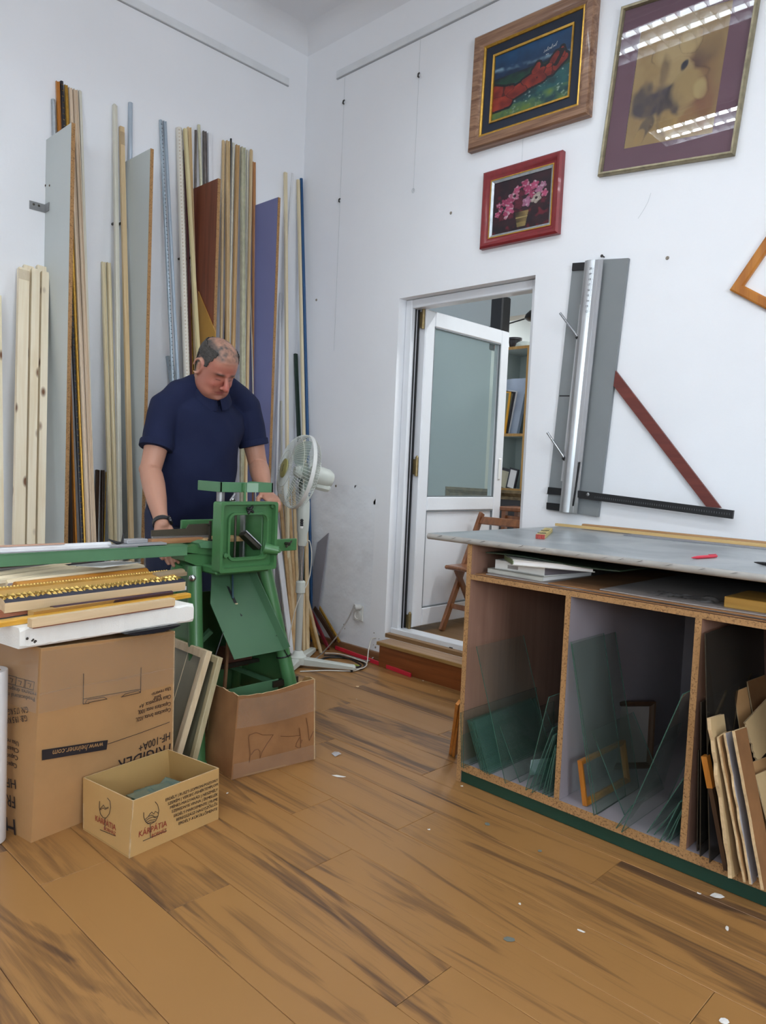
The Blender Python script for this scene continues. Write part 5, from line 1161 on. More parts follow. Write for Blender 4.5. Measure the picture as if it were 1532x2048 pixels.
# ================================================================== BOXES IN FRONT OF THE CHOPPER
def face_text(s, p0, p1, size, plane, mat, parent, flip=True, name='lettering', lift=.0008, label=None):
    """lettering on a flat box face, running from pixel p0 to pixel p1 along the face"""
    pp, nn_ = plane; a, c = at_plane(*p0, pp, nn_), at_plane(*p1, pp, nn_); x = (c-a); L = x.length; x.normalize(); y = nn_.cross(x).normalized()
    o = text(s, size, a+nn_*lift, x, y, mat, parent, name, depth=.0004)
    wd = max(v.co.x for v in o.data.vertices)-min(v.co.x for v in o.data.vertices); k = L/wd; m = o.matrix_basis.copy()
    o.matrix_basis = m @ Matrix.Diagonal((k, 1, 1, 1))
    return o
def box_sheet(g, a, c, d, e, th, n=10, dent=.004, seed=0, top=None, mi=0):
    """a cardboard wall a-c at the foot, e-d at the top (a below e, c below d)"""
    a, c, d, e = map(Vector, (a, c, d, e)); nr = (c-a).cross(e-a).normalized(); b = len(g.v)
    for i in range(n+1):
        for j in range(n+1):
            u, v = i/n, j/n; lo = a.lerp(c, u); hi = e.lerp(d, u)
            if top: hi = lo.lerp(hi, top(u))
            p = lo.lerp(hi, v); k = dent*noise.noise((u*3+seed, v*3, seed*1.7))*min(1, 6*u*(1-u))*min(1, 8*v); g.v.append(tuple(p+nr*k)); g.v.append(tuple(p+nr*(k-th)))
    R = (n+1)*2
    for i in range(n):
        for j in range(n):
            q = b+i*R+2*j; g.f.append([q, q+R, q+R+2, q+2]); g.m.append(mi); g.f.append([q+1, q+3, q+R+3, q+R+1]); g.m.append(mi+1)
        q = b+i*R+2*n; g.f.append([q, q+R, q+R+1, q+1]); g.m.append(mi+2)
    for i in (0, n):
        for j in range(n): q = b+i*R+2*j; g.f.append([q, q+2, q+3, q+1]); g.m.append(mi+2)
# -- big upside-down carton
b0, b1 = at_z(62, 1686), at_z(345, 1572); BH = .592
t0 = at_z(82, 1297, BH); t1 = at_plane(350, 1262, b0, (b1-b0).cross(t0-b0)); bk = at_z(15, 1660)-b0; bk = bk.normalized()*.50
fr_ = (b1-b0).normalized(); perp = Vector((-fr_.y, fr_.x, 0)); perp = perp if perp.x < 0 else -perp; bk = (bk*.5+perp*.25)
big = thing('carton', 'large battered cardboard carton standing upside down, wrapped in clear tape, under the foam slab', 'box', b0)
g = MB(); v2, v3 = b1+bk, b0+bk; u2, u3 = t1+bk*.98, t0+bk*.98
box_sheet(g, b0, b1, t1, t0, .005, 14, .003, 1); box_sheet(g, v3, b0, t0, u3, .005, 10, .003, 2); box_sheet(g, b1, v2, u2, t1, .005, 8, .004, 3); box_sheet(g, v2, v3, u3, u2, .005, 8, .004, 4)
body = g.build('carton_walls', [CARD, CARDIN, CARDEDGE], big, smooth=40)
MB().prism([t0-Z*.012, t1-Z*.012, u2-Z*.012, u3-Z*.012], Z*.005).build('top_flap', CARD, big)
fn = (b1-b0).cross(t0-b0).normalized(); fn = fn if fn.x > 0 else -fn; FP = (b0+fn*.0034, fn)
ln = (b0-v3).cross(t0-b0).normalized(); ln = ln if ln.y < 0 else -ln; LP = (b0+ln*.0034, ln)
MB().prism([at_plane(x, y, *FP) for x, y in ((84, 1500), (215.6, 1480), (213, 1499), (84, 1520.6))], fn*.0006).build('printed_band', INK, big)
face_text('www.heinner.com', (207, 1484), (106, 1500.5), .026, (FP[0]+fn*.001, fn), INKLT, big)
for s, p0, p1, sz in (('HF-100A+', (341, 1463.5), (279, 1489), .040), ('FRIGIDER', (343, 1486), (238, 1520), .056), ('Capacitate bruta:102L', (342, 1415), (272, 1436), .021), ('Capacitate neta:100L', (342, 1403), (276, 1421), .021), ('Clasa energetica: A+', (342, 1388.5), (279, 1409), .021), ('Usa reversi-', (342, 1373), (303, 1386), .019), ('bila', (322, 1388), (309, 1393), .019)):
    face_text(s, p0, p1, sz, FP, INK, big)
def strokes(name, lines, plane, r, mat, parent, label=None):
    pp, nn_ = plane; g = MB()
    for l in lines: g.tube([at_plane(x, y, pp, nn_)+nn_*.0006 for x, y in l], r, 5)
    return g.build(name, mat, parent, label=label)
strokes('printed_line', [((215.6, 1488), (280, 1466), (339, 1444))], FP, .0009, INK, big)
strokes('printed_drawing', [((167, 1347), (166, 1408)), ((282, 1335), (281, 1385)), ((166, 1398), (281, 1378)), ((166, 1408), (178, 1407), (177, 1405), (214, 1398)), ((170, 1406), (174, 1399.5), (208, 1394), (214, 1398)), ((242, 1394), (281, 1385)), ((243, 1394), (250, 1388), (276, 1381), (280, 1384))], FP, .0009, INK, big, label='printed outline of a refrigerator')
for s, p0, p1, sz in (('G.N: 17.5 KG', (56, 1413), (16, 1418), .026), ('G.B: 19.5 KG', (54, 1430), (12, 1436), .026), ('Producatorul isi', (70, 1395), (14, 1384), .018), ('rezerva dreptul', (73, 1385), (14, 1371), .018), ('Usa re', (38, 1484), (15, 1476), .020), ('Clasa', (38, 1498), (15, 1491), .020), ('Capac', (36, 1512), (15, 1507), .020), ('Capac', (34, 1528), (15, 1523), .020), ('HF', (32, 1560), (14, 1556), .040), ('FR', (31, 1594), (14, 1588), .052), ('H', (32, 1640), (14, 1634), .085)):
    face_text(s, p0, p1, sz, LP, INK, big)
strokes('printed_icon', [((x, 1352+k), (x+17, 1356+k), (x+15, 1372+k), (x-2, 1368+k), (x, 1352+k)) for x, k in ((16, -2), (33, 3), (52, 8))]+[((x+4, 1358+k), (x+10, 1360+k), (x+8, 1367+k)) for x, k in ((16, -2), (33, 3), (52, 8))], LP, .0010, INK, big, label='printed care icons')
g = MB()                                                    # wide bands of clear tape round the top
for z0, z1 in ((.455, .585), (.40, .46)):
    for (p, q, pt, qt, n_) in ((b0, b1, t0, t1, fn), (v3, b0, u3, t0, ln)):
        k0, k1 = z0/BH, z1/BH; m = 30
        for i in range(m):
            A1, A2 = [], []
            for f in (i/m, (i+1)/m):
                lo, hi = p.lerp(q, f), pt.lerp(qt, f); w1 = .004*math.sin(f*9+z0*40)
                A1.append(lo.lerp(hi, k0+w1)+n_*(.0050+.0016*noise.noise((f*14, z0*30, 1)))); A2.append(lo.lerp(hi, k1)+n_*(.0050+.0016*noise.noise((f*14, z1*30, 2))))
            g.add([A1[0], A1[1], A2[1], A2[0]], [(0, 1, 2, 3)])
g.build('clear_tape', TAPE, big, smooth=60)
# -- foam slab on the carton and the black bag under it
FZ0, FZ1 = .600, .660
a, c = at_z(39, 1299, FZ0), at_z(387, 1243, FZ0); back = bk.normalized()*.60
def foam_slab():
    g = MB(); rr = random.Random(8); n = 40; rings = []
    for i in range(n+1):
        f = i/n; p = a.lerp(c, f); ch = .004+.004*rr.random(); e = (.012 if i in (0, n) else 0)
        b_ = back*(1-.0*f)
        pts = [p+Vector((0, 0, ch+e*.4)), p+Vector((0, 0, FZ1-FZ0-ch-e*.6)), p-back.normalized()*-.006+Vector((0, 0, FZ1-FZ0)), p+b_+Vector((0, 0, FZ1-FZ0)), p+b_, p-back.normalized()*-.005]
        j = .0018*noise.noise((f*30, 0, 0)); rings.append([q+fn*j for q in pts])
    g.loft(rings); return g
fo = foam_slab().build('foam_slab', FOAM, label='white polystyrene foam slab lying on the big carton, loaded with mouldings', cat='foam slab')
g = MB(); fd = (c-a).normalized()
for px, py, r in ((54, 1277, .004), (66, 1279, .003), (70, 1283, .005), (64, 1281, .003), (189, 1262, .003), (195, 1266, .003), (239, 1238, .002)):
    q = at_plane(px, py, a, fn)+fn*.0012; g.lathe([(r*1.1, 0), (r, .001)], q, fn, 7)
g.build('foam_pit', paint('dark_pit', S(70, 64, 58), .9, var=0), fo, kind='stuff', label='dark pits in the foam edge')
g = MB(); n = 22; rings = []
for i in range(n+1):
    f = i/n; p = a.lerp(c, .54+.36*f)+bk.normalized()*-.012; h = .014*math.sin(math.pi*f)**.6+.001; w_ = .003*noise.noise((f*8, 3, 0))
    rings.append([p+Z*(-h+w_), p+Z*-.001, p-bk.normalized()*-.10+Z*-.001, p-bk.normalized()*-.10+Z*-.004])
g.loft(rings); g.build('plastic_bag', paint('black_bag', S(30, 30, 36), .3, var=.05), smooth=50, label='black plastic bag squeezed between the carton and the foam slab', cat='bag')

# ---- moulding offcuts heaped on the foam slab (front bottom edge given, body going back)
YW_ = {}
def yw(mat_name, l, d, **k): return wood(mat_name, l, d, along='Y', **k)
NAT = yw('natural_strip', S(226, 200, 162), S(208, 178, 136)); NATP = yw('pale_strip', S(240, 224, 194), S(228, 208, 172)); TANS = yw('tan_slip', S(192, 154, 92), S(168, 128, 68)); MAH = yw('mahogany_strip', S(150, 92, 66), S(118, 64, 44), rough=.35); YEL = yw('yellow_strip', S(224, 172, 66), S(200, 142, 44), rough=.35); ORN = yw('orange_strip', S(206, 142, 56), S(176, 112, 36), rough=.35, coat=.2); LIL = paint('lilac_white', S(206, 200, 208), .5, var=.03); DBR = yw('dark_brown_strip', S(92, 64, 46), S(66, 44, 32))
GH = 'moulding offcuts heaped on the foam slab'
def heap(label, p0, p1, z, wd, h, mat, prof=None, mats=None, faces=None, tilt=None):
    a, c = at_z(*p0, z), at_z(*p1, z); d = (c-a).normalized(); bkv = Vector((-d.y, d.x, 0)); bkv = bkv if bkv.x < 0 else -bkv
    a, c = a+bkv*wd/2, c+bkv*wd/2
    o, M, L = lay('moulding_offcut', label, a, c, z, wd, h, mats or mat, 'moulding', prof, GH)
    if faces:
        for i, p in enumerate(o.data.polygons):
            if i >= 2 and i-2 < len(faces): p.material_index = faces[i-2]
    return o, M, L
hz = FZ1+.0012
o, M, L = heap('natural square-section lath with a dark underside, frontmost on the foam slab', (64, 1256), (350, 1211), hz+.0035, .024, .024, NAT)
MB().span((-.011, .004, -.003), (.012, L-.004, .0)).build('dark_base', MAH, o, M=M)
heap('long yellow stick passing behind the frontmost natural lath', (-40, 1267), (394, 1197.5), hz, .030, .014, YEL, prof=[(-.045, 0), (-.016, 0), (-.016, .012), (-.020, .015), (-.045, .015)])
heap('tan flat slip behind the frontmost natural lath', (78, 1236), (322, 1197), hz+.010, .020, .014, TANS, prof=[(-.046, 0), (-.020, 0), (-.014, .014), (-.046, .014)])
heap('dark purple-brown lacquered piece at the right of the front row', (121, 1226), (359, 1193), hz+.013, .018, .012, paint('purple_brown_lacquer', S(70, 48, 56), .3), prof=[(-.050, 0), (-.028, 0), (-.024, .010), (-.034, .015), (-.050, .012)])
heap('long mahogany moulding behind the tan slip', (-30, 1250), (332, 1191), hz+.006, .035, .020, MAH, prof=[(-.070, 0), (-.034, 0), (-.034, .010), (-.046, .016), (-.056, .019), (-.070, .019)])
heap('white lacquered stub behind the dark purple-brown piece', (330, 1193), (391, 1183), hz+.010, .02, .012, WHITE, prof=[(-.060, 0), (-.036, 0), (-.036, .014), (-.060, .014)])
heap('black thin slip sticking out at the right end of the heap', (340, 1187), (389, 1180.5), hz+.016, .02, .006, BLACK, prof=[(-.075, 0), (-.055, 0), (-.055, .006), (-.075, .006)])
# the broad ornate frame piece: pale wood side, black band, gold leaf, tan flat, gold beads
PR = [(-.058, 0), (.052, 0), (.055, .030), (.047, .036), (.034, .040), (.008, .044), (-.034, .052), (-.042, .058), (-.054, .058), (-.058, .050)]
o, M, L = heap('broad ornate gold and black frame piece with a pale raw wood side', (10, 1227), (371, 1180), hz+.018, .11, .05, None, prof=PR, mats=[NAT, NAVYBLK, GOLD, yw('satin_tan', S(208, 164, 92), S(190, 142, 70), rough=.35), DULLGOLD], faces=[4, 0, 1, 1, 2, 3, 4, 2, 2, 4])
g = MB(); rr = random.Random(2)
y = .006
while y < L-.006:                                           # curled leaves along the black band, beads along the back
    for k in (0, 1):
        cx = .034-.018*k+rr.uniform(-.003, .003); s = rr.choice((-1, 1)); zt = .041+.004*k
        pts = [(cx-.010, y-.004*s), (cx-.002, y+.008), (cx+.010, y+.005*s), (cx+.002, y-.006)]; b = len(g.v)
        g.v.extend([(p[0], p[1], zt-.002+(.034-p[0])*.12) for p in pts]); g.v.append((cx, y+.001, zt+.006))
        for i in range(4): g.f.append([b+i, b+(i+1) % 4, b+4]); g.m.append(0)
    y += .017
g.build('gold_leaves', paint('bright_gold', S(222, 186, 104), .28, .6, var=.15, vs=80), o, M=M, kind='stuff', label='curling gold leaves along the black band')
g = MB(); y = .004
while y < L-.004:
    for cx, r, zt in ((-.048, .0050, .057),):
        b = len(g.v)
        for k in range(6): a_ = math.pi*k/3; g.v.append((cx+r*math.cos(a_), y+r*.9*math.sin(a_), zt))
        for k in range(6): a_ = math.pi*k/3; g.v.append((cx+r*.6*math.cos(a_), y+r*.6*math.sin(a_), zt+.0042))
        for k in range(6): g.f.append([b+k, b+(k+1) % 6, b+6+(k+1) % 6, b+6+k]); g.m.append(0)
        g.f.append([b+6+k for k in range(6)]); g.m.append(0)
    y += .0105
g.build('gold_beads', MATS['bright_gold'], o, M=M, kind='stuff', label='row of gold beads along the back edge')
heap('round orange-gold moulding with a carved pale end, behind the ornate frame piece', (38, 1182), (299, 1151), .712, .045, .026, ORN, prof=[(-.0225+.045*(.5-.5*math.cos(math.pi*k/8)), .026*math.sin(math.pi*k/8)+.001) for k in range(9)])
heap('pale broad moulding with a lilac-white lower side, near the back of the heap', (16, 1178), (290, 1144), .716, .085, .034, None, prof=[(-.042, 0), (.030, 0), (.043, .018), (.036, .026), (.0, .030), (-.042, .034)], mats=[NATP, LIL], faces=[0, 1, 0, 0, 0, 0])
heap('light yellow grooved moulding behind the pale broad one', (-30, 1172), (160, 1143), .735, .06, .026, NATP, prof=[(-.03, 0), (.03, 0), (.03, .010), (.016, .013), (.010, .020), (-.006, .020), (-.012, .028), (-.03, .028)])
heap('tan moulding under the light yellow grooved one', (-30, 1186), (60, 1168), .705, .05, .022, ORN, prof=P_STEP(.05, .022) and [(x-.025, y) for x, y in P_STEP(.05, .022)])
heap('brown moulding stub at the left of the heap, below the carved pale end', (-30, 1215), (24, 1203), .690, .05, .022, DULLGOLD, prof=[(x-.025, y) for x, y in P_COVE(.05, .022)])
heap('dark navy strip lying across the back of the heap', (-30, 1151), (209, 1128), .748, .045, .012, NAVYBLK)
heap('brown moulding at the back left of the heap, under the arm', (-30, 1143), (100, 1133), .750, .03, .014, DBR)
heap('reddish brown slip at the very back left of the heap', (-30, 1137), (96, 1127), .752, .02, .014, MAH)
heap('grey-brown moulding end sticking out at the back right of the heap', (318, 1160), (374, 1151), .715, .032, .024, yw('grey_brown_strip', S(160, 140, 112), S(134, 112, 86)), prof=[(x-.016, y) for x, y in P_STEP(.032, .024)])
heap('yellow-gold slip beside the grey-brown moulding end', (60, 1188), (340, 1149), .700, .020, .012, YEL)
q = [at_z(x, y, .762) for x, y in ((140, 1131), (205, 1135.5), (283, 1125), (226, 1122))]
MB().prism(q, Z*.001).build('paper_sheet', PAPER, label='white paper sheet lying on the back of the moulding heap', cat='paper')

# ---- white paper roll at the left edge
rad = .047; rc = Vector((-2.272, .742, 0)); zt = at_pole(3, 1338, rc).z
t = thing('paper_roll', 'white paper roll standing at the left edge beside the big carton', 'roll', rc)
MB().lathe([(rad-.001, .002), (rad, .004), (rad, zt-.002), (rad-.001, zt), (rad*.62, zt), (rad*.60, zt-.05)], rc, Z, 32, cap=False).build('roll', WHITE, t, smooth=50)
MB().lathe([(rad*.60, .002), (rad*.60, zt-.002), (rad*.52, zt-.002), (rad*.52, .002)], rc, Z, 24, cap=False).build('core', CARD, t, smooth=50)

# ---- two frames leaning on the chopper's leg behind the carton
def frame_lean(label, B, T, Lb, wd, th, mat, back, zrot=0):
    B, T = Vector(B), Vector(T); v = (T-B).normalized(); u = Vector(Lb)-T; u = u-v*u.dot(v); w = u.length; u.normalize(); h = (T-B).length; n = v.cross(u); n = n if n.y < 0 else -n
    B = B+Z*(th*.3+.002)
    t = thing('framed_board', label, 'picture frame', B); g = MB(); g.mould(B, u, v, n, w, h, [(0, -th), (0, 0), (wd*.1, .002), (wd, .001), (wd, -th*.6), (wd*1.2, -th*.6), (wd*1.2, -th), (0, -th)])
    g.build('frame', mat, t); k = wd*.9
    MB().prism([B+u*k+v*k-n*th*.55, B+u*(w-k)+v*k-n*th*.55, B+u*(w-k)+v*(h-k)-n*th*.55, B+u*k+v*(h-k)-n*th*.55], -n*.003).build('panel', back, t)
    g = MB(); g.bar(B+u*w*.46+v*k-n*th*.54, B+u*w*.46+v*(h-k)-n*th*.54, .003, .002, u); g.build('panel_seam', PALE, t); return t
OLIVEP = paint('olive_grey_panel', S(128, 122, 98), .4, var=.12, vs=5); BIRCH = wood('birch_frame', S(216, 196, 164), S(194, 170, 134))
B = at_z(341, 1560); T = at_x(415, 1306, B.x); Lb = at_y(348, 1288, T.y+.024)
frame_lean('pale wood frame with an olive-grey panel leaning on the chopper\'s leg behind the carton', B, T, T+Vector((-.32, .02, 0)), .032, .020, BIRCH, OLIVEP)
B2 = at_z(371, 1560); T2 = at_x(432, 1320, B2.x)
frame_lean('second pale wood frame, standing just behind the first olive-grey one', B2+Vector((0, .012, 0)), T2+Vector((0, .012, 0)), T2+Vector((-.34, .03, 0)), .024, .018, wood('greenish_frame', S(186, 174, 140), S(160, 146, 112)), OLIVEP)

# ---- small wine carton with its top cut off, glass scraps inside
sb = [at_z(258, 1717), at_z(437, 1638), None, at_z(166, 1659)]; sb[2] = sb[1]+sb[3]-sb[0]; SHt = .166
sc = thing('small_carton', 'small open tan wine carton on the floor before the big one, sides printed', 'box', sb[0])
tops = [at_pole(266, 1602, sb[0]), None, None, None]; tops[1] = at_plane(438, 1536, sb[0], (sb[1]-sb[0]).cross(tops[0]-sb[0])); tops[3] = at_plane(166, 1555, sb[0], (sb[3]-sb[0]).cross(tops[0]-sb[0])); tops[2] = tops[1]+tops[3]-tops[0]
WINE = card('wine_carton', S(190, 152, 96), var=.05); WINEIN = card('wine_carton_inside', S(172, 138, 84), var=.06)
g = MB()
for i, j in ((0, 1), (3, 0), (1, 2), (2, 3)): box_sheet(g, sb[i], sb[j], tops[j], tops[i], .0035, 6, .0015, i+5)
g.build('carton_walls', [WINE, WINEIN, CARDEDGE], sc, smooth=40)
MB().prism([p+Z*.002 for p in sb], Z*.003).build('carton_floor', WINEIN, sc)
sn = (sb[1]-sb[0]).cross(tops[0]-sb[0]).normalized(); sn = sn if sn.x > 0 else -sn; SPl = (sb[0]+sn*.0016, sn)
sl = (sb[3]-sb[0]).cross(tops[0]-sb[0]).normalized(); sl = sl if sl.y < 0 else -sl; SLl = (sb[0]+sl*.0016, sl)
def F2(x, y): return (x/3.3304, 1260+y/3.3304)
rows = ['ERDÉLY | RUSZT-SOPRON-POZSONY', 'SZERÉM | VERSEC-FEHÉRTEMPLOM', 'MÉNES-MAGYARÁD | NESZMÉLY', 'SZEREDNYE-VINNA | ÉRMELLÉK', 'ERDÉLY-MAROSMENTE | FIUME', 'BEREGSZÁSZ-NAGYSZŐLLŐS', 'ERDÉLY-KÜKÜLLŐMENTE']
ends = [((1100, 1142), (1450, 1006)), ((1116, 1168), (1450, 1035)), ((1130, 1193), (1448, 1070)), ((1142, 1219), (1448, 1102)), ((1155, 1248), (1447, 1134)), ((1173, 1273), (1445, 1165)), ((1187, 1299), (1444, 1198))]
for s, (p, q) in zip(rows, ends): face_text(s, F2(*p), F2(*q), .0125, SPl, INK, sc)
face_text('KÁRPÁTIA', F2(920, 1382), F2(1108, 1305), .026, SPl, INKRED, sc, name='brand_lettering'); face_text('BORHÁZ', F2(1008, 1385), F2(1105, 1345), .017, SPl, INKRED, sc, name='brand_lettering')
LOGO = [[(1032, 1143), (1050, 1165), (1058, 1200), (1052, 1240), (1036, 1272), (1008, 1290), (985, 1290), (966, 1270), (957, 1245), (957, 1215)], [(985, 1245), (1000, 1222), (1010, 1212), (1024, 1226), (1034, 1207), (1056, 1222)], [(962, 1265), (990, 1240), (1012, 1232), (1030, 1245), (1050, 1240)], [(966, 1275), (990, 1255), (1015, 1245), (1045, 1252)], [(972, 1283), (998, 1268), (1036, 1262)], [(980, 1290), (1005, 1280), (1026, 1276)], [(1000, 1290), (1001, 1380)], [(952, 1405), (1110, 1335)]]
strokes('brand_emblem', [[F2(*p) for p in l] for l in LOGO], SPl, .0008, INK, sc)
LOGO2 = [[(716, 1118), (733, 1140), (738, 1180), (728, 1225), (708, 1252), (688, 1250), (670, 1225), (662, 1180), (664, 1140)], [(664, 1195), (690, 1165), (702, 1188), (722, 1180)], [(664, 1200), (688, 1185), (702, 1195), (722, 1185)], [(700, 1252), (700, 1330)], [(668, 1330), (770, 1372)]]
strokes('brand_emblem', [[F2(*p) for p in l] for l in LOGO2], SLl, .0008, INK, sc)
face_text('KÁRPÁTIA', F2(634, 1268), F2(770, 1335), .024, SLl, INKRED, sc, name='brand_lettering'); face_text('BORHÁZ', F2(692, 1330), F2(770, 1368), .015, SLl, INKRED, sc, name='brand_lettering')
inn = (sb[2]-sb[1]).normalized(); en = (sb[0]-sb[1]).normalized()
ip = (sb[1]+en*.005, en)
face_text('KÁRPÁTIA BORHÁZ VINOTÉKA', (349, 1524), (408, 1548), .012, ip, INKRED, sc)
rr = random.Random(12); cxy = (sb[0]+sb[2])/2; eu, ev = (sb[1]-sb[0]), (sb[3]-sb[0])
for k in range(12):
    a0 = rr.uniform(0, 6.28); f, h = rr.uniform(.28, .72), rr.uniform(.30, .70); z = .055+.0055*k; r = rr.uniform(.055, .085)
    c0 = sb[0]+eu*f+ev*h; tx, ty = rr.uniform(-.22, .22), rr.uniform(-.22, .22); pl = []
    for i in range(4):
        an = a0+math.pi/2*i+rr.uniform(-.5, .5); d = r*rr.uniform(.6, 1.0); p = Vector((d*math.cos(an), d*math.sin(an), 0)); q = c0+p; s_, t_ = (q-sb[0]).dot(eu)/eu.dot(eu), (q-sb[0]).dot(ev)/ev.dot(ev); s_, t_ = min(max(s_, .05), .95), min(max(t_, .06), .94); q = sb[0]+eu*s_+ev*t_
        q = Vector((q.x, q.y, z+(q-c0).dot(Vector((tx, ty, 0))))); pl.append(q)
    MB().prism(pl, Z*.002, 0, 1).build('glass_scrap', [thin_glass('scrap_glass', (.62, .76, .72, 1), .03, haze=.25, hazec=(.34, .46, .42, 1)) if 'scrap_glass' not in MATS else MATS['scrap_glass'], GLASSEDGE], label='clear glass scrap in the heap inside the small open carton', cat='glass', group='glass scraps in the small carton')

# ---- worn open carton under the chute
mb = [at_z(462, 1560), at_z(630, 1518), None, at_z(408, 1525)]; mb[2] = mb[1]+mb[3]-mb[0]
mt = [at_pole(476, 1392, mb[0]), None, None, at_pole(424, 1366, mb[3])]; mt[1] = at_plane(630, 1358, mb[0], (mb[1]-mb[0]).cross(mt[0]-mb[0])); mt[2] = mb[2]+Z*.31
ot = thing('open_carton', 'worn open brown carton with scribbles and tape, standing under the chopper\'s chute', 'box', mb[0])
g = MB()
box_sheet(g, mb[0], mb[1], mt[1], mt[0], .005, 16, .006, 11, top=lambda u: 1-.04*math.sin(math.pi*min(1, u*1.3))+.012*noise.noise((u*14, 0, 0)))
box_sheet(g, mb[3], mb[0], mt[0], mt[3], .005, 10, .005, 12, top=lambda u: 1+.02*noise.noise((u*12, 5, 0)))
box_sheet(g, mb[1], mb[2], mt[2], mt[1], .005, 12, .004, 13, top=lambda u: 1.0-.62*max(0, u-.35)/.65+.02*noise.noise((u*14, 9, 0)))
box_sheet(g, mb[2], mb[3], mt[3], mt[2], .005, 12, .004, 14, top=lambda u: .46+.50*max(0, u-.6)/.4+.03*noise.noise((u*14, 2, 0)))
g.build('carton_walls', [CARDDK, CARDIN, CARDEDGE], ot, smooth=40); MB().prism([p+Z*.003 for p in mb], Z*.004).build('carton_floor', CARDIN, ot)
mn = (mb[1]-mb[0]).cross(mt[0]-mb[0]).normalized(); mn = mn if mn.x > 0 else -mn; MP = (mb[0]+mn*.0045, mn)
def F5(x, y): return (390+x/5.892, 1330+y/5.892)
strokes('scribble', [[F5(*p) for p in l] for l in ([(640, 1150), (650, 1060), (630, 860), (640, 825), (720, 795), (800, 825), (922, 822), (850, 925), (790, 1025), (765, 1100), (765, 1020), (740, 990), (700, 1005), (660, 1060)], [(1010, 838), (1100, 842), (1235, 832), (1228, 740), (1245, 860), (1245, 970), (1215, 975), (1185, 960), (1195, 920), (1235, 850)], [(1310, 625), (1330, 740), (1345, 890), (1365, 850), (1395, 780)], [(1245, 930), (1262, 880)])], MP, .0009, PEN, ot, label='brown handwritten scribbles')
for (a, c, at_, ct_, n_, k0, k1) in ((mb[0], mb[1], mt[0], mt[1], mn, .62, .97), (mb[0], mb[1], mt[0], mt[1], mn, .02, .20)):
    g = MB(); m = 14
    for i in range(m):
        q = []
        for f, kk in ((i/m, k0), ((i+1)/m, k0), ((i+1)/m, k1), (i/m, k1)):
            lo, hi = a.lerp(c, f), at_.lerp(ct_, f); q.append(lo.lerp(hi, kk*(1-.04*math.sin(math.pi*f)))+n_*(.0095+.001*noise.noise((f*8, kk*9, 3))))
        g.add(q, [(0, 1, 2, 3)])
    g.build('clear_tape', TAPE, ot, smooth=60)

# ================================================================== STANDING FAN
FB = Vector((-3.19, 2.664, 0))
fan = thing('standing_fan', 'grey-white standing fan with a wire guard beside the man', 'fan', FB)
dA = Vector((.254, .168, 0)).normalized(); dB = Vector((-.168, .254, 0)).normalized()
for d, L in ((dA, .335), (-dA, .30), (dB, .32), (-dB, .30)):
    s = Vector((-d.y, d.x, 0)); p0, p1 = FB+d*.02, FB+d*L; h0, h1 = .058, .038; w0, w1 = .024, .019
    g = MB(); rings = []
    for p, h, w_ in ((p0, h0, w0), (p1-d*.01, h1, w1), (p1, h1-.006, w1*.8)):
        rings.append([p-s*w_+Z*.016, p+s*w_+Z*.016, p+s*w_+Z*(h-.006), p+s*(w_-.006)+Z*h, p-s*(w_-.006)+Z*h, p-s*w_+Z*(h-.006)])
    g.loft(rings); l = g.build('base_leg', GREYPL, fan); MB().lathe([(.010, .001), (.011, .016)], p1-d*.022, Z, 10).build('rubber_foot', BLACKPL, l)
MB().lathe([(.048, .02), (.050, .030), (.048, .060), (.034, .072), (.026, .090), (.020, .094)], FB, Z, 28).build('base_hub', GREYPL, fan, smooth=40)
MB().lathe([(.0195, .09), (.0195, .435)], FB, Z, 20).build('lower_pole', GREYPOLE, fan, smooth=50)
MB().lathe([(.022, .42), (.027, .425), (.027, .485), (.020, .492)], FB, Z, 20).build('height_collar', GREYPL, fan, smooth=40)
MB().lathe([(.0125, .49), (.0125, .70)], FB, Z, 16).build('chrome_pole', CHROME, fan, smooth=50, label='bare chrome upper pole')
body = MB().lathe([(.024, .690), (.026, .695), (.027, .76), (.033, .775), (.036, .85), (.035, .93), (.028, .965), (.020, .985)], FB, Z, 26).build('control_box', GREYPL, fan, smooth=40)
cdir = (Vector((0, 0, 0))-FB); cdir.z = 0; cdir.normalize(); csd = Vector((-cdir.y, cdir.x, 0))
for k in range(4):
    c = FB+cdir*.0345+Z*(.835-.013*k)-csd*.006; g = MB().lathe([(.009, 0), (.009, .004), (.006, .006)], c, cdir, 12)
    g.build('speed_button', WHITEPL if k == 3 else BLACKPL, body, smooth=40)
MB().tube([FB+cdir*.022+Z*.985, FB+cdir*.034+Z*.965, FB+cdir*.036+Z*.945], .003, 6).build('clip', BLACKPL, body)
el = math.radians(11); ax = (Vector((-.342, -.94, 0)).normalized()*math.cos(el)+Z*math.sin(el)).normalized()
HC = at_pole(600, 944, (-3.212, 2.645)); R = .208
MB().tube([FB+Z*.98, FB+Z*1.02, HC-ax*.10-Z*.03], [.016, .018, .02], 12).build('neck', GREYPL, fan, smooth=50)
motor = MB().lathe([(.050, -.065), (.056, -.075), (.058, -.12), (.054, -.17), (.040, -.195), (.016, -.203)], HC, ax, 24).build('motor_housing', GREYPL, fan, smooth=40)
MB().box(HC-ax*.13-Z*.055, (.10, .075, .04), Matrix((ax, Z.cross(ax).normalized(), ax.cross(Z.cross(ax).normalized()))).transposed(), .012).build('motor_skirt', GREYPL, fan)
MB().lathe([(.006, 0), (.006, .016), (.009, .017), (.007, .022)], HC-ax*.12+Z*.056, Z, 8).build('swing_knob', WHITEPL, motor, smooth=50)
gx, gy, gz = basis(ax)
def gp(r, a, h): return HC+(gx*math.cos(a)+gy*math.sin(a))*r+ax*h
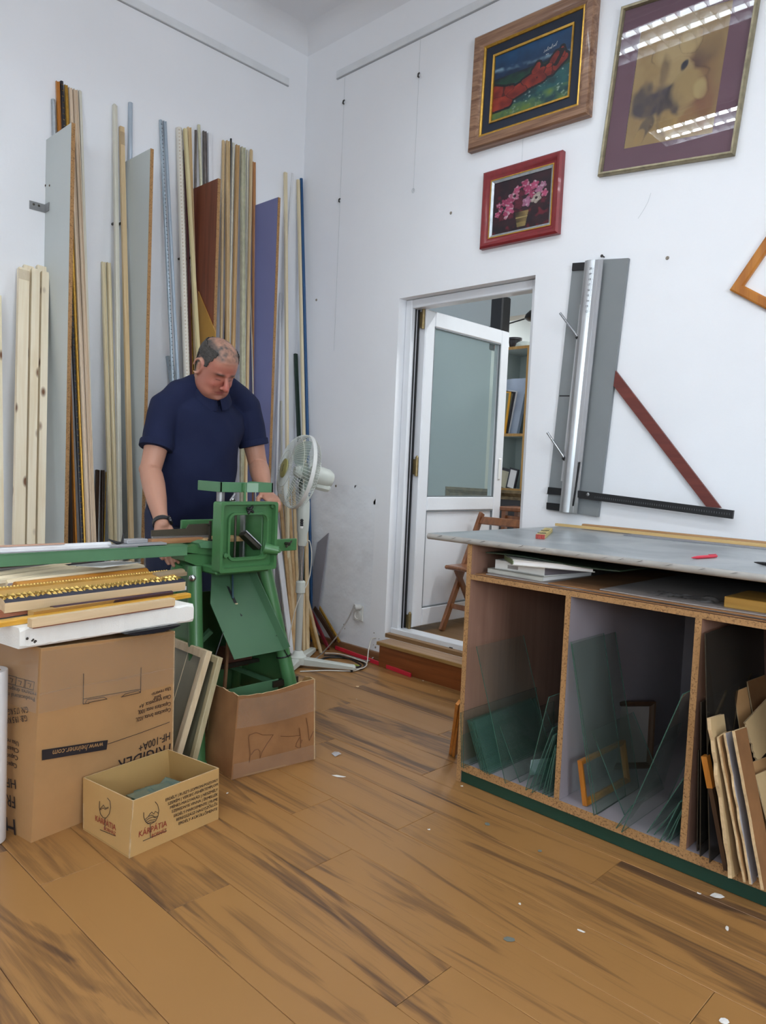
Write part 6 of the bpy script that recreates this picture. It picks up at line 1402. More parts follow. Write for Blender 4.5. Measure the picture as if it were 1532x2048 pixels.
MB().lathe([(R-.004, -.011), (R+.003, -.011), (R+.003, .011), (R-.004, .011), (R-.004, -.011)], HC, ax, 56, cap=False).build('guard_rim', WHITEPL, fan, smooth=40)
GW = paint('guard_wire', S(206, 210, 204), .4, var=0)
def cage(prof, n, name):
    g = MB()
    for k in range(n):
        a = 2*math.pi*k/n; g.tube([gp(r, a+tw, h) for r, h, tw in prof], .0011, 4, cap=False)
    for i in (2, 4): r, h, _ = prof[i]; g.tube([gp(r, 2*math.pi*k/40, h) for k in range(40)], .0014, 4, closed=True)
    return g.build(name, GW, fan, kind='stuff')
cage([(R, .008, 0), (R-.004, .030, .02), (R-.020, .055, .05), (R-.055, .078, .10), (R-.105, .090, .17), (.050, .095, .28)], 72, 'front_guard')
cage([(R, -.008, 0), (R-.006, -.025, 0), (R-.025, -.045, 0), (R-.06, -.058, 0), (R-.11, -.065, 0), (.055, -.068, 0)], 72, 'rear_guard')
bd = MB().lathe([(.052, .088), (.055, .092), (.054, .099), (.048, .102)], HC, ax, 32).build('guard_badge', OLIVE, fan, smooth=40)
q = HC+ax*.1022; MB().tube([q+gx*.020-gy*.004, q+gx*.004+gy*.002, q-gx*.006-gy*.004, q-gx*.020+gy*.003], .0016, 5).build('badge_mark', INK, bd)
BL = thin_glass('blade_plastic', (.70, .82, .74, 1), .2, haze=.45, hazec=(.62, .72, .66, 1))
MB().lathe([(.030, -.03), (.034, -.02), (.034, .020), (.022, .034)], HC, ax, 20).build('blade_hub', MATS['grey_fan_plastic'], fan, smooth=40)
for k in range(3):
    g = MB(); a0 = 2*math.pi*k/3+.5; nr, na = 8, 12
    for i in range(nr+1):
        r = .032+(.182-.032)*i/nr; hw = (.35+.62*math.sin(math.pi*min(1, i/nr*.72+.12)))
        for j in range(na+1):
            f = j/na-.5; a = a0+f*hw*1.35-.25*(i/nr); g.v.append(tuple(gp(r*(1-.10*abs(f)**2*(i/nr)), a, .020*f*2*(.6+.4*i/nr))))
    for i in range(nr):
        for j in range(na): q = i*(na+1)+j; g.f.append([q, q+1, q+na+2, q+na+1]); g.m.append(0)
    g.build('blade', BL, fan, smooth=60)

# ---- laths, boards and strips standing in the corner around the fan's foot
def stick(label, p0, p1, w_, t_, mat, hint=(0, 1, 0), name='lath', cat='wood strip', group=None): return MB().bar(p0, p1, w_, t_, hint, .0005).build(name, mat, label=label, cat=cat, group=group)
CL_ = 'laths standing behind the fan pole'
def toward(px0, py0, px1, py1, X1, z1=.004, lift=1.0):
    b = at_z(px1, py1, z1); t = at_x(px0, py0, X1); return b, t
def up_to(b, t, z): b, t = Vector(b), Vector(t); return b+(t-b)*((z-b.z)/(t.z-b.z))
b, t_ = toward(560, 1117, 584, 1312, -3.60); stick('white lath leaning behind the chopper\'s right leg', b, up_to(b, t_, 1.05), .034, .010, WHITE)
for k, (x0, x1, m, lb, zt) in enumerate(((570, 590, TAN, 'tan lath leaning just right of the white one behind the fan pole', .95), (577, 593, LIGHT, 'light lath in the bundle behind the fan pole, third from its left', 1.0), (584, 596, TAN, 'tan lath in the middle of the bundle behind the fan pole', .98), (592, 600, LIGHT, 'light lath hidden half by the fan pole', 1.02))):
    b, t_ = toward(x0, 1100, x1, 1311-k, -3.62); stick(lb, b, up_to(b, t_, zt), .022, .012, m, group=CL_)
b, t_ = toward(613, 1096, 615, 1310, -3.55); stick('pale lath standing just right of the fan pole', b, up_to(b, t_, 1.02), .024, .012, LIGHT)
b, t_ = toward(607, 1230, 608, 1311, -3.40); stick('short light lath between the fan pole and the pale one', b, up_to(b, t_, .42), .016, .012, LIGHT)
b, t_ = toward(619, 1215, 642, 1306, -3.44); stick('light stick slanting down to the floor right of the fan pole', b, up_to(b, t_, .40), .016, .012, LIGHT)
GB_ = [at_y(x, y, YW-.03) for x, y in ((634, 1249), (652.5, 1066), (637, 1077), (600, 1230))]
MB().prism([Vector((GB_[0].x, YW-.045, .055)), Vector((GB_[1].x, YW-.012, GB_[1].z)), Vector((GB_[2].x-.03, YW-.012, GB_[2].z-.03)), Vector((GB_[0].x-.11, YW-.045, .055))], (0, .006, 0)).build('grey_strip_board', paint('grey_strip', S(150, 148, 156), .5, var=.03), label='grey board strip leaning in the corner right of the blue moulding', cat='board')
b = at_z(668, 1305, .05); 
stick('black frame strip with a yellow edge slanting to the floor in the corner', (-3.30, 3.085, .06), (-3.545, 3.122, .235), .010, .016, GOLD, name='frame_strip', cat='frame strip')
stick('dark frame strip just left of the yellow-edged one in the corner', (-3.33, 3.075, .06), (-3.575, 3.110, .225), .012, .030, DARKBROWN, name='frame_strip', cat='frame strip')
stick('olive wood strip leaning low in the corner behind the fan\'s rear foot', (-3.40, 2.99, .004), (-3.66, 3.06, .34), .030, .012, DULLGOLD, name='frame_strip', cat='frame strip')
stick('short dark red strip among the offcuts low in the corner', (-3.36, 3.05, .01), (-3.60, 3.10, .20), .012, .020, paint('dark_red_strip', S(130, 30, 44), .45), name='frame_strip', cat='frame strip')
rp = [at_z(x, y, .012) for x, y in ((668, 1296), (705, 1314), (770, 1341), (812, 1353))]
stick('red plastic strip lying on the floor along the skirting and step', (rp[0].x, 3.100, .014), (rp[3].x, 3.022, .012), .022, .010, REDPL, hint=(0, 0, 1), name='plastic_strip', cat='strip')

# ---- cords
def cord(label, pts, r, mat, name='cord', smooth=True):
    pts = [Vector(p) for p in pts]
    def cr(p0, p1, p2, p3, t): return 0.5*((2*p1)+(p2-p0)*t+(2*p0-5*p1+4*p2-p3)*t*t+(3*p1-p0-3*p2+p3)*t*t*t)
    out = []
    for i in range(len(pts)-1):
        p0, p1, p2, p3 = pts[max(i-1, 0)], pts[i], pts[i+1], pts[min(i+2, len(pts)-1)]
        for k in range(6): out.append(cr(p0, p1, p2, p3, k/6))
    out.append(pts[-1]); return MB().tube(out, r, 7).build(name, mat, label=label, cat='cable', smooth=60)
pq = at_y(711, 1214, YW-.058)
fl = lambda x, y, z=.006: at_z(x, y, z)
cord('grey power cord hanging from the wall socket plug down to the floor', [(pq.x-.008, YW-.058, pq.z+.012), at_y(695, 1240, 3.03), at_y(672, 1275, 2.97), fl(645, 1306), fl(630, 1318)], .0042, CORDGREY)
cord('white cord coming out of the wall beside the step and dropping to the floor', [at_y(752, 1276, YW-.004), at_y(743, 1278, YW-.03), at_y(737, 1300, 3.06), fl(733, 1328), fl(715, 1340), fl(690, 1342), fl(650, 1341), fl(600, 1343)], .0035, CORDWHITE)
cord('black cable lying in a loop on the floor by the fan\'s foot', [fl(636, 1322), fl(655, 1315), fl(690, 1316), fl(720, 1322), fl(730, 1330), fl(720, 1338), fl(700, 1332), fl(670, 1327), fl(640, 1330)], .006, BLACKPL)
cord('second black cable bunched over the loop on the floor', [fl(648, 1310, .012), fl(680, 1312, .014), fl(706, 1321, .016), fl(722, 1331, .014), fl(708, 1336, .012)], .005, BLACKPL)
cord('thin white cable coiled around the black ones on the floor', [fl(650, 1306, .01), fl(680, 1308, .018), fl(712, 1318, .020), fl(733, 1326, .016), fl(726, 1336, .01), fl(700, 1338, .01), fl(672, 1334, .01)], .0035, CORDWHITE)
cord('grey cable trailing from the loop toward the skirting', [fl(690, 1310, .01), fl(712, 1316, .01), fl(735, 1322, .01), (-3.02, 3.10, .02)], .004, CORDGREY)
cord('short green and yellow earth wire among the cables', [fl(704, 1331, .016), fl(712, 1330, .020), fl(720, 1333, .014)], .003, paint('earth_wire', S(150, 180, 60), .5))
cord('fan\'s own white cord drooping from the control box to the floor', [FB+cdir*.012+csd*.022+Z*.70, FB+csd*.040+cdir*.02+Z*.72, FB+csd*.055+cdir*.01+Z*.64, FB+csd*.045+Z*.50, FB-csd*.01+cdir*.025+Z*.38, FB-csd*.045+cdir*.02+Z*.22, FB-csd*.055+cdir*.03+Z*.06, FB-csd*.05+cdir*.05+Z*.006], .0030, CORDWHITE)

# ================================================================== BACK ROOM THROUGH THE DOORWAY
FZ = .168; YB = 5.0; BZ = 3.2
MB().span((-5.4, YW+.005, FZ-.05), (.4, 8.6, FZ)).build('floor_back', BACKFLOOR, kind='structure')
ox0 = at_y(978, 800, YB).x; lz = at_y(1042, 630, YB).z; ox1 = ox0+1.5
b = MB(); b.span((-5.4, YB, FZ), (ox0, YB+.15, BZ)); b.span((ox1, YB, FZ), (.4, YB+.15, BZ)); b.span((ox0, YB, lz), (ox1, YB+.15, BZ)); b.build('wall_inner', BACKWALL, kind='structure')
b = MB(); b.span((-5.5, YW+.262, FZ), (-5.4, 8.6, BZ)); b.span((.4, YW+.262, FZ), (.5, 8.6, BZ)); b.build('wall_side', BACKWALL, kind='structure')
MB().span((-5.4, 8.5, FZ), (.4, 8.6, BZ)).build('wall_end', WALL, kind='structure'); MB().span((-5.5, YW+.262, BZ), (.5, 8.6, BZ+.1)).build('ceiling_back', CEIL, kind='structure')
def batten_light(x, y, z, watts, label):
    t = thing('batten_light', label, 'ceiling light', (x, y, z)); MB().span((x-.6, y-.05, z+.03), (x+.6, y+.05, z+.07), .004).build('housing', LAMPBODY, t); MB().tube([(x-.58, y, z+.015), (x+.58, y, z+.015)], .013, 8).build('tube', LAMPW, t)
    l = bpy.data.lights.new('tube_glow', 'AREA'); l.shape = 'RECTANGLE'; l.size = 1.2; l.size_y = .1; l.energy = watts; l.color = (.95, .98, 1.0)
    o = bpy.data.objects.new('tube_glow', l); o.location = (x, y, z-.004); link(o, t)
batten_light(-1.4, 4.2, BZ-.08, 26, 'bare batten light on the ceiling of the back room'); batten_light(-3.6, 6.8, BZ-.08, 170, 'bare batten light in the bright room farthest back')
# shelf unit
SY = 4.55; sx1 = at_y(1060, 688, SY).x; sx0 = at_y(984, 800, SY).x; stz = at_y(1060, 690, SY).z; smz = at_y(1040, 867, SY).z; sbz = at_y(1043, 978, SY).z
OCH = wood('ochre_edge', S(188, 148, 84), S(164, 122, 62)); SHW = paint('shelf_white', S(196, 206, 202), .5, var=.02)
sh = thing('shelf_unit', 'white shelf unit with ochre edges behind the open door leaf', 'shelf', (sx0, SY, FZ))
for x in (sx0, sx1-.020):
    MB().span((x, SY+.003, FZ), (x+.020, SY+.32, stz)).build('side_panel', SHW, sh); MB().span((x, SY, FZ), (x+.020, SY+.003, stz)).build('edge_band', OCH if x > sx0 else SHW, sh, label='ochre edge band' if x > sx0 else None)
for z in (stz-.020, smz-.020, sbz-.020, .62, .25):
    MB().span((sx0+.02, SY+.003, z), (sx1-.02, SY+.32, z+.020)).build('shelf_board', SHW, sh); MB().span((sx0+.02, SY, z), (sx1-.02, SY+.003, z+.020)).build('edge_band', OCH, sh, label='ochre edge band')
MB().span((sx0, SY+.02, stz), (sx1+.004, SY+.32, stz+.003)).build('top_skin', OCH, sh)
MB().span((sx0+.02, SY+.315, FZ), (sx1-.02, SY+.32, stz-.02)).build('back_panel', SHW, sh)
p0, p1 = at_y(982, 594, SY+.05), at_y(1003, 655, SY+.05)
sp = MB().span((p0.x, SY+.05, stz+.003), (p1.x, SY+.16, p0.z), .010).build('loudspeaker', BLACKPL, label='black loudspeaker box standing on top of the shelf unit', cat='speaker')
p = at_y(995, 648, SY+.03); MB().lathe([(.014, 0), (.018, .012), (.010, .035), (.014, .05), (.010, .065), (.003, .07)], (p.x, SY+.03, stz+.003), Z, 12).build('ornament', paint('terracotta', S(150, 84, 60), .5), label='small reddish ornament in front of the loudspeaker', cat='ornament', smooth=50)
p = at_y(1024, 660, SY+.06); MB().lathe([(.030, 0), (.034, .004), (.044, .062), (.056, .063), (.056, .078), (.048, .079), (.040, .06)], (p.x, SY+.10, stz+.003), Z, 20, cap=False).build('flower_pot', paint('dark_pot', S(48, 46, 50), .5), label='dark flower pot on top of the shelf unit', cat='flower pot', smooth=40)
p = at_y(1036, 678, SY+.05); g = MB(); g.loft([[Vector((p.x+.085*math.cos(a)*k, SY+.12+.05*math.sin(a)*k, stz+.004+h)) for a in [2*math.pi*i/18 for i in range(18)]] for k, h in ((.9, 0), (1, .012), (.9, .036), (.55, .048), (.2, .05))]); g.build('folded_cloth', paint('pale_cloth', S(196, 206, 200), .9, var=.06, bump=.3, bs=40), smooth=60, label='pale folded cloth lying on top of the shelf unit', cat='cloth')
def shelved(label, px0, py0, px1, py1, y, z, th, mat, tilt=.05, name='framed_picture', inner=None):
    a, c = at_y(px0, py0, y), at_y(px1, py1, y); w_, h_ = abs(c.x-a.x), a.z-z; t = thing(name, label, 'picture frame', (a.x, y, z)); o = Vector((a.x-tilt, y, z)); v = Vector((tilt, 0, h_)).normalized(); u = Vector((1, 0, 0)); u = (u-v*u.dot(v)).normalized()
    g = MB(); g.mould(o, u, v, NY, w_, h_, [(0, -th), (0, 0), (w_*.14, .002), (w_*.14, -th), (0, -th)]); g.build('frame', mat, t); k = w_*.13
    MB().prism([o+u*k+v*k, o+u*(w_-k)+v*k, o+u*(w_-k)+v*(h_-k), o+u*k+v*(h_-k)], PY*.004).build('panel', inner or PAPER, t)
GRN = paint('grey_green_panel', S(120, 124, 104), .6)
shelved('yellow frame on the middle shelf of the back room unit', 1004, 782, 1017, 858, SY+.010, smz+.001, .012, YELLOW, .03, inner=GRN)
shelved('dark frame leaning right of the yellow one on the middle shelf', 1010, 780, 1026, 858, SY+.030, smz+.001, .012, BLACK, .05, inner=GRN)
shelved('white frame leaning on the dark one on the middle shelf', 1016, 778, 1031, 858, SY+.050, smz+.001, .010, WHITE, .06)
a, c = at_y(1014, 759, SY+.10), at_y(1057, 759, SY+.10)
g = MB(); n = 12; rings = []; bw = min(c.x, sx1-.024)-a.x-.002
for i in range(n+1):
    f = i/n; z = smz+.004+(a.z-smz-.004)*f; x0 = a.x-.002*(1-f); wd = bw*(.62+.38*f); d = .012*noise.noise((f*4, 1, 2))
    rings.append([(x0, SY+.095-d*.4, z), (x0+wd*.35, SY+.080-d, z), (x0+wd*.7, SY+.084-d, z), (x0+wd, SY+.095-d*.4, z), (x0+wd, SY+.13, z), (x0+wd*.5, SY+.14, z), (x0, SY+.13, z)])
g.loft(rings); g.build('padded_parcel', paint('bluish_wrap', S(190, 202, 222), .35, var=.06, bump=.4, bs=25), smooth=60, label='bluish white wrapped parcel leaning at the right end of the middle shelf', cat='parcel')
shelved('black frame with a pale picture on the lower shelf, left one', 996, 932, 1022, 976, SY+.04, sbz+.001, .014, BLACK, .03, inner=paint('cream_print', S(196, 188, 160), .6))
shelved('black frame on the lower shelf, leaning right one', 1020, 934, 1036, 976, SY+.02, sbz+.001, .012, BLACK, .03)
# ornate frame in front of the shelf, brown stool before it
oy = 4.34; a, c = at_y(985, 979, oy), at_y(1052, 979, oy); t = thing('ornate_frame', 'dark ornate frame standing on the floor in front of the shelf unit', 'picture frame', (a.x-.5, oy, FZ))
ow = c.x-a.x+.46; oo = Vector((a.x-.44, oy, FZ+.001)); oh = a.z-FZ
ORNF = paint('bronze_gilt', S(104, 88, 62), .4, .5, var=.5, vs=24, bump=.6, bs=60)
g = MB(); g.mould(oo, PX, Vector((0, .02, 1)).normalized(), NY, ow, oh, [(0, -.03), (0, .01), (.02, .02), (.045, .006), (.065, .010), (.065, -.03), (0, -.03)]); g.build('frame', ORNF, t)
MB().prism([oo+PX*.06+Z*.06, oo+PX*(ow-.06)+Z*.06, oo+PX*(ow-.06)+Z*(oh-.06)+PY*.016, oo+PX*.06+Z*(oh-.06)+PY*.016], PY*.004).build('panel', paint('dark_panel', S(46, 44, 46), .5), t)
sy = 4.10; a, c = at_y(998, 1012, sy), at_y(1046, 1012, sy); st_ = thing('wooden_stool', 'brown wooden stool standing behind the folding chair', 'stool', (a.x, sy, FZ))
sw = max(.30, c.x-a.x); tz_ = a.z
MB().span((a.x, sy, tz_-.03), (a.x+sw, sy+.20, tz_), .006).build('seat', CHAIR, st_)
for dx in (.02, sw-.05):
    for dy in (.02, .17): MB().bar((a.x+dx+.015, sy+dy, FZ), (a.x+dx+.015, sy+dy, tz_-.03), .03, .03, PX).build('leg', CHAIR, st_)
MB().span((a.x+.03, sy+.022, tz_-.09), (a.x+sw-.03, sy+.036, tz_-.06)).build('apron', CHAIR, st_)
# folding chair just inside the doorway
fx0, fx1 = -2.815, -2.43; ft = at_x(964, 1026, fx0); fs = at_x(889, 1134, fx0-.02)
fc = thing('folding_chair', 'brown wooden folding chair standing just inside the doorway', 'chair', (fx0, 3.47, FZ))
ty_, tz_ = ft.y, ft.z; sz_ = fs.z; syf = fs.y
for x in (fx0, fx1):
    MB().bar((x, 3.475, FZ+.002), (x, ty_, tz_), .022, .042, PX, .003).build('long_leg', CHAIR, fc)
    MB().bar((x+(.026 if x == fx0 else -.026), ty_-.02, FZ+.002), (x+(.026 if x == fx0 else -.026), syf+.06, sz_-.012), .020, .036, PX, .003).build('short_leg', CHAIR, fc)
MB().span((fx0-.025, syf, sz_-.012), (fx1+.025, syf+.36, sz_+.012), .008).build('seat', CHAIR, fc)
def onleg(z): f = (z-FZ)/(tz_-FZ); return 3.475+(ty_-3.475)*f
for z, h in ((tz_-.045, .05), (tz_-.16, .045)): y = onleg(z); MB().bar((fx0+.010, y, z), (fx1-.010, y, z), h, .016, (0, .45, .9), .003).build('back_slat', CHAIR, fc)
zz = at_x(906, 1210, fx0).z; y = onleg(zz); MB().bar((fx0+.010, y, zz), (fx1-.010, y, zz), .030, .016, Z, .002).build('stretcher', CHAIR, fc)
# things in the bright room farthest back
p = at_y(1060, 960, 6.6); MB().span((p.x-.25, 6.6, FZ), (p.x+.6, 7.0, p.z-.02), .01).build('blue_cabinet', paint('dark_blue_cabinet', S(60, 70, 96), .5), label='dark blue cabinet in the bright room farthest back', cat='cabinet')
MB().span((p.x-.02, 6.65, p.z-.02), (p.x+.16, 6.85, p.z+.10), .01).build('glass_jar_box', paint('pale_box', S(180, 190, 204), .4), label='pale box standing on the dark blue cabinet', cat='box')
p = at_y(1063, 838, 6.7); g = MB().span((p.x-.10, 8.42, p.z-.25), (p.x+.5, 8.499, p.z+.05), .01); g.build('wall_box', paint('dark_wall_box', S(70, 66, 76), .5), label='dark box fixed to the far white wall', cat='box')
p = at_y(1064, 637, 4.9); MB().lathe([(.02, .06), (.05, .03), (.06, 0), (.03, -.02)], (p.x, 4.9, p.z), Z, 14).build('ceiling_speaker', BLACKPL, label='small dark dome lamp hanging by the lintel of the back room', cat='lamp', smooth=50)
MB().tube([(p.x, 4.9, p.z+.05), (p.x-.1, 4.96, p.z+.02), (p.x-.35, 4.98, p.z-.01), (p.x-.6, 4.99, p.z+.0)], .006, 6).build('lamp_cable', BLACKPL, label='dark cable running from the dome lamp along the lintel', cat='cable')

# ================================================================== THE MAN AT THE CHOPPER
def ell_tube(g, pts, radii, hint=None, n=20, round_ends=(True, True)):
    """closed limb: pts with (ra, rb) radii; ra along hint"""
    pts = [Vector(p) for p in pts]; m = len(pts); rings = []; hx = None
    rr_ = [(r, r) if not isinstance(r, tuple) else r for r in radii]
    tang = [(pts[min(i+1, m-1)]-pts[max(i-1, 0)]).normalized() for i in range(m)]
    def ring(p, t, ra, rb):
        nonlocal hx
        h = Vector(hint) if hint is not None else (hx if hx is not None else basis(t)[0])
        x = (h-t*h.dot(t)).normalized(); hx = x; y = t.cross(x)
        return [p+x*ra*math.cos(a)+y*rb*math.sin(a) for a in [2*math.pi*k/n for k in range(n)]]
    if round_ends[0]:
        for f in (.98, .8, .5): c = math.sqrt(1-f*f); rings.append(ring(pts[0]-tang[0]*min(rr_[0])*f, tang[0], rr_[0][0]*c, rr_[0][1]*c))
    for i in range(m): rings.append(ring(pts[i], tang[i], *rr_[i]))
    if round_ends[1]:
        for f in (.5, .8, .98): c = math.sqrt(1-f*f); rings.append(ring(pts[-1]+tang[-1]*min(rr_[-1])*f, tang[-1], rr_[-1][0]*c, rr_[-1][1]*c))
    g.loft(rings); return g
def ball(g, c, r, n=14):
    c = Vector(c); r = r if isinstance(r, tuple) else (r, r, r); rings = []
    for i in range(1, n): a = math.pi*i/n; rings.append([c+Vector((r[0]*math.sin(a)*math.cos(b), r[1]*math.sin(a)*math.sin(b), -r[2]*math.cos(a))) for b in [2*math.pi*k/(n*2) for k in range(n*2)]])
    g.loft(rings); return g
def fused(name, g, mat, voxel, smooth_it, parent=None, fac=.5, **kw):
    me = g.mesh(name+'_raw', mat); tmp = bpy.data.objects.new('t', me); COL.objects.link(tmp)
    r = tmp.modifiers.new('r', 'REMESH'); r.mode = 'VOXEL'; r.voxel_size = voxel; r.use_smooth_shade = True
    s = tmp.modifiers.new('s', 'SMOOTH'); s.factor = fac; s.iterations = smooth_it
    dg = bpy.context.evaluated_depsgraph_get(); out = bpy.data.meshes.new_from_object(tmp.evaluated_get(dg)); bpy.data.objects.remove(tmp); bpy.data.meshes.remove(me)
    out.name = name; out.materials.clear(); out.materials.append(mat); out.shade_smooth()
    o = bpy.data.objects.new(name, out)
    if parent is not None: o.parent = parent; COL.objects.link(o); o.matrix_parent_inverse = wmat(parent).inverted()
    else: COL.objects.link(o)
    return tag(o, **kw)

PEL, WAI, CHE, NEK = Vector((-3.045, 1.835, .93)), Vector((-3.02, 1.835, 1.06)), Vector((-2.98, 1.842, 1.25)), Vector((-2.925, 1.852, 1.430))
SR, SL = at_x(331, 816, -2.945), at_x(492, 816, -2.955)
ER, EL = at_x(301, 940, -2.90), at_x(516, 930, -2.92)
WR, WL = at_x(324, 1050, -2.655), at_x(531, 985, -2.73)
HEADING = math.radians(4); PIT = math.radians(36); RL = math.radians(3)
fh = Vector((math.cos(HEADING), math.sin(HEADING), 0)); lh = Vector((-math.sin(HEADING), math.cos(HEADING), 0))
hf = fh*math.cos(PIT)-Z*math.sin(PIT); hu = fh*math.sin(PIT)+Z*math.cos(PIT); hl = lh
hu, hl = (hu*math.cos(RL)-hl*math.sin(RL)), (hl*math.cos(RL)+hu*math.sin(RL))
HC_ = at_x(432, 735, -2.835)
def hp(f, l, u): return HC_+hf*f+hl*l+hu*u
PROF_H = [(.122, .012, -.030, .014), (.117, .038, -.058, .038), (.106, .060, -.078, .055), (.090, .074, -.090, .066), (.068, .085, -.098, .074), (.042, .091, -.100, .0775), (.016, .093, -.097, .078), (-.012, .090, -.091, .077), (-.036, .088, -.080, .0755), (-.058, .088, -.068, .0765), (-.078, .087, -.056, .0755), (-.096, .087, -.040, .071), (-.110, .085, -.020, .062), (-.120, .079, .004, .049), (-.127, .064, .022, .026)]
def head_surface(off=0.0, nu=56, nt=72, cond=None, noise_amp=0.0):
    g = MB(); us = [p[0] for p in PROF_H]
    def at(u):
        for i in range(len(PROF_H)-1):
            a, c = PROF_H[i], PROF_H[i+1]
            if a[0] >= u >= c[0]: t = (a[0]-u)/(a[0]-c[0]); return [a[k]*(1-t)+c[k]*t for k in (1, 2, 3)]
        return list(PROF_H[-1][1:])
    G = [  # l, u, sigma l, sigma u, height: pits for the eyes, brow, cheeks, nose root, lips, chin, folds
        (.031, -.005, .014, .010, -.013), (-.031, -.005, .014, .010, -.013), (.031, .014, .018, .006, .006), (-.031, .014, .018, .006, .006), (0, .012, .010, .008, .004), (.045, -.040, .018, .016, .007), (-.045, -.040, .018, .016, .007), (.031, -.008, .010, .0055, .0065), (-.031, -.008, .010, .0055, .0065),
        (0, -.058, .020, .008, .004), (0, -.0685, .022, .0035, .004), (0, -.0735, .024, .0018, -.0045), (0, -.079, .020, .0038, .0045), (0, -.089, .018, .004, -.004), (0, -.106, .018, .011, .008), (.046, -.082, .020, .020, .006), (-.046, -.082, .020, .020, .006), (.032, -.062, .005, .014, -.0035), (-.032, -.062, .005, .014, -.0035), (.034, -.022, .012, .003, -.0025), (-.034, -.022, .012, .003, -.0025), (.0, .045, .04, .004, -.0008), (.0, .058, .04, .004, -.0008)]
    u0, u1 = us[0], us[-1]; P = []
    for i in range(nu+1):
        u = u0+(u1-u0)*i/nu; fr, bk, hw = at(u); c = (fr+bk)/2; a = (fr-bk)/2; row = []
        for k in range(nt):
            th = 2*math.pi*k/nt; ct, st = math.cos(th), math.sin(th); e = .86
            f = c+a*math.copysign(abs(ct)**e, ct); l = hw*math.copysign(abs(st)**e, st); d = off
            if ct > .15:
                for gl, gu, s1, s2, h in G: d += h*math.exp(-((l-gl)/s1)**2-((u-gu)/s2)**2)*min(1, (ct-.15)*3)
            nr = Vector((ct/a, st/hw, 0)); nr.normalize(); p = (f+nr.x*d, l+nr.y*d, u+(off if u > .09 else 0)*.7); row.append(p)
        P.append(row)
    return P
P = head_surface()
body = MB()
body.loft([[hp(*p) for p in row] for row in P])
# nose: bridge, tip, wings; ears
ell_tube(body, [hp(.088, 0, .010), hp(.098, 0, -.008), hp(.110, 0, -.026), hp(.118, 0, -.038)], [.008, .0095, .012, .0135], n=14)
for s in (-1, 1):
    ball(body, hp(.104, s*.0135, -.042), .0095, 8)
    ec = [hp(-.012+.024*math.cos(a)*(1.0), s*(.0765+.010*(.5-.5*math.cos(a))+.004), -.008+.034*math.sin(a)) for a in [math.radians(x) for x in range(-110, 200, 30)]]
    ell_tube(body, ec, [.0048, .0056, .006, .0062, .0062, .0062, .006, .0058, .0055, .005, .0042], n=8)
    ell_tube(body, [hp(-.004, s*.073, .012), hp(-.014, s*.080, .006), hp(-.010, s*.077, -.030)], [.006, .009, .006], n=8)
# neck, trunk
ell_tube(body, [NEK-Z*.10, NEK, hp(-.030, 0, -.055), hp(-.020, 0, -.01)], [(.085, .085), (.066, .068), (.062, .064), (.055, .055)], (0, 1, 0))
ell_tube(body, [PEL-Z*.06, PEL, WAI, CHE, CHE+(NEK-CHE)*.7], [(.165, .115), (.170, .125), (.175, .130), (.185, .118), (.13, .09)], (0, 1, 0))
ell_tube(body, [CHE+Vector((-.03, -.06, .02)), SR.lerp(NEK, .35)+Vector((-.025, 0, -.075)), SR+Vector((-.01, 0, -.01))], [.04, .04, .046]); ell_tube(body, [CHE+Vector((-.03, .06, .02)), SL.lerp(NEK, .35)+Vector((-.025, 0, -.075)), SL+Vector((-.01, 0, -.01))], [.04, .04, .046])
def arm(S_, E_, W_, out):
    m = S_.lerp(E_, .5); fm = E_.lerp(W_, .28)
    ell_tube(body, [S_, S_.lerp(E_, .25), m, S_.lerp(E_, .82), E_, E_.lerp(W_, .12), fm, E_.lerp(W_, .55), E_.lerp(W_, .80), W_], [.058, .056, .053, .047, .045, .047, .0475, .041, (.033, .029), (.030, .024)])
    ball(body, E_+out*.022, .030, 10)
arm(SR, ER, WR, Vector((-.6, -.65, .1))); arm(SL, EL, WL, Vector((-.7, .4, .1)))
def hand(W_, dirn, across, palm_n, curl, thumb_side, spread=.0195, L=.185):
    """palm and five separate fingers; dirn: along the hand, across: towards the little finger, palm_n: out of the palm"""
    d, a, n_ = Vector(dirn).normalized(), Vector(across).normalized(), Vector(palm_n).normalized(); k = L/.185
    ell_tube(body, [W_-d*.01, W_+d*.03*k, W_+d*.065*k, W_+d*.092*k], [(.028, .022), (.038*k, .018), (.043*k, .0165), (.040*k, .014)], a)
    for i, (ln, o) in enumerate(((.074, -1.5), (.083, -.5), (.077, .5), (.060, 1.5))):
        b = W_+d*.090*k+a*o*spread*k; q = b; dd = d.copy(); pts = [b-d*.02, b]
        for s, f in enumerate((.44, .32, .24)):
            c = curl[min(i, len(curl)-1)]*(1, 1.15, .8)[s]; dd = (dd*math.cos(c)+n_*math.sin(c)).normalized() if s == 0 else (dd*math.cos(c)+(n_-dd*n_.dot(dd)).normalized()*math.sin(c)).normalized(); q = q+dd*ln*k*f; pts.append(q)
        ell_tube(body, pts, [.0095*k, .0098*k, .0090*k, .0083*k, .0072*k], n=12)
    t0_ = W_+d*.022*k-a*.026*k; t1_ = t0_+(-a*.75+d*.65+n_*.25).normalized()*.045*k; t2_ = t1_+(-a*.2+d*.85+n_*.5).normalized()*.034*k; t3_ = t2_+(d*.85+n_*.5+a*.1).normalized()*.026*k
    ell_tube(body, [t0_-d*.01, t0_, t1_, t2_, t3_], [.015*k, .0155*k, .0115*k, .0105*k, .0085*k], n=12)
hand(WR, (.16, .10, -1), (-.3, -1, 0), (1, -.15, .1), [.30, .24, .28, .36], 1)
hand(WL, (.86, -.16, -.36), (.25, 1, 0), (-.25, 0, -1), [.62, .66, .66, .6], -1, L=.17)
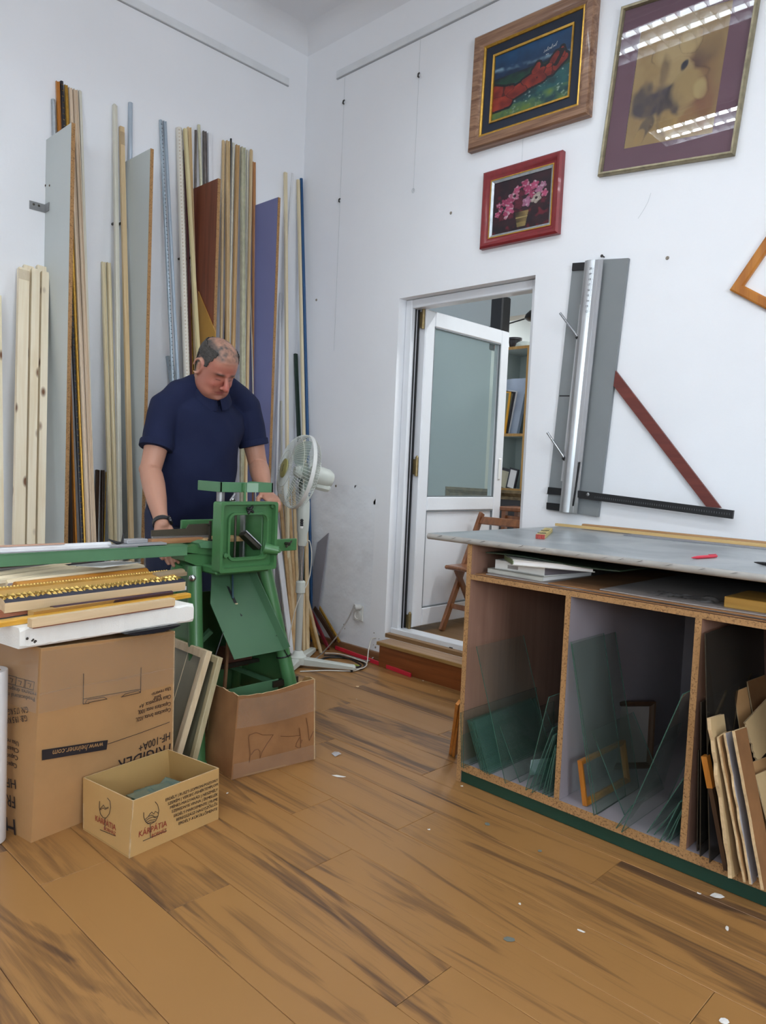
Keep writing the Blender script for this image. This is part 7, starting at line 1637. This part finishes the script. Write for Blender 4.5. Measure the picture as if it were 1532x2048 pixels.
# legs and feet
HR, HL = PEL+Vector((0, -.095, -.03)), PEL+Vector((0, .095, -.03)); KR, KL = Vector((-3.01, 1.72, .50)), Vector((-3.02, 1.95, .50)); AR_, AL_ = Vector((-3.07, 1.71, .09)), Vector((-3.08, 1.97, .09))
for H_, K_, A_ in ((HR, KR, AR_), (HL, KL, AL_)):
    ell_tube(body, [H_, H_.lerp(K_, .4), K_, K_.lerp(A_, .25), K_.lerp(A_, .7), A_], [.085, .076, .056, .058, .042, .036]); ell_tube(body, [A_+Vector((-.03, 0, -.045)), A_+Vector((.08, 0, -.055)), A_+Vector((.17, 0, -.065))], [(.030, .030), (.034, .022), (.026, .012)], (0, 1, 0))
SKIN = printed('skin', .48); SKIN.node_tree.nodes['Principled BSDF'].inputs['Subsurface Weight'].default_value = .08; SKIN.node_tree.nodes['Principled BSDF'].inputs['Subsurface Radius'].default_value = (.02, .008, .005)
man = fused('person', body, SKIN, .0034, 4, label='man in a navy polo shirt bending over the green chopper, looking down at his work', cat='person')
# colouring of skin: ruddy face, lips, brows, stubble, thin grey hair on the crown
nv = len(man.data.vertices); co = np.empty(nv*3, np.float32); man.data.vertices.foreach_get('co', co); co = co.reshape(-1, 3)
rel = co-np.array(HC_); f_, l_, u_ = (rel@np.array(v) for v in (hf, hl, hu)); near = (np.abs(f_) < .16) & (np.abs(l_) < .11) & (u_ > -.14) & (u_ < .14)
base = np.array(S(178, 130, 108)[:3]); col = np.tile(base, (nv, 1)).astype(np.float32)
rs = np.random.RandomState(3)
def blend(mask, c, k): 
    kk = (np.clip(k, 0, 1)*mask)[:, None]; col[:] = col*(1-kk)+np.array(c[:3])*kk
ga = lambda l0, u0, sl, su: np.exp(-((l_-l0)/sl)**2-((u_-u0)/su)**2)
front = near & (f_ > .0)
blend(front, S(168, 100, 86), np.full(nv, .6)); blend(front, S(174, 86, 76), ga(0, -.030, .020, .022)*.7+ga(.045, -.035, .022, .02)*.45+ga(-.045, -.035, .022, .02)*.45+ga(0, .03, .06, .02)*.35)
blend(front, S(150, 112, 98), np.clip((-.080-u_)*22, 0, .35)); blend(front, S(186, 142, 118), np.clip((u_-.045)*16, 0, .7))
blend(front & (f_ > .07), S(158, 82, 78), ga(0, -.0735, .021, .0065)*1.3); blend(front & (f_ > .07), S(104, 52, 50), ga(0, -.0737, .020, .0013)*.7)
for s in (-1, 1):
    blend(front & (f_ > .05), S(66, 52, 46), np.exp(-((l_-s*.033)/.020)**4-((u_-.0155+.10*(np.abs(l_)-.030))/.0058)**2)*1.0)
    blend(front & (f_ > .05), S(70, 44, 40), np.exp(-((l_-s*.031)/.0125)**4-((u_+.0135)/.0022)**2)*1.0)  # upper-lid shadow line painted into the skin colour
    blend(front & (f_ > .05), S(168, 96, 88), ga(s*.031, -.008, .014, .006)*.5)  # eye-socket shading, also painted in
nzv = np.array([noise.noise(Vector((a*38, b*38, c*38)))+.6*noise.noise(Vector((a*110, b*110, c*110))) for a, b, c in zip(f_[near], l_[near], u_[near])], np.float32)
nf = np.zeros(nv, np.float32); nf[near] = nzv
sstep = lambda x, a, c: np.clip((x-a)/(c-a), 0, 1)
fmax = np.interp(u_, [-.02, 0, .03, .06, .085, .12], [.004, .012, .024, .042, .060, .078])+.012*nf
side_m = sstep(np.abs(l_), .034, .052)*sstep(fmax-f_, -.004, .008)*sstep(u_, -.022, -.008)
back_m = sstep(-f_, .030, .045)*sstep(u_, -.080, -.065)*(u_ < .10)
top_m = sstep(u_, .062, .080)*sstep(.083-f_, -.004, .012)*np.clip(.60+.50*nf-.55*np.exp(-((l_-.012)/.030)**2-((f_-.010)/.035)**2), 0, .92)
ear = (np.abs(l_) > .0775) & (f_ > -.045) & (f_ < .022) & (u_ < .034)
blend(near & ~ear, S(70, 66, 63), np.maximum(np.maximum(side_m*.96, back_m*.96), top_m)*(1+.25*nf))
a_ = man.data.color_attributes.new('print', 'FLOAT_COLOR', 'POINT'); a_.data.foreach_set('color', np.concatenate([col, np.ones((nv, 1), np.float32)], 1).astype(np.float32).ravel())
# cropped grey hair round sides and back, with a tongue of it running forward
P2 = head_surface(.0045, 110, 190); g = MB(); nt = 190; idx = {}
def hairy(p):
    f, l, u = p; e = .007*noise.noise((f*60, l*60, u*60))+.006*noise.noise((f*160, l*160, u*160))
    side = abs(l) > .050 and f < .048+e-.25*max(0, .03-u)+.22*max(0, u-.03) and u > -.012+e+(.02 if f > -.005 else -.05-.4*(f+.005)*-1*0) and u < .098+e
    if -.046 < f < .020 and abs(l) > .045 and u < .036: return False      # keep clear of the ears
    back = f < -.030 and u > -.075 and u < .100+e
    return side or back
for i, row in enumerate(P2):
    for k, p in enumerate(row): idx[(i, k)] = len(g.v); q = .0016*noise.noise((p[0]*140, p[1]*140, p[2]*140)); g.v.append(tuple(hp(p[0]*(1+q*6), p[1]*(1+q*6), p[2])))
used = 0
for i in range(len(P2)-1):
    for k in range(nt):
        k2 = (k+1) % nt
        if all(hairy((P2[a][b][0]+.010, P2[a][b][1]*.94, P2[a][b][2]-.004)) and hairy(P2[a][b]) for a, b in ((i, k), (i, k2), (i+1, k2), (i+1, k))): g.f.append([idx[(i, k)], idx[(i, k2)], idx[(i+1, k2)], idx[(i+1, k)]]); g.m.append(0)
HAIR = paint('grey_hair', S(64, 61, 58), .8, var=.45, vs=60, bump=.9, bs=260); o = g.build('hair', HAIR, man, smooth=80, label='short dark grey hair'); sm = o.modifiers.new('thickness', 'SOLIDIFY'); sm.thickness = .004; sm.offset = -1
# ---- clothes
sh_ = MB()
def tr(z, cx, cy, d, w_): return (Vector((cx, cy, z)), w_, d)
T_ = [tr(.865, -3.035, 1.835, .150, .195), tr(.93, -3.020, 1.836, .162, .200), tr(1.02, -3.000, 1.838, .172, .202), tr(1.12, -2.985, 1.840, .166, .200), tr(1.22, -2.970, 1.842, .148, .203), tr(1.31, -2.955, 1.846, .132, .214), tr(1.375, -2.945, 1.849, .112, .200), tr(1.415, -2.937, 1.850, .090, .150), tr(1.440, -2.928, 1.852, .076, .092)]
ell_tube(sh_, [t[0] for t in T_], [(t[1], t[2]) for t in T_], (0, 1, 0), 40, (False, False))
TRAP = ((at_x(398, 777, -2.94), at_x(362, 789, -2.945)), (at_x(455, 777, -2.94), at_x(474, 794, -2.95)))
for (S_, E_), (q0, q1) in zip(((SR, ER), (SL, EL)), TRAP):
    ell_tube(sh_, [q0-Z*.02, q0, q1, S_, S_.lerp(E_, .22), S_.lerp(E_, .45), S_.lerp(E_, .64)], [.060, .066, .066, .068, .070, .070, (.071, .067)], None, 28, (True, False))
NAVY = paint('navy_cotton', S(22, 29, 58), .85, var=.10, vs=4, bump=.25, bs=420, bd=.002, spec=.25)
shirt = fused('polo_shirt', sh_, NAVY, .0065, 16, man)
n_s = len(shirt.data.vertices); cs = np.empty(n_s*3, np.float32); shirt.data.vertices.foreach_get('co', cs); cs = cs.reshape(-1, 3); ns = np.empty(n_s*3, np.float32); shirt.data.vertices.foreach_get('normal', ns); ns = ns.reshape(-1, 3)
k = np.array([.010*noise.noise(Vector((x*5+z*3, y*6-z*5, z*4)))+.0045*noise.noise(Vector((x*9, y*13+z*9, z*7)))+.007*math.sin(z*34+y*26+4*noise.noise(Vector((x*4, y*4, z*4))))*max(0, noise.noise(Vector((y*5, z*5, x*5)))) for x, y, z in cs], np.float32)
cs += ns*k[:, None]; shirt.data.vertices.foreach_set('co', cs.ravel()); shirt.data.update()
for S_, E_ in ((SR, ER), (SL, EL)):                         # sleeve hems
    d = (E_-S_).normalized(); c = S_.lerp(E_, .64); g = MB(); ell_tube(g, [c-d*.022, c-d*.018, c+d*.006, c+d*.008], [.0715, .0725, .0715, .066], None, 28, (False, False)); g.build('sleeve_hem', NAVY, shirt, smooth=60)
nd = (hp(-.03, 0, -.06)-NEK).normalized(); cxv = (Vector((1, 0, 0))-nd*nd.x).normalized(); cyv = nd.cross(cxv)
g = MB(); rings = []; n = 36
for r, h in ((.078, -.020), (.075, .050), (.079, .055), (.086, .050), (.108, -.002), (.104, -.004)):
    rings.append([NEK+cxv*(math.cos(a)*r*(1.02)+.004)+cyv*math.sin(a)*r*1.04+nd*(h-(.030 if r > .08 else .016)*max(0, math.cos(a))**2) for a in [2*math.pi*i/n+.09 for i in range(n)]])
for j in range(len(rings)): g.v.extend([tuple(p) for p in rings[j]])
for j in range(len(rings)-1):
    for i in range(n):
        if i == n-1: continue
        g.f.append([j*n+i, j*n+i+1, (j+1)*n+i+1, (j+1)*n+i]); g.m.append(0)
o = g.build('collar', NAVY, shirt, smooth=60); sm = o.modifiers.new('thickness', 'SOLIDIFY'); sm.thickness = .002
tr_ = MB()
ell_tube(tr_, [PEL-Z*.10, PEL-Z*.02, PEL+Z*.05], [(.175, .130), (.185, .140), (.180, .135)], (0, 1, 0), 30, (True, False))
for H_, K_, A_ in ((HR, KR, AR_), (HL, KL, AL_)): ell_tube(tr_, [H_, H_.lerp(K_, .4), K_, K_.lerp(A_, .5), A_-Z*.02], [.102, .094, .078, .070, .068], None, 26, (True, False))
fused('trousers', tr_, paint('navy_trousers', S(36, 44, 70), .85, var=.12, vs=8, bump=.2, bs=300, bd=.002), .008, 4, man)
for A_ in (AR_, AL_):
    g = MB(); rings = []
    for dx, w_, h in ((-.075, .020, .04), (-.06, .036, .075), (0, .042, .085), (.06, .045, .07), (.13, .048, .05), (.18, .040, .040), (.205, .018, .028)): rings.append([(A_.x+dx, A_.y+w_*math.cos(a), .002+max(0, h*(.5+.5*math.sin(a)))) for a in [2*math.pi*i/20 for i in range(20)]])
    g.loft(rings); g.build('shoe', paint('black_shoe', S(40, 38, 40), .4) if 'black_shoe' not in MATS else MATS['black_shoe'], man, smooth=60)
d = (WR-ER).normalized(); wx, wy, wz = basis(d, (1, .5, 0)); c = WR-d*.012
w_ = MB().lathe([(.033, -.010), (.0355, -.009), (.0355, .009), (.033, .010), (.033, -.010)], c, d, 24, cap=False).build('watch_strap', BLACKPL, man, smooth=50)
tc_ = (-EYE*0+Vector((.55, .65, .2))); tc_ = (tc_-d*tc_.dot(d)).normalized()
MB().lathe([(.019, 0), (.020, .003), (.018, .009), (.016, .010)], c+tc_*.032, tc_, 20).build('watch_case', paint('black_watch', S(30, 30, 34), .15, .3, var=0), w_, smooth=40)

# ================================================================== SCRAPS ON THE FLOOR
SCRAP = paint('scrap_paper', S(226, 222, 216), .6, var=.03)
rr = random.Random(21)
def scrap(label, px, py, r, mat=SCRAP, h=.002, el=1.0, ang=0.0, name='paper_scrap', n=7):
    p = at_z(px, py, 0); g = MB(); ring = []
    for k in range(n): a = 2*math.pi*k/n; q = r*rr.uniform(.65, 1.15); x, y = q*math.cos(a)*el, q*math.sin(a)/max(1, el*.7); ring.append(Vector((p.x+x*math.cos(ang)-y*math.sin(ang), p.y+x*math.sin(ang)+y*math.cos(ang), .0006+rr.uniform(0, h))))
    b = len(g.v); g.v = [tuple(q) for q in ring]+[tuple(q+Z*.0009) for q in ring]+[(p.x, p.y, .0008+h*.7), (p.x, p.y, .0018+h*.7)]
    for k in range(n): k2 = (k+1) % n; g.f += [[k, k2, 2*n], [n+k, n+k2, 2*n+1], [k, k2, n+k2, n+k]]; g.m += [0, 0, 0]
    return g.build(name, mat, label=label, cat='scrap')
scrap('crumpled clear plastic scrap on the floor right of the worn open carton', 672, 1510, .022, thin_glass('scrap_film', (.9, .9, .9, 1), .15, haze=.4, hazec=(.75, .75, .78, 1)), .008, name='plastic_scrap')
scrap('thin white sliver on the floor in front of the worn open carton', 677, 1553, .012, SCRAP, .001, 2.2, .7)
scrap('small white crumb on the floor near the small carton\'s right corner', 455, 1587, .005)
scrap('torn white paper scrap on the floor near the cabinet\'s right end', 1433, 1793, .013, SCRAP, .003, 1.4, .4)
scrap('tiny glossy scrap left of the torn white paper near the cabinet', 1398, 1788, .006)
scrap('little white sliver on the boards below the torn paper scrap', 1454, 1858, .007, SCRAP, .001, 1.8, 2.0)
scrap('small wood chip on the floor in front of the fan\'s foot', 715, 1374, .007, NAT, .003, 1.3, .3, name='wood_chip')
scrap('tiny pale crumb on the floor below the wood chip', 713, 1399, .0035)
scrap('white crumb on the dark knot of a plank in mid-floor', 858, 1660, .005)
scrap('white crumb at the foot of the red-brown step', 846, 1362, .005)
scrap('second crumb at the foot of the step, nearer the cabinet', 878, 1382, .005, NAT)
scrap('small white crumb at the cabinet\'s front left corner', 924, 1573, .006)
scrap('pale scrap at the bottom edge of the photo', 1448, 2043, .010, SCRAP, .002, 1.4, 1.0)
scrap('tiny white crumb on the plank joint in mid-floor', 1039, 1809, .004); scrap('tiny sliver below the mid-floor crumb', 1163, 1863, .006, SCRAP, .001, 2.0, .2)
scrap('dark scuffed flake on the floor in front of the first compartment', 975, 1649, .011, paint('grey_flake', S(108, 112, 104), .6), .001)
scrap('dark flake on the floor in front of the second compartment', 1080, 1703, .007, MATS['grey_flake'], .001)
scrap('grey flake stuck on a dark plank streak at the bottom of the photo', 1018, 1880, .011, MATS['grey_flake'], .001, 1.6, .5)
p = at_z(640, 1525, 0)
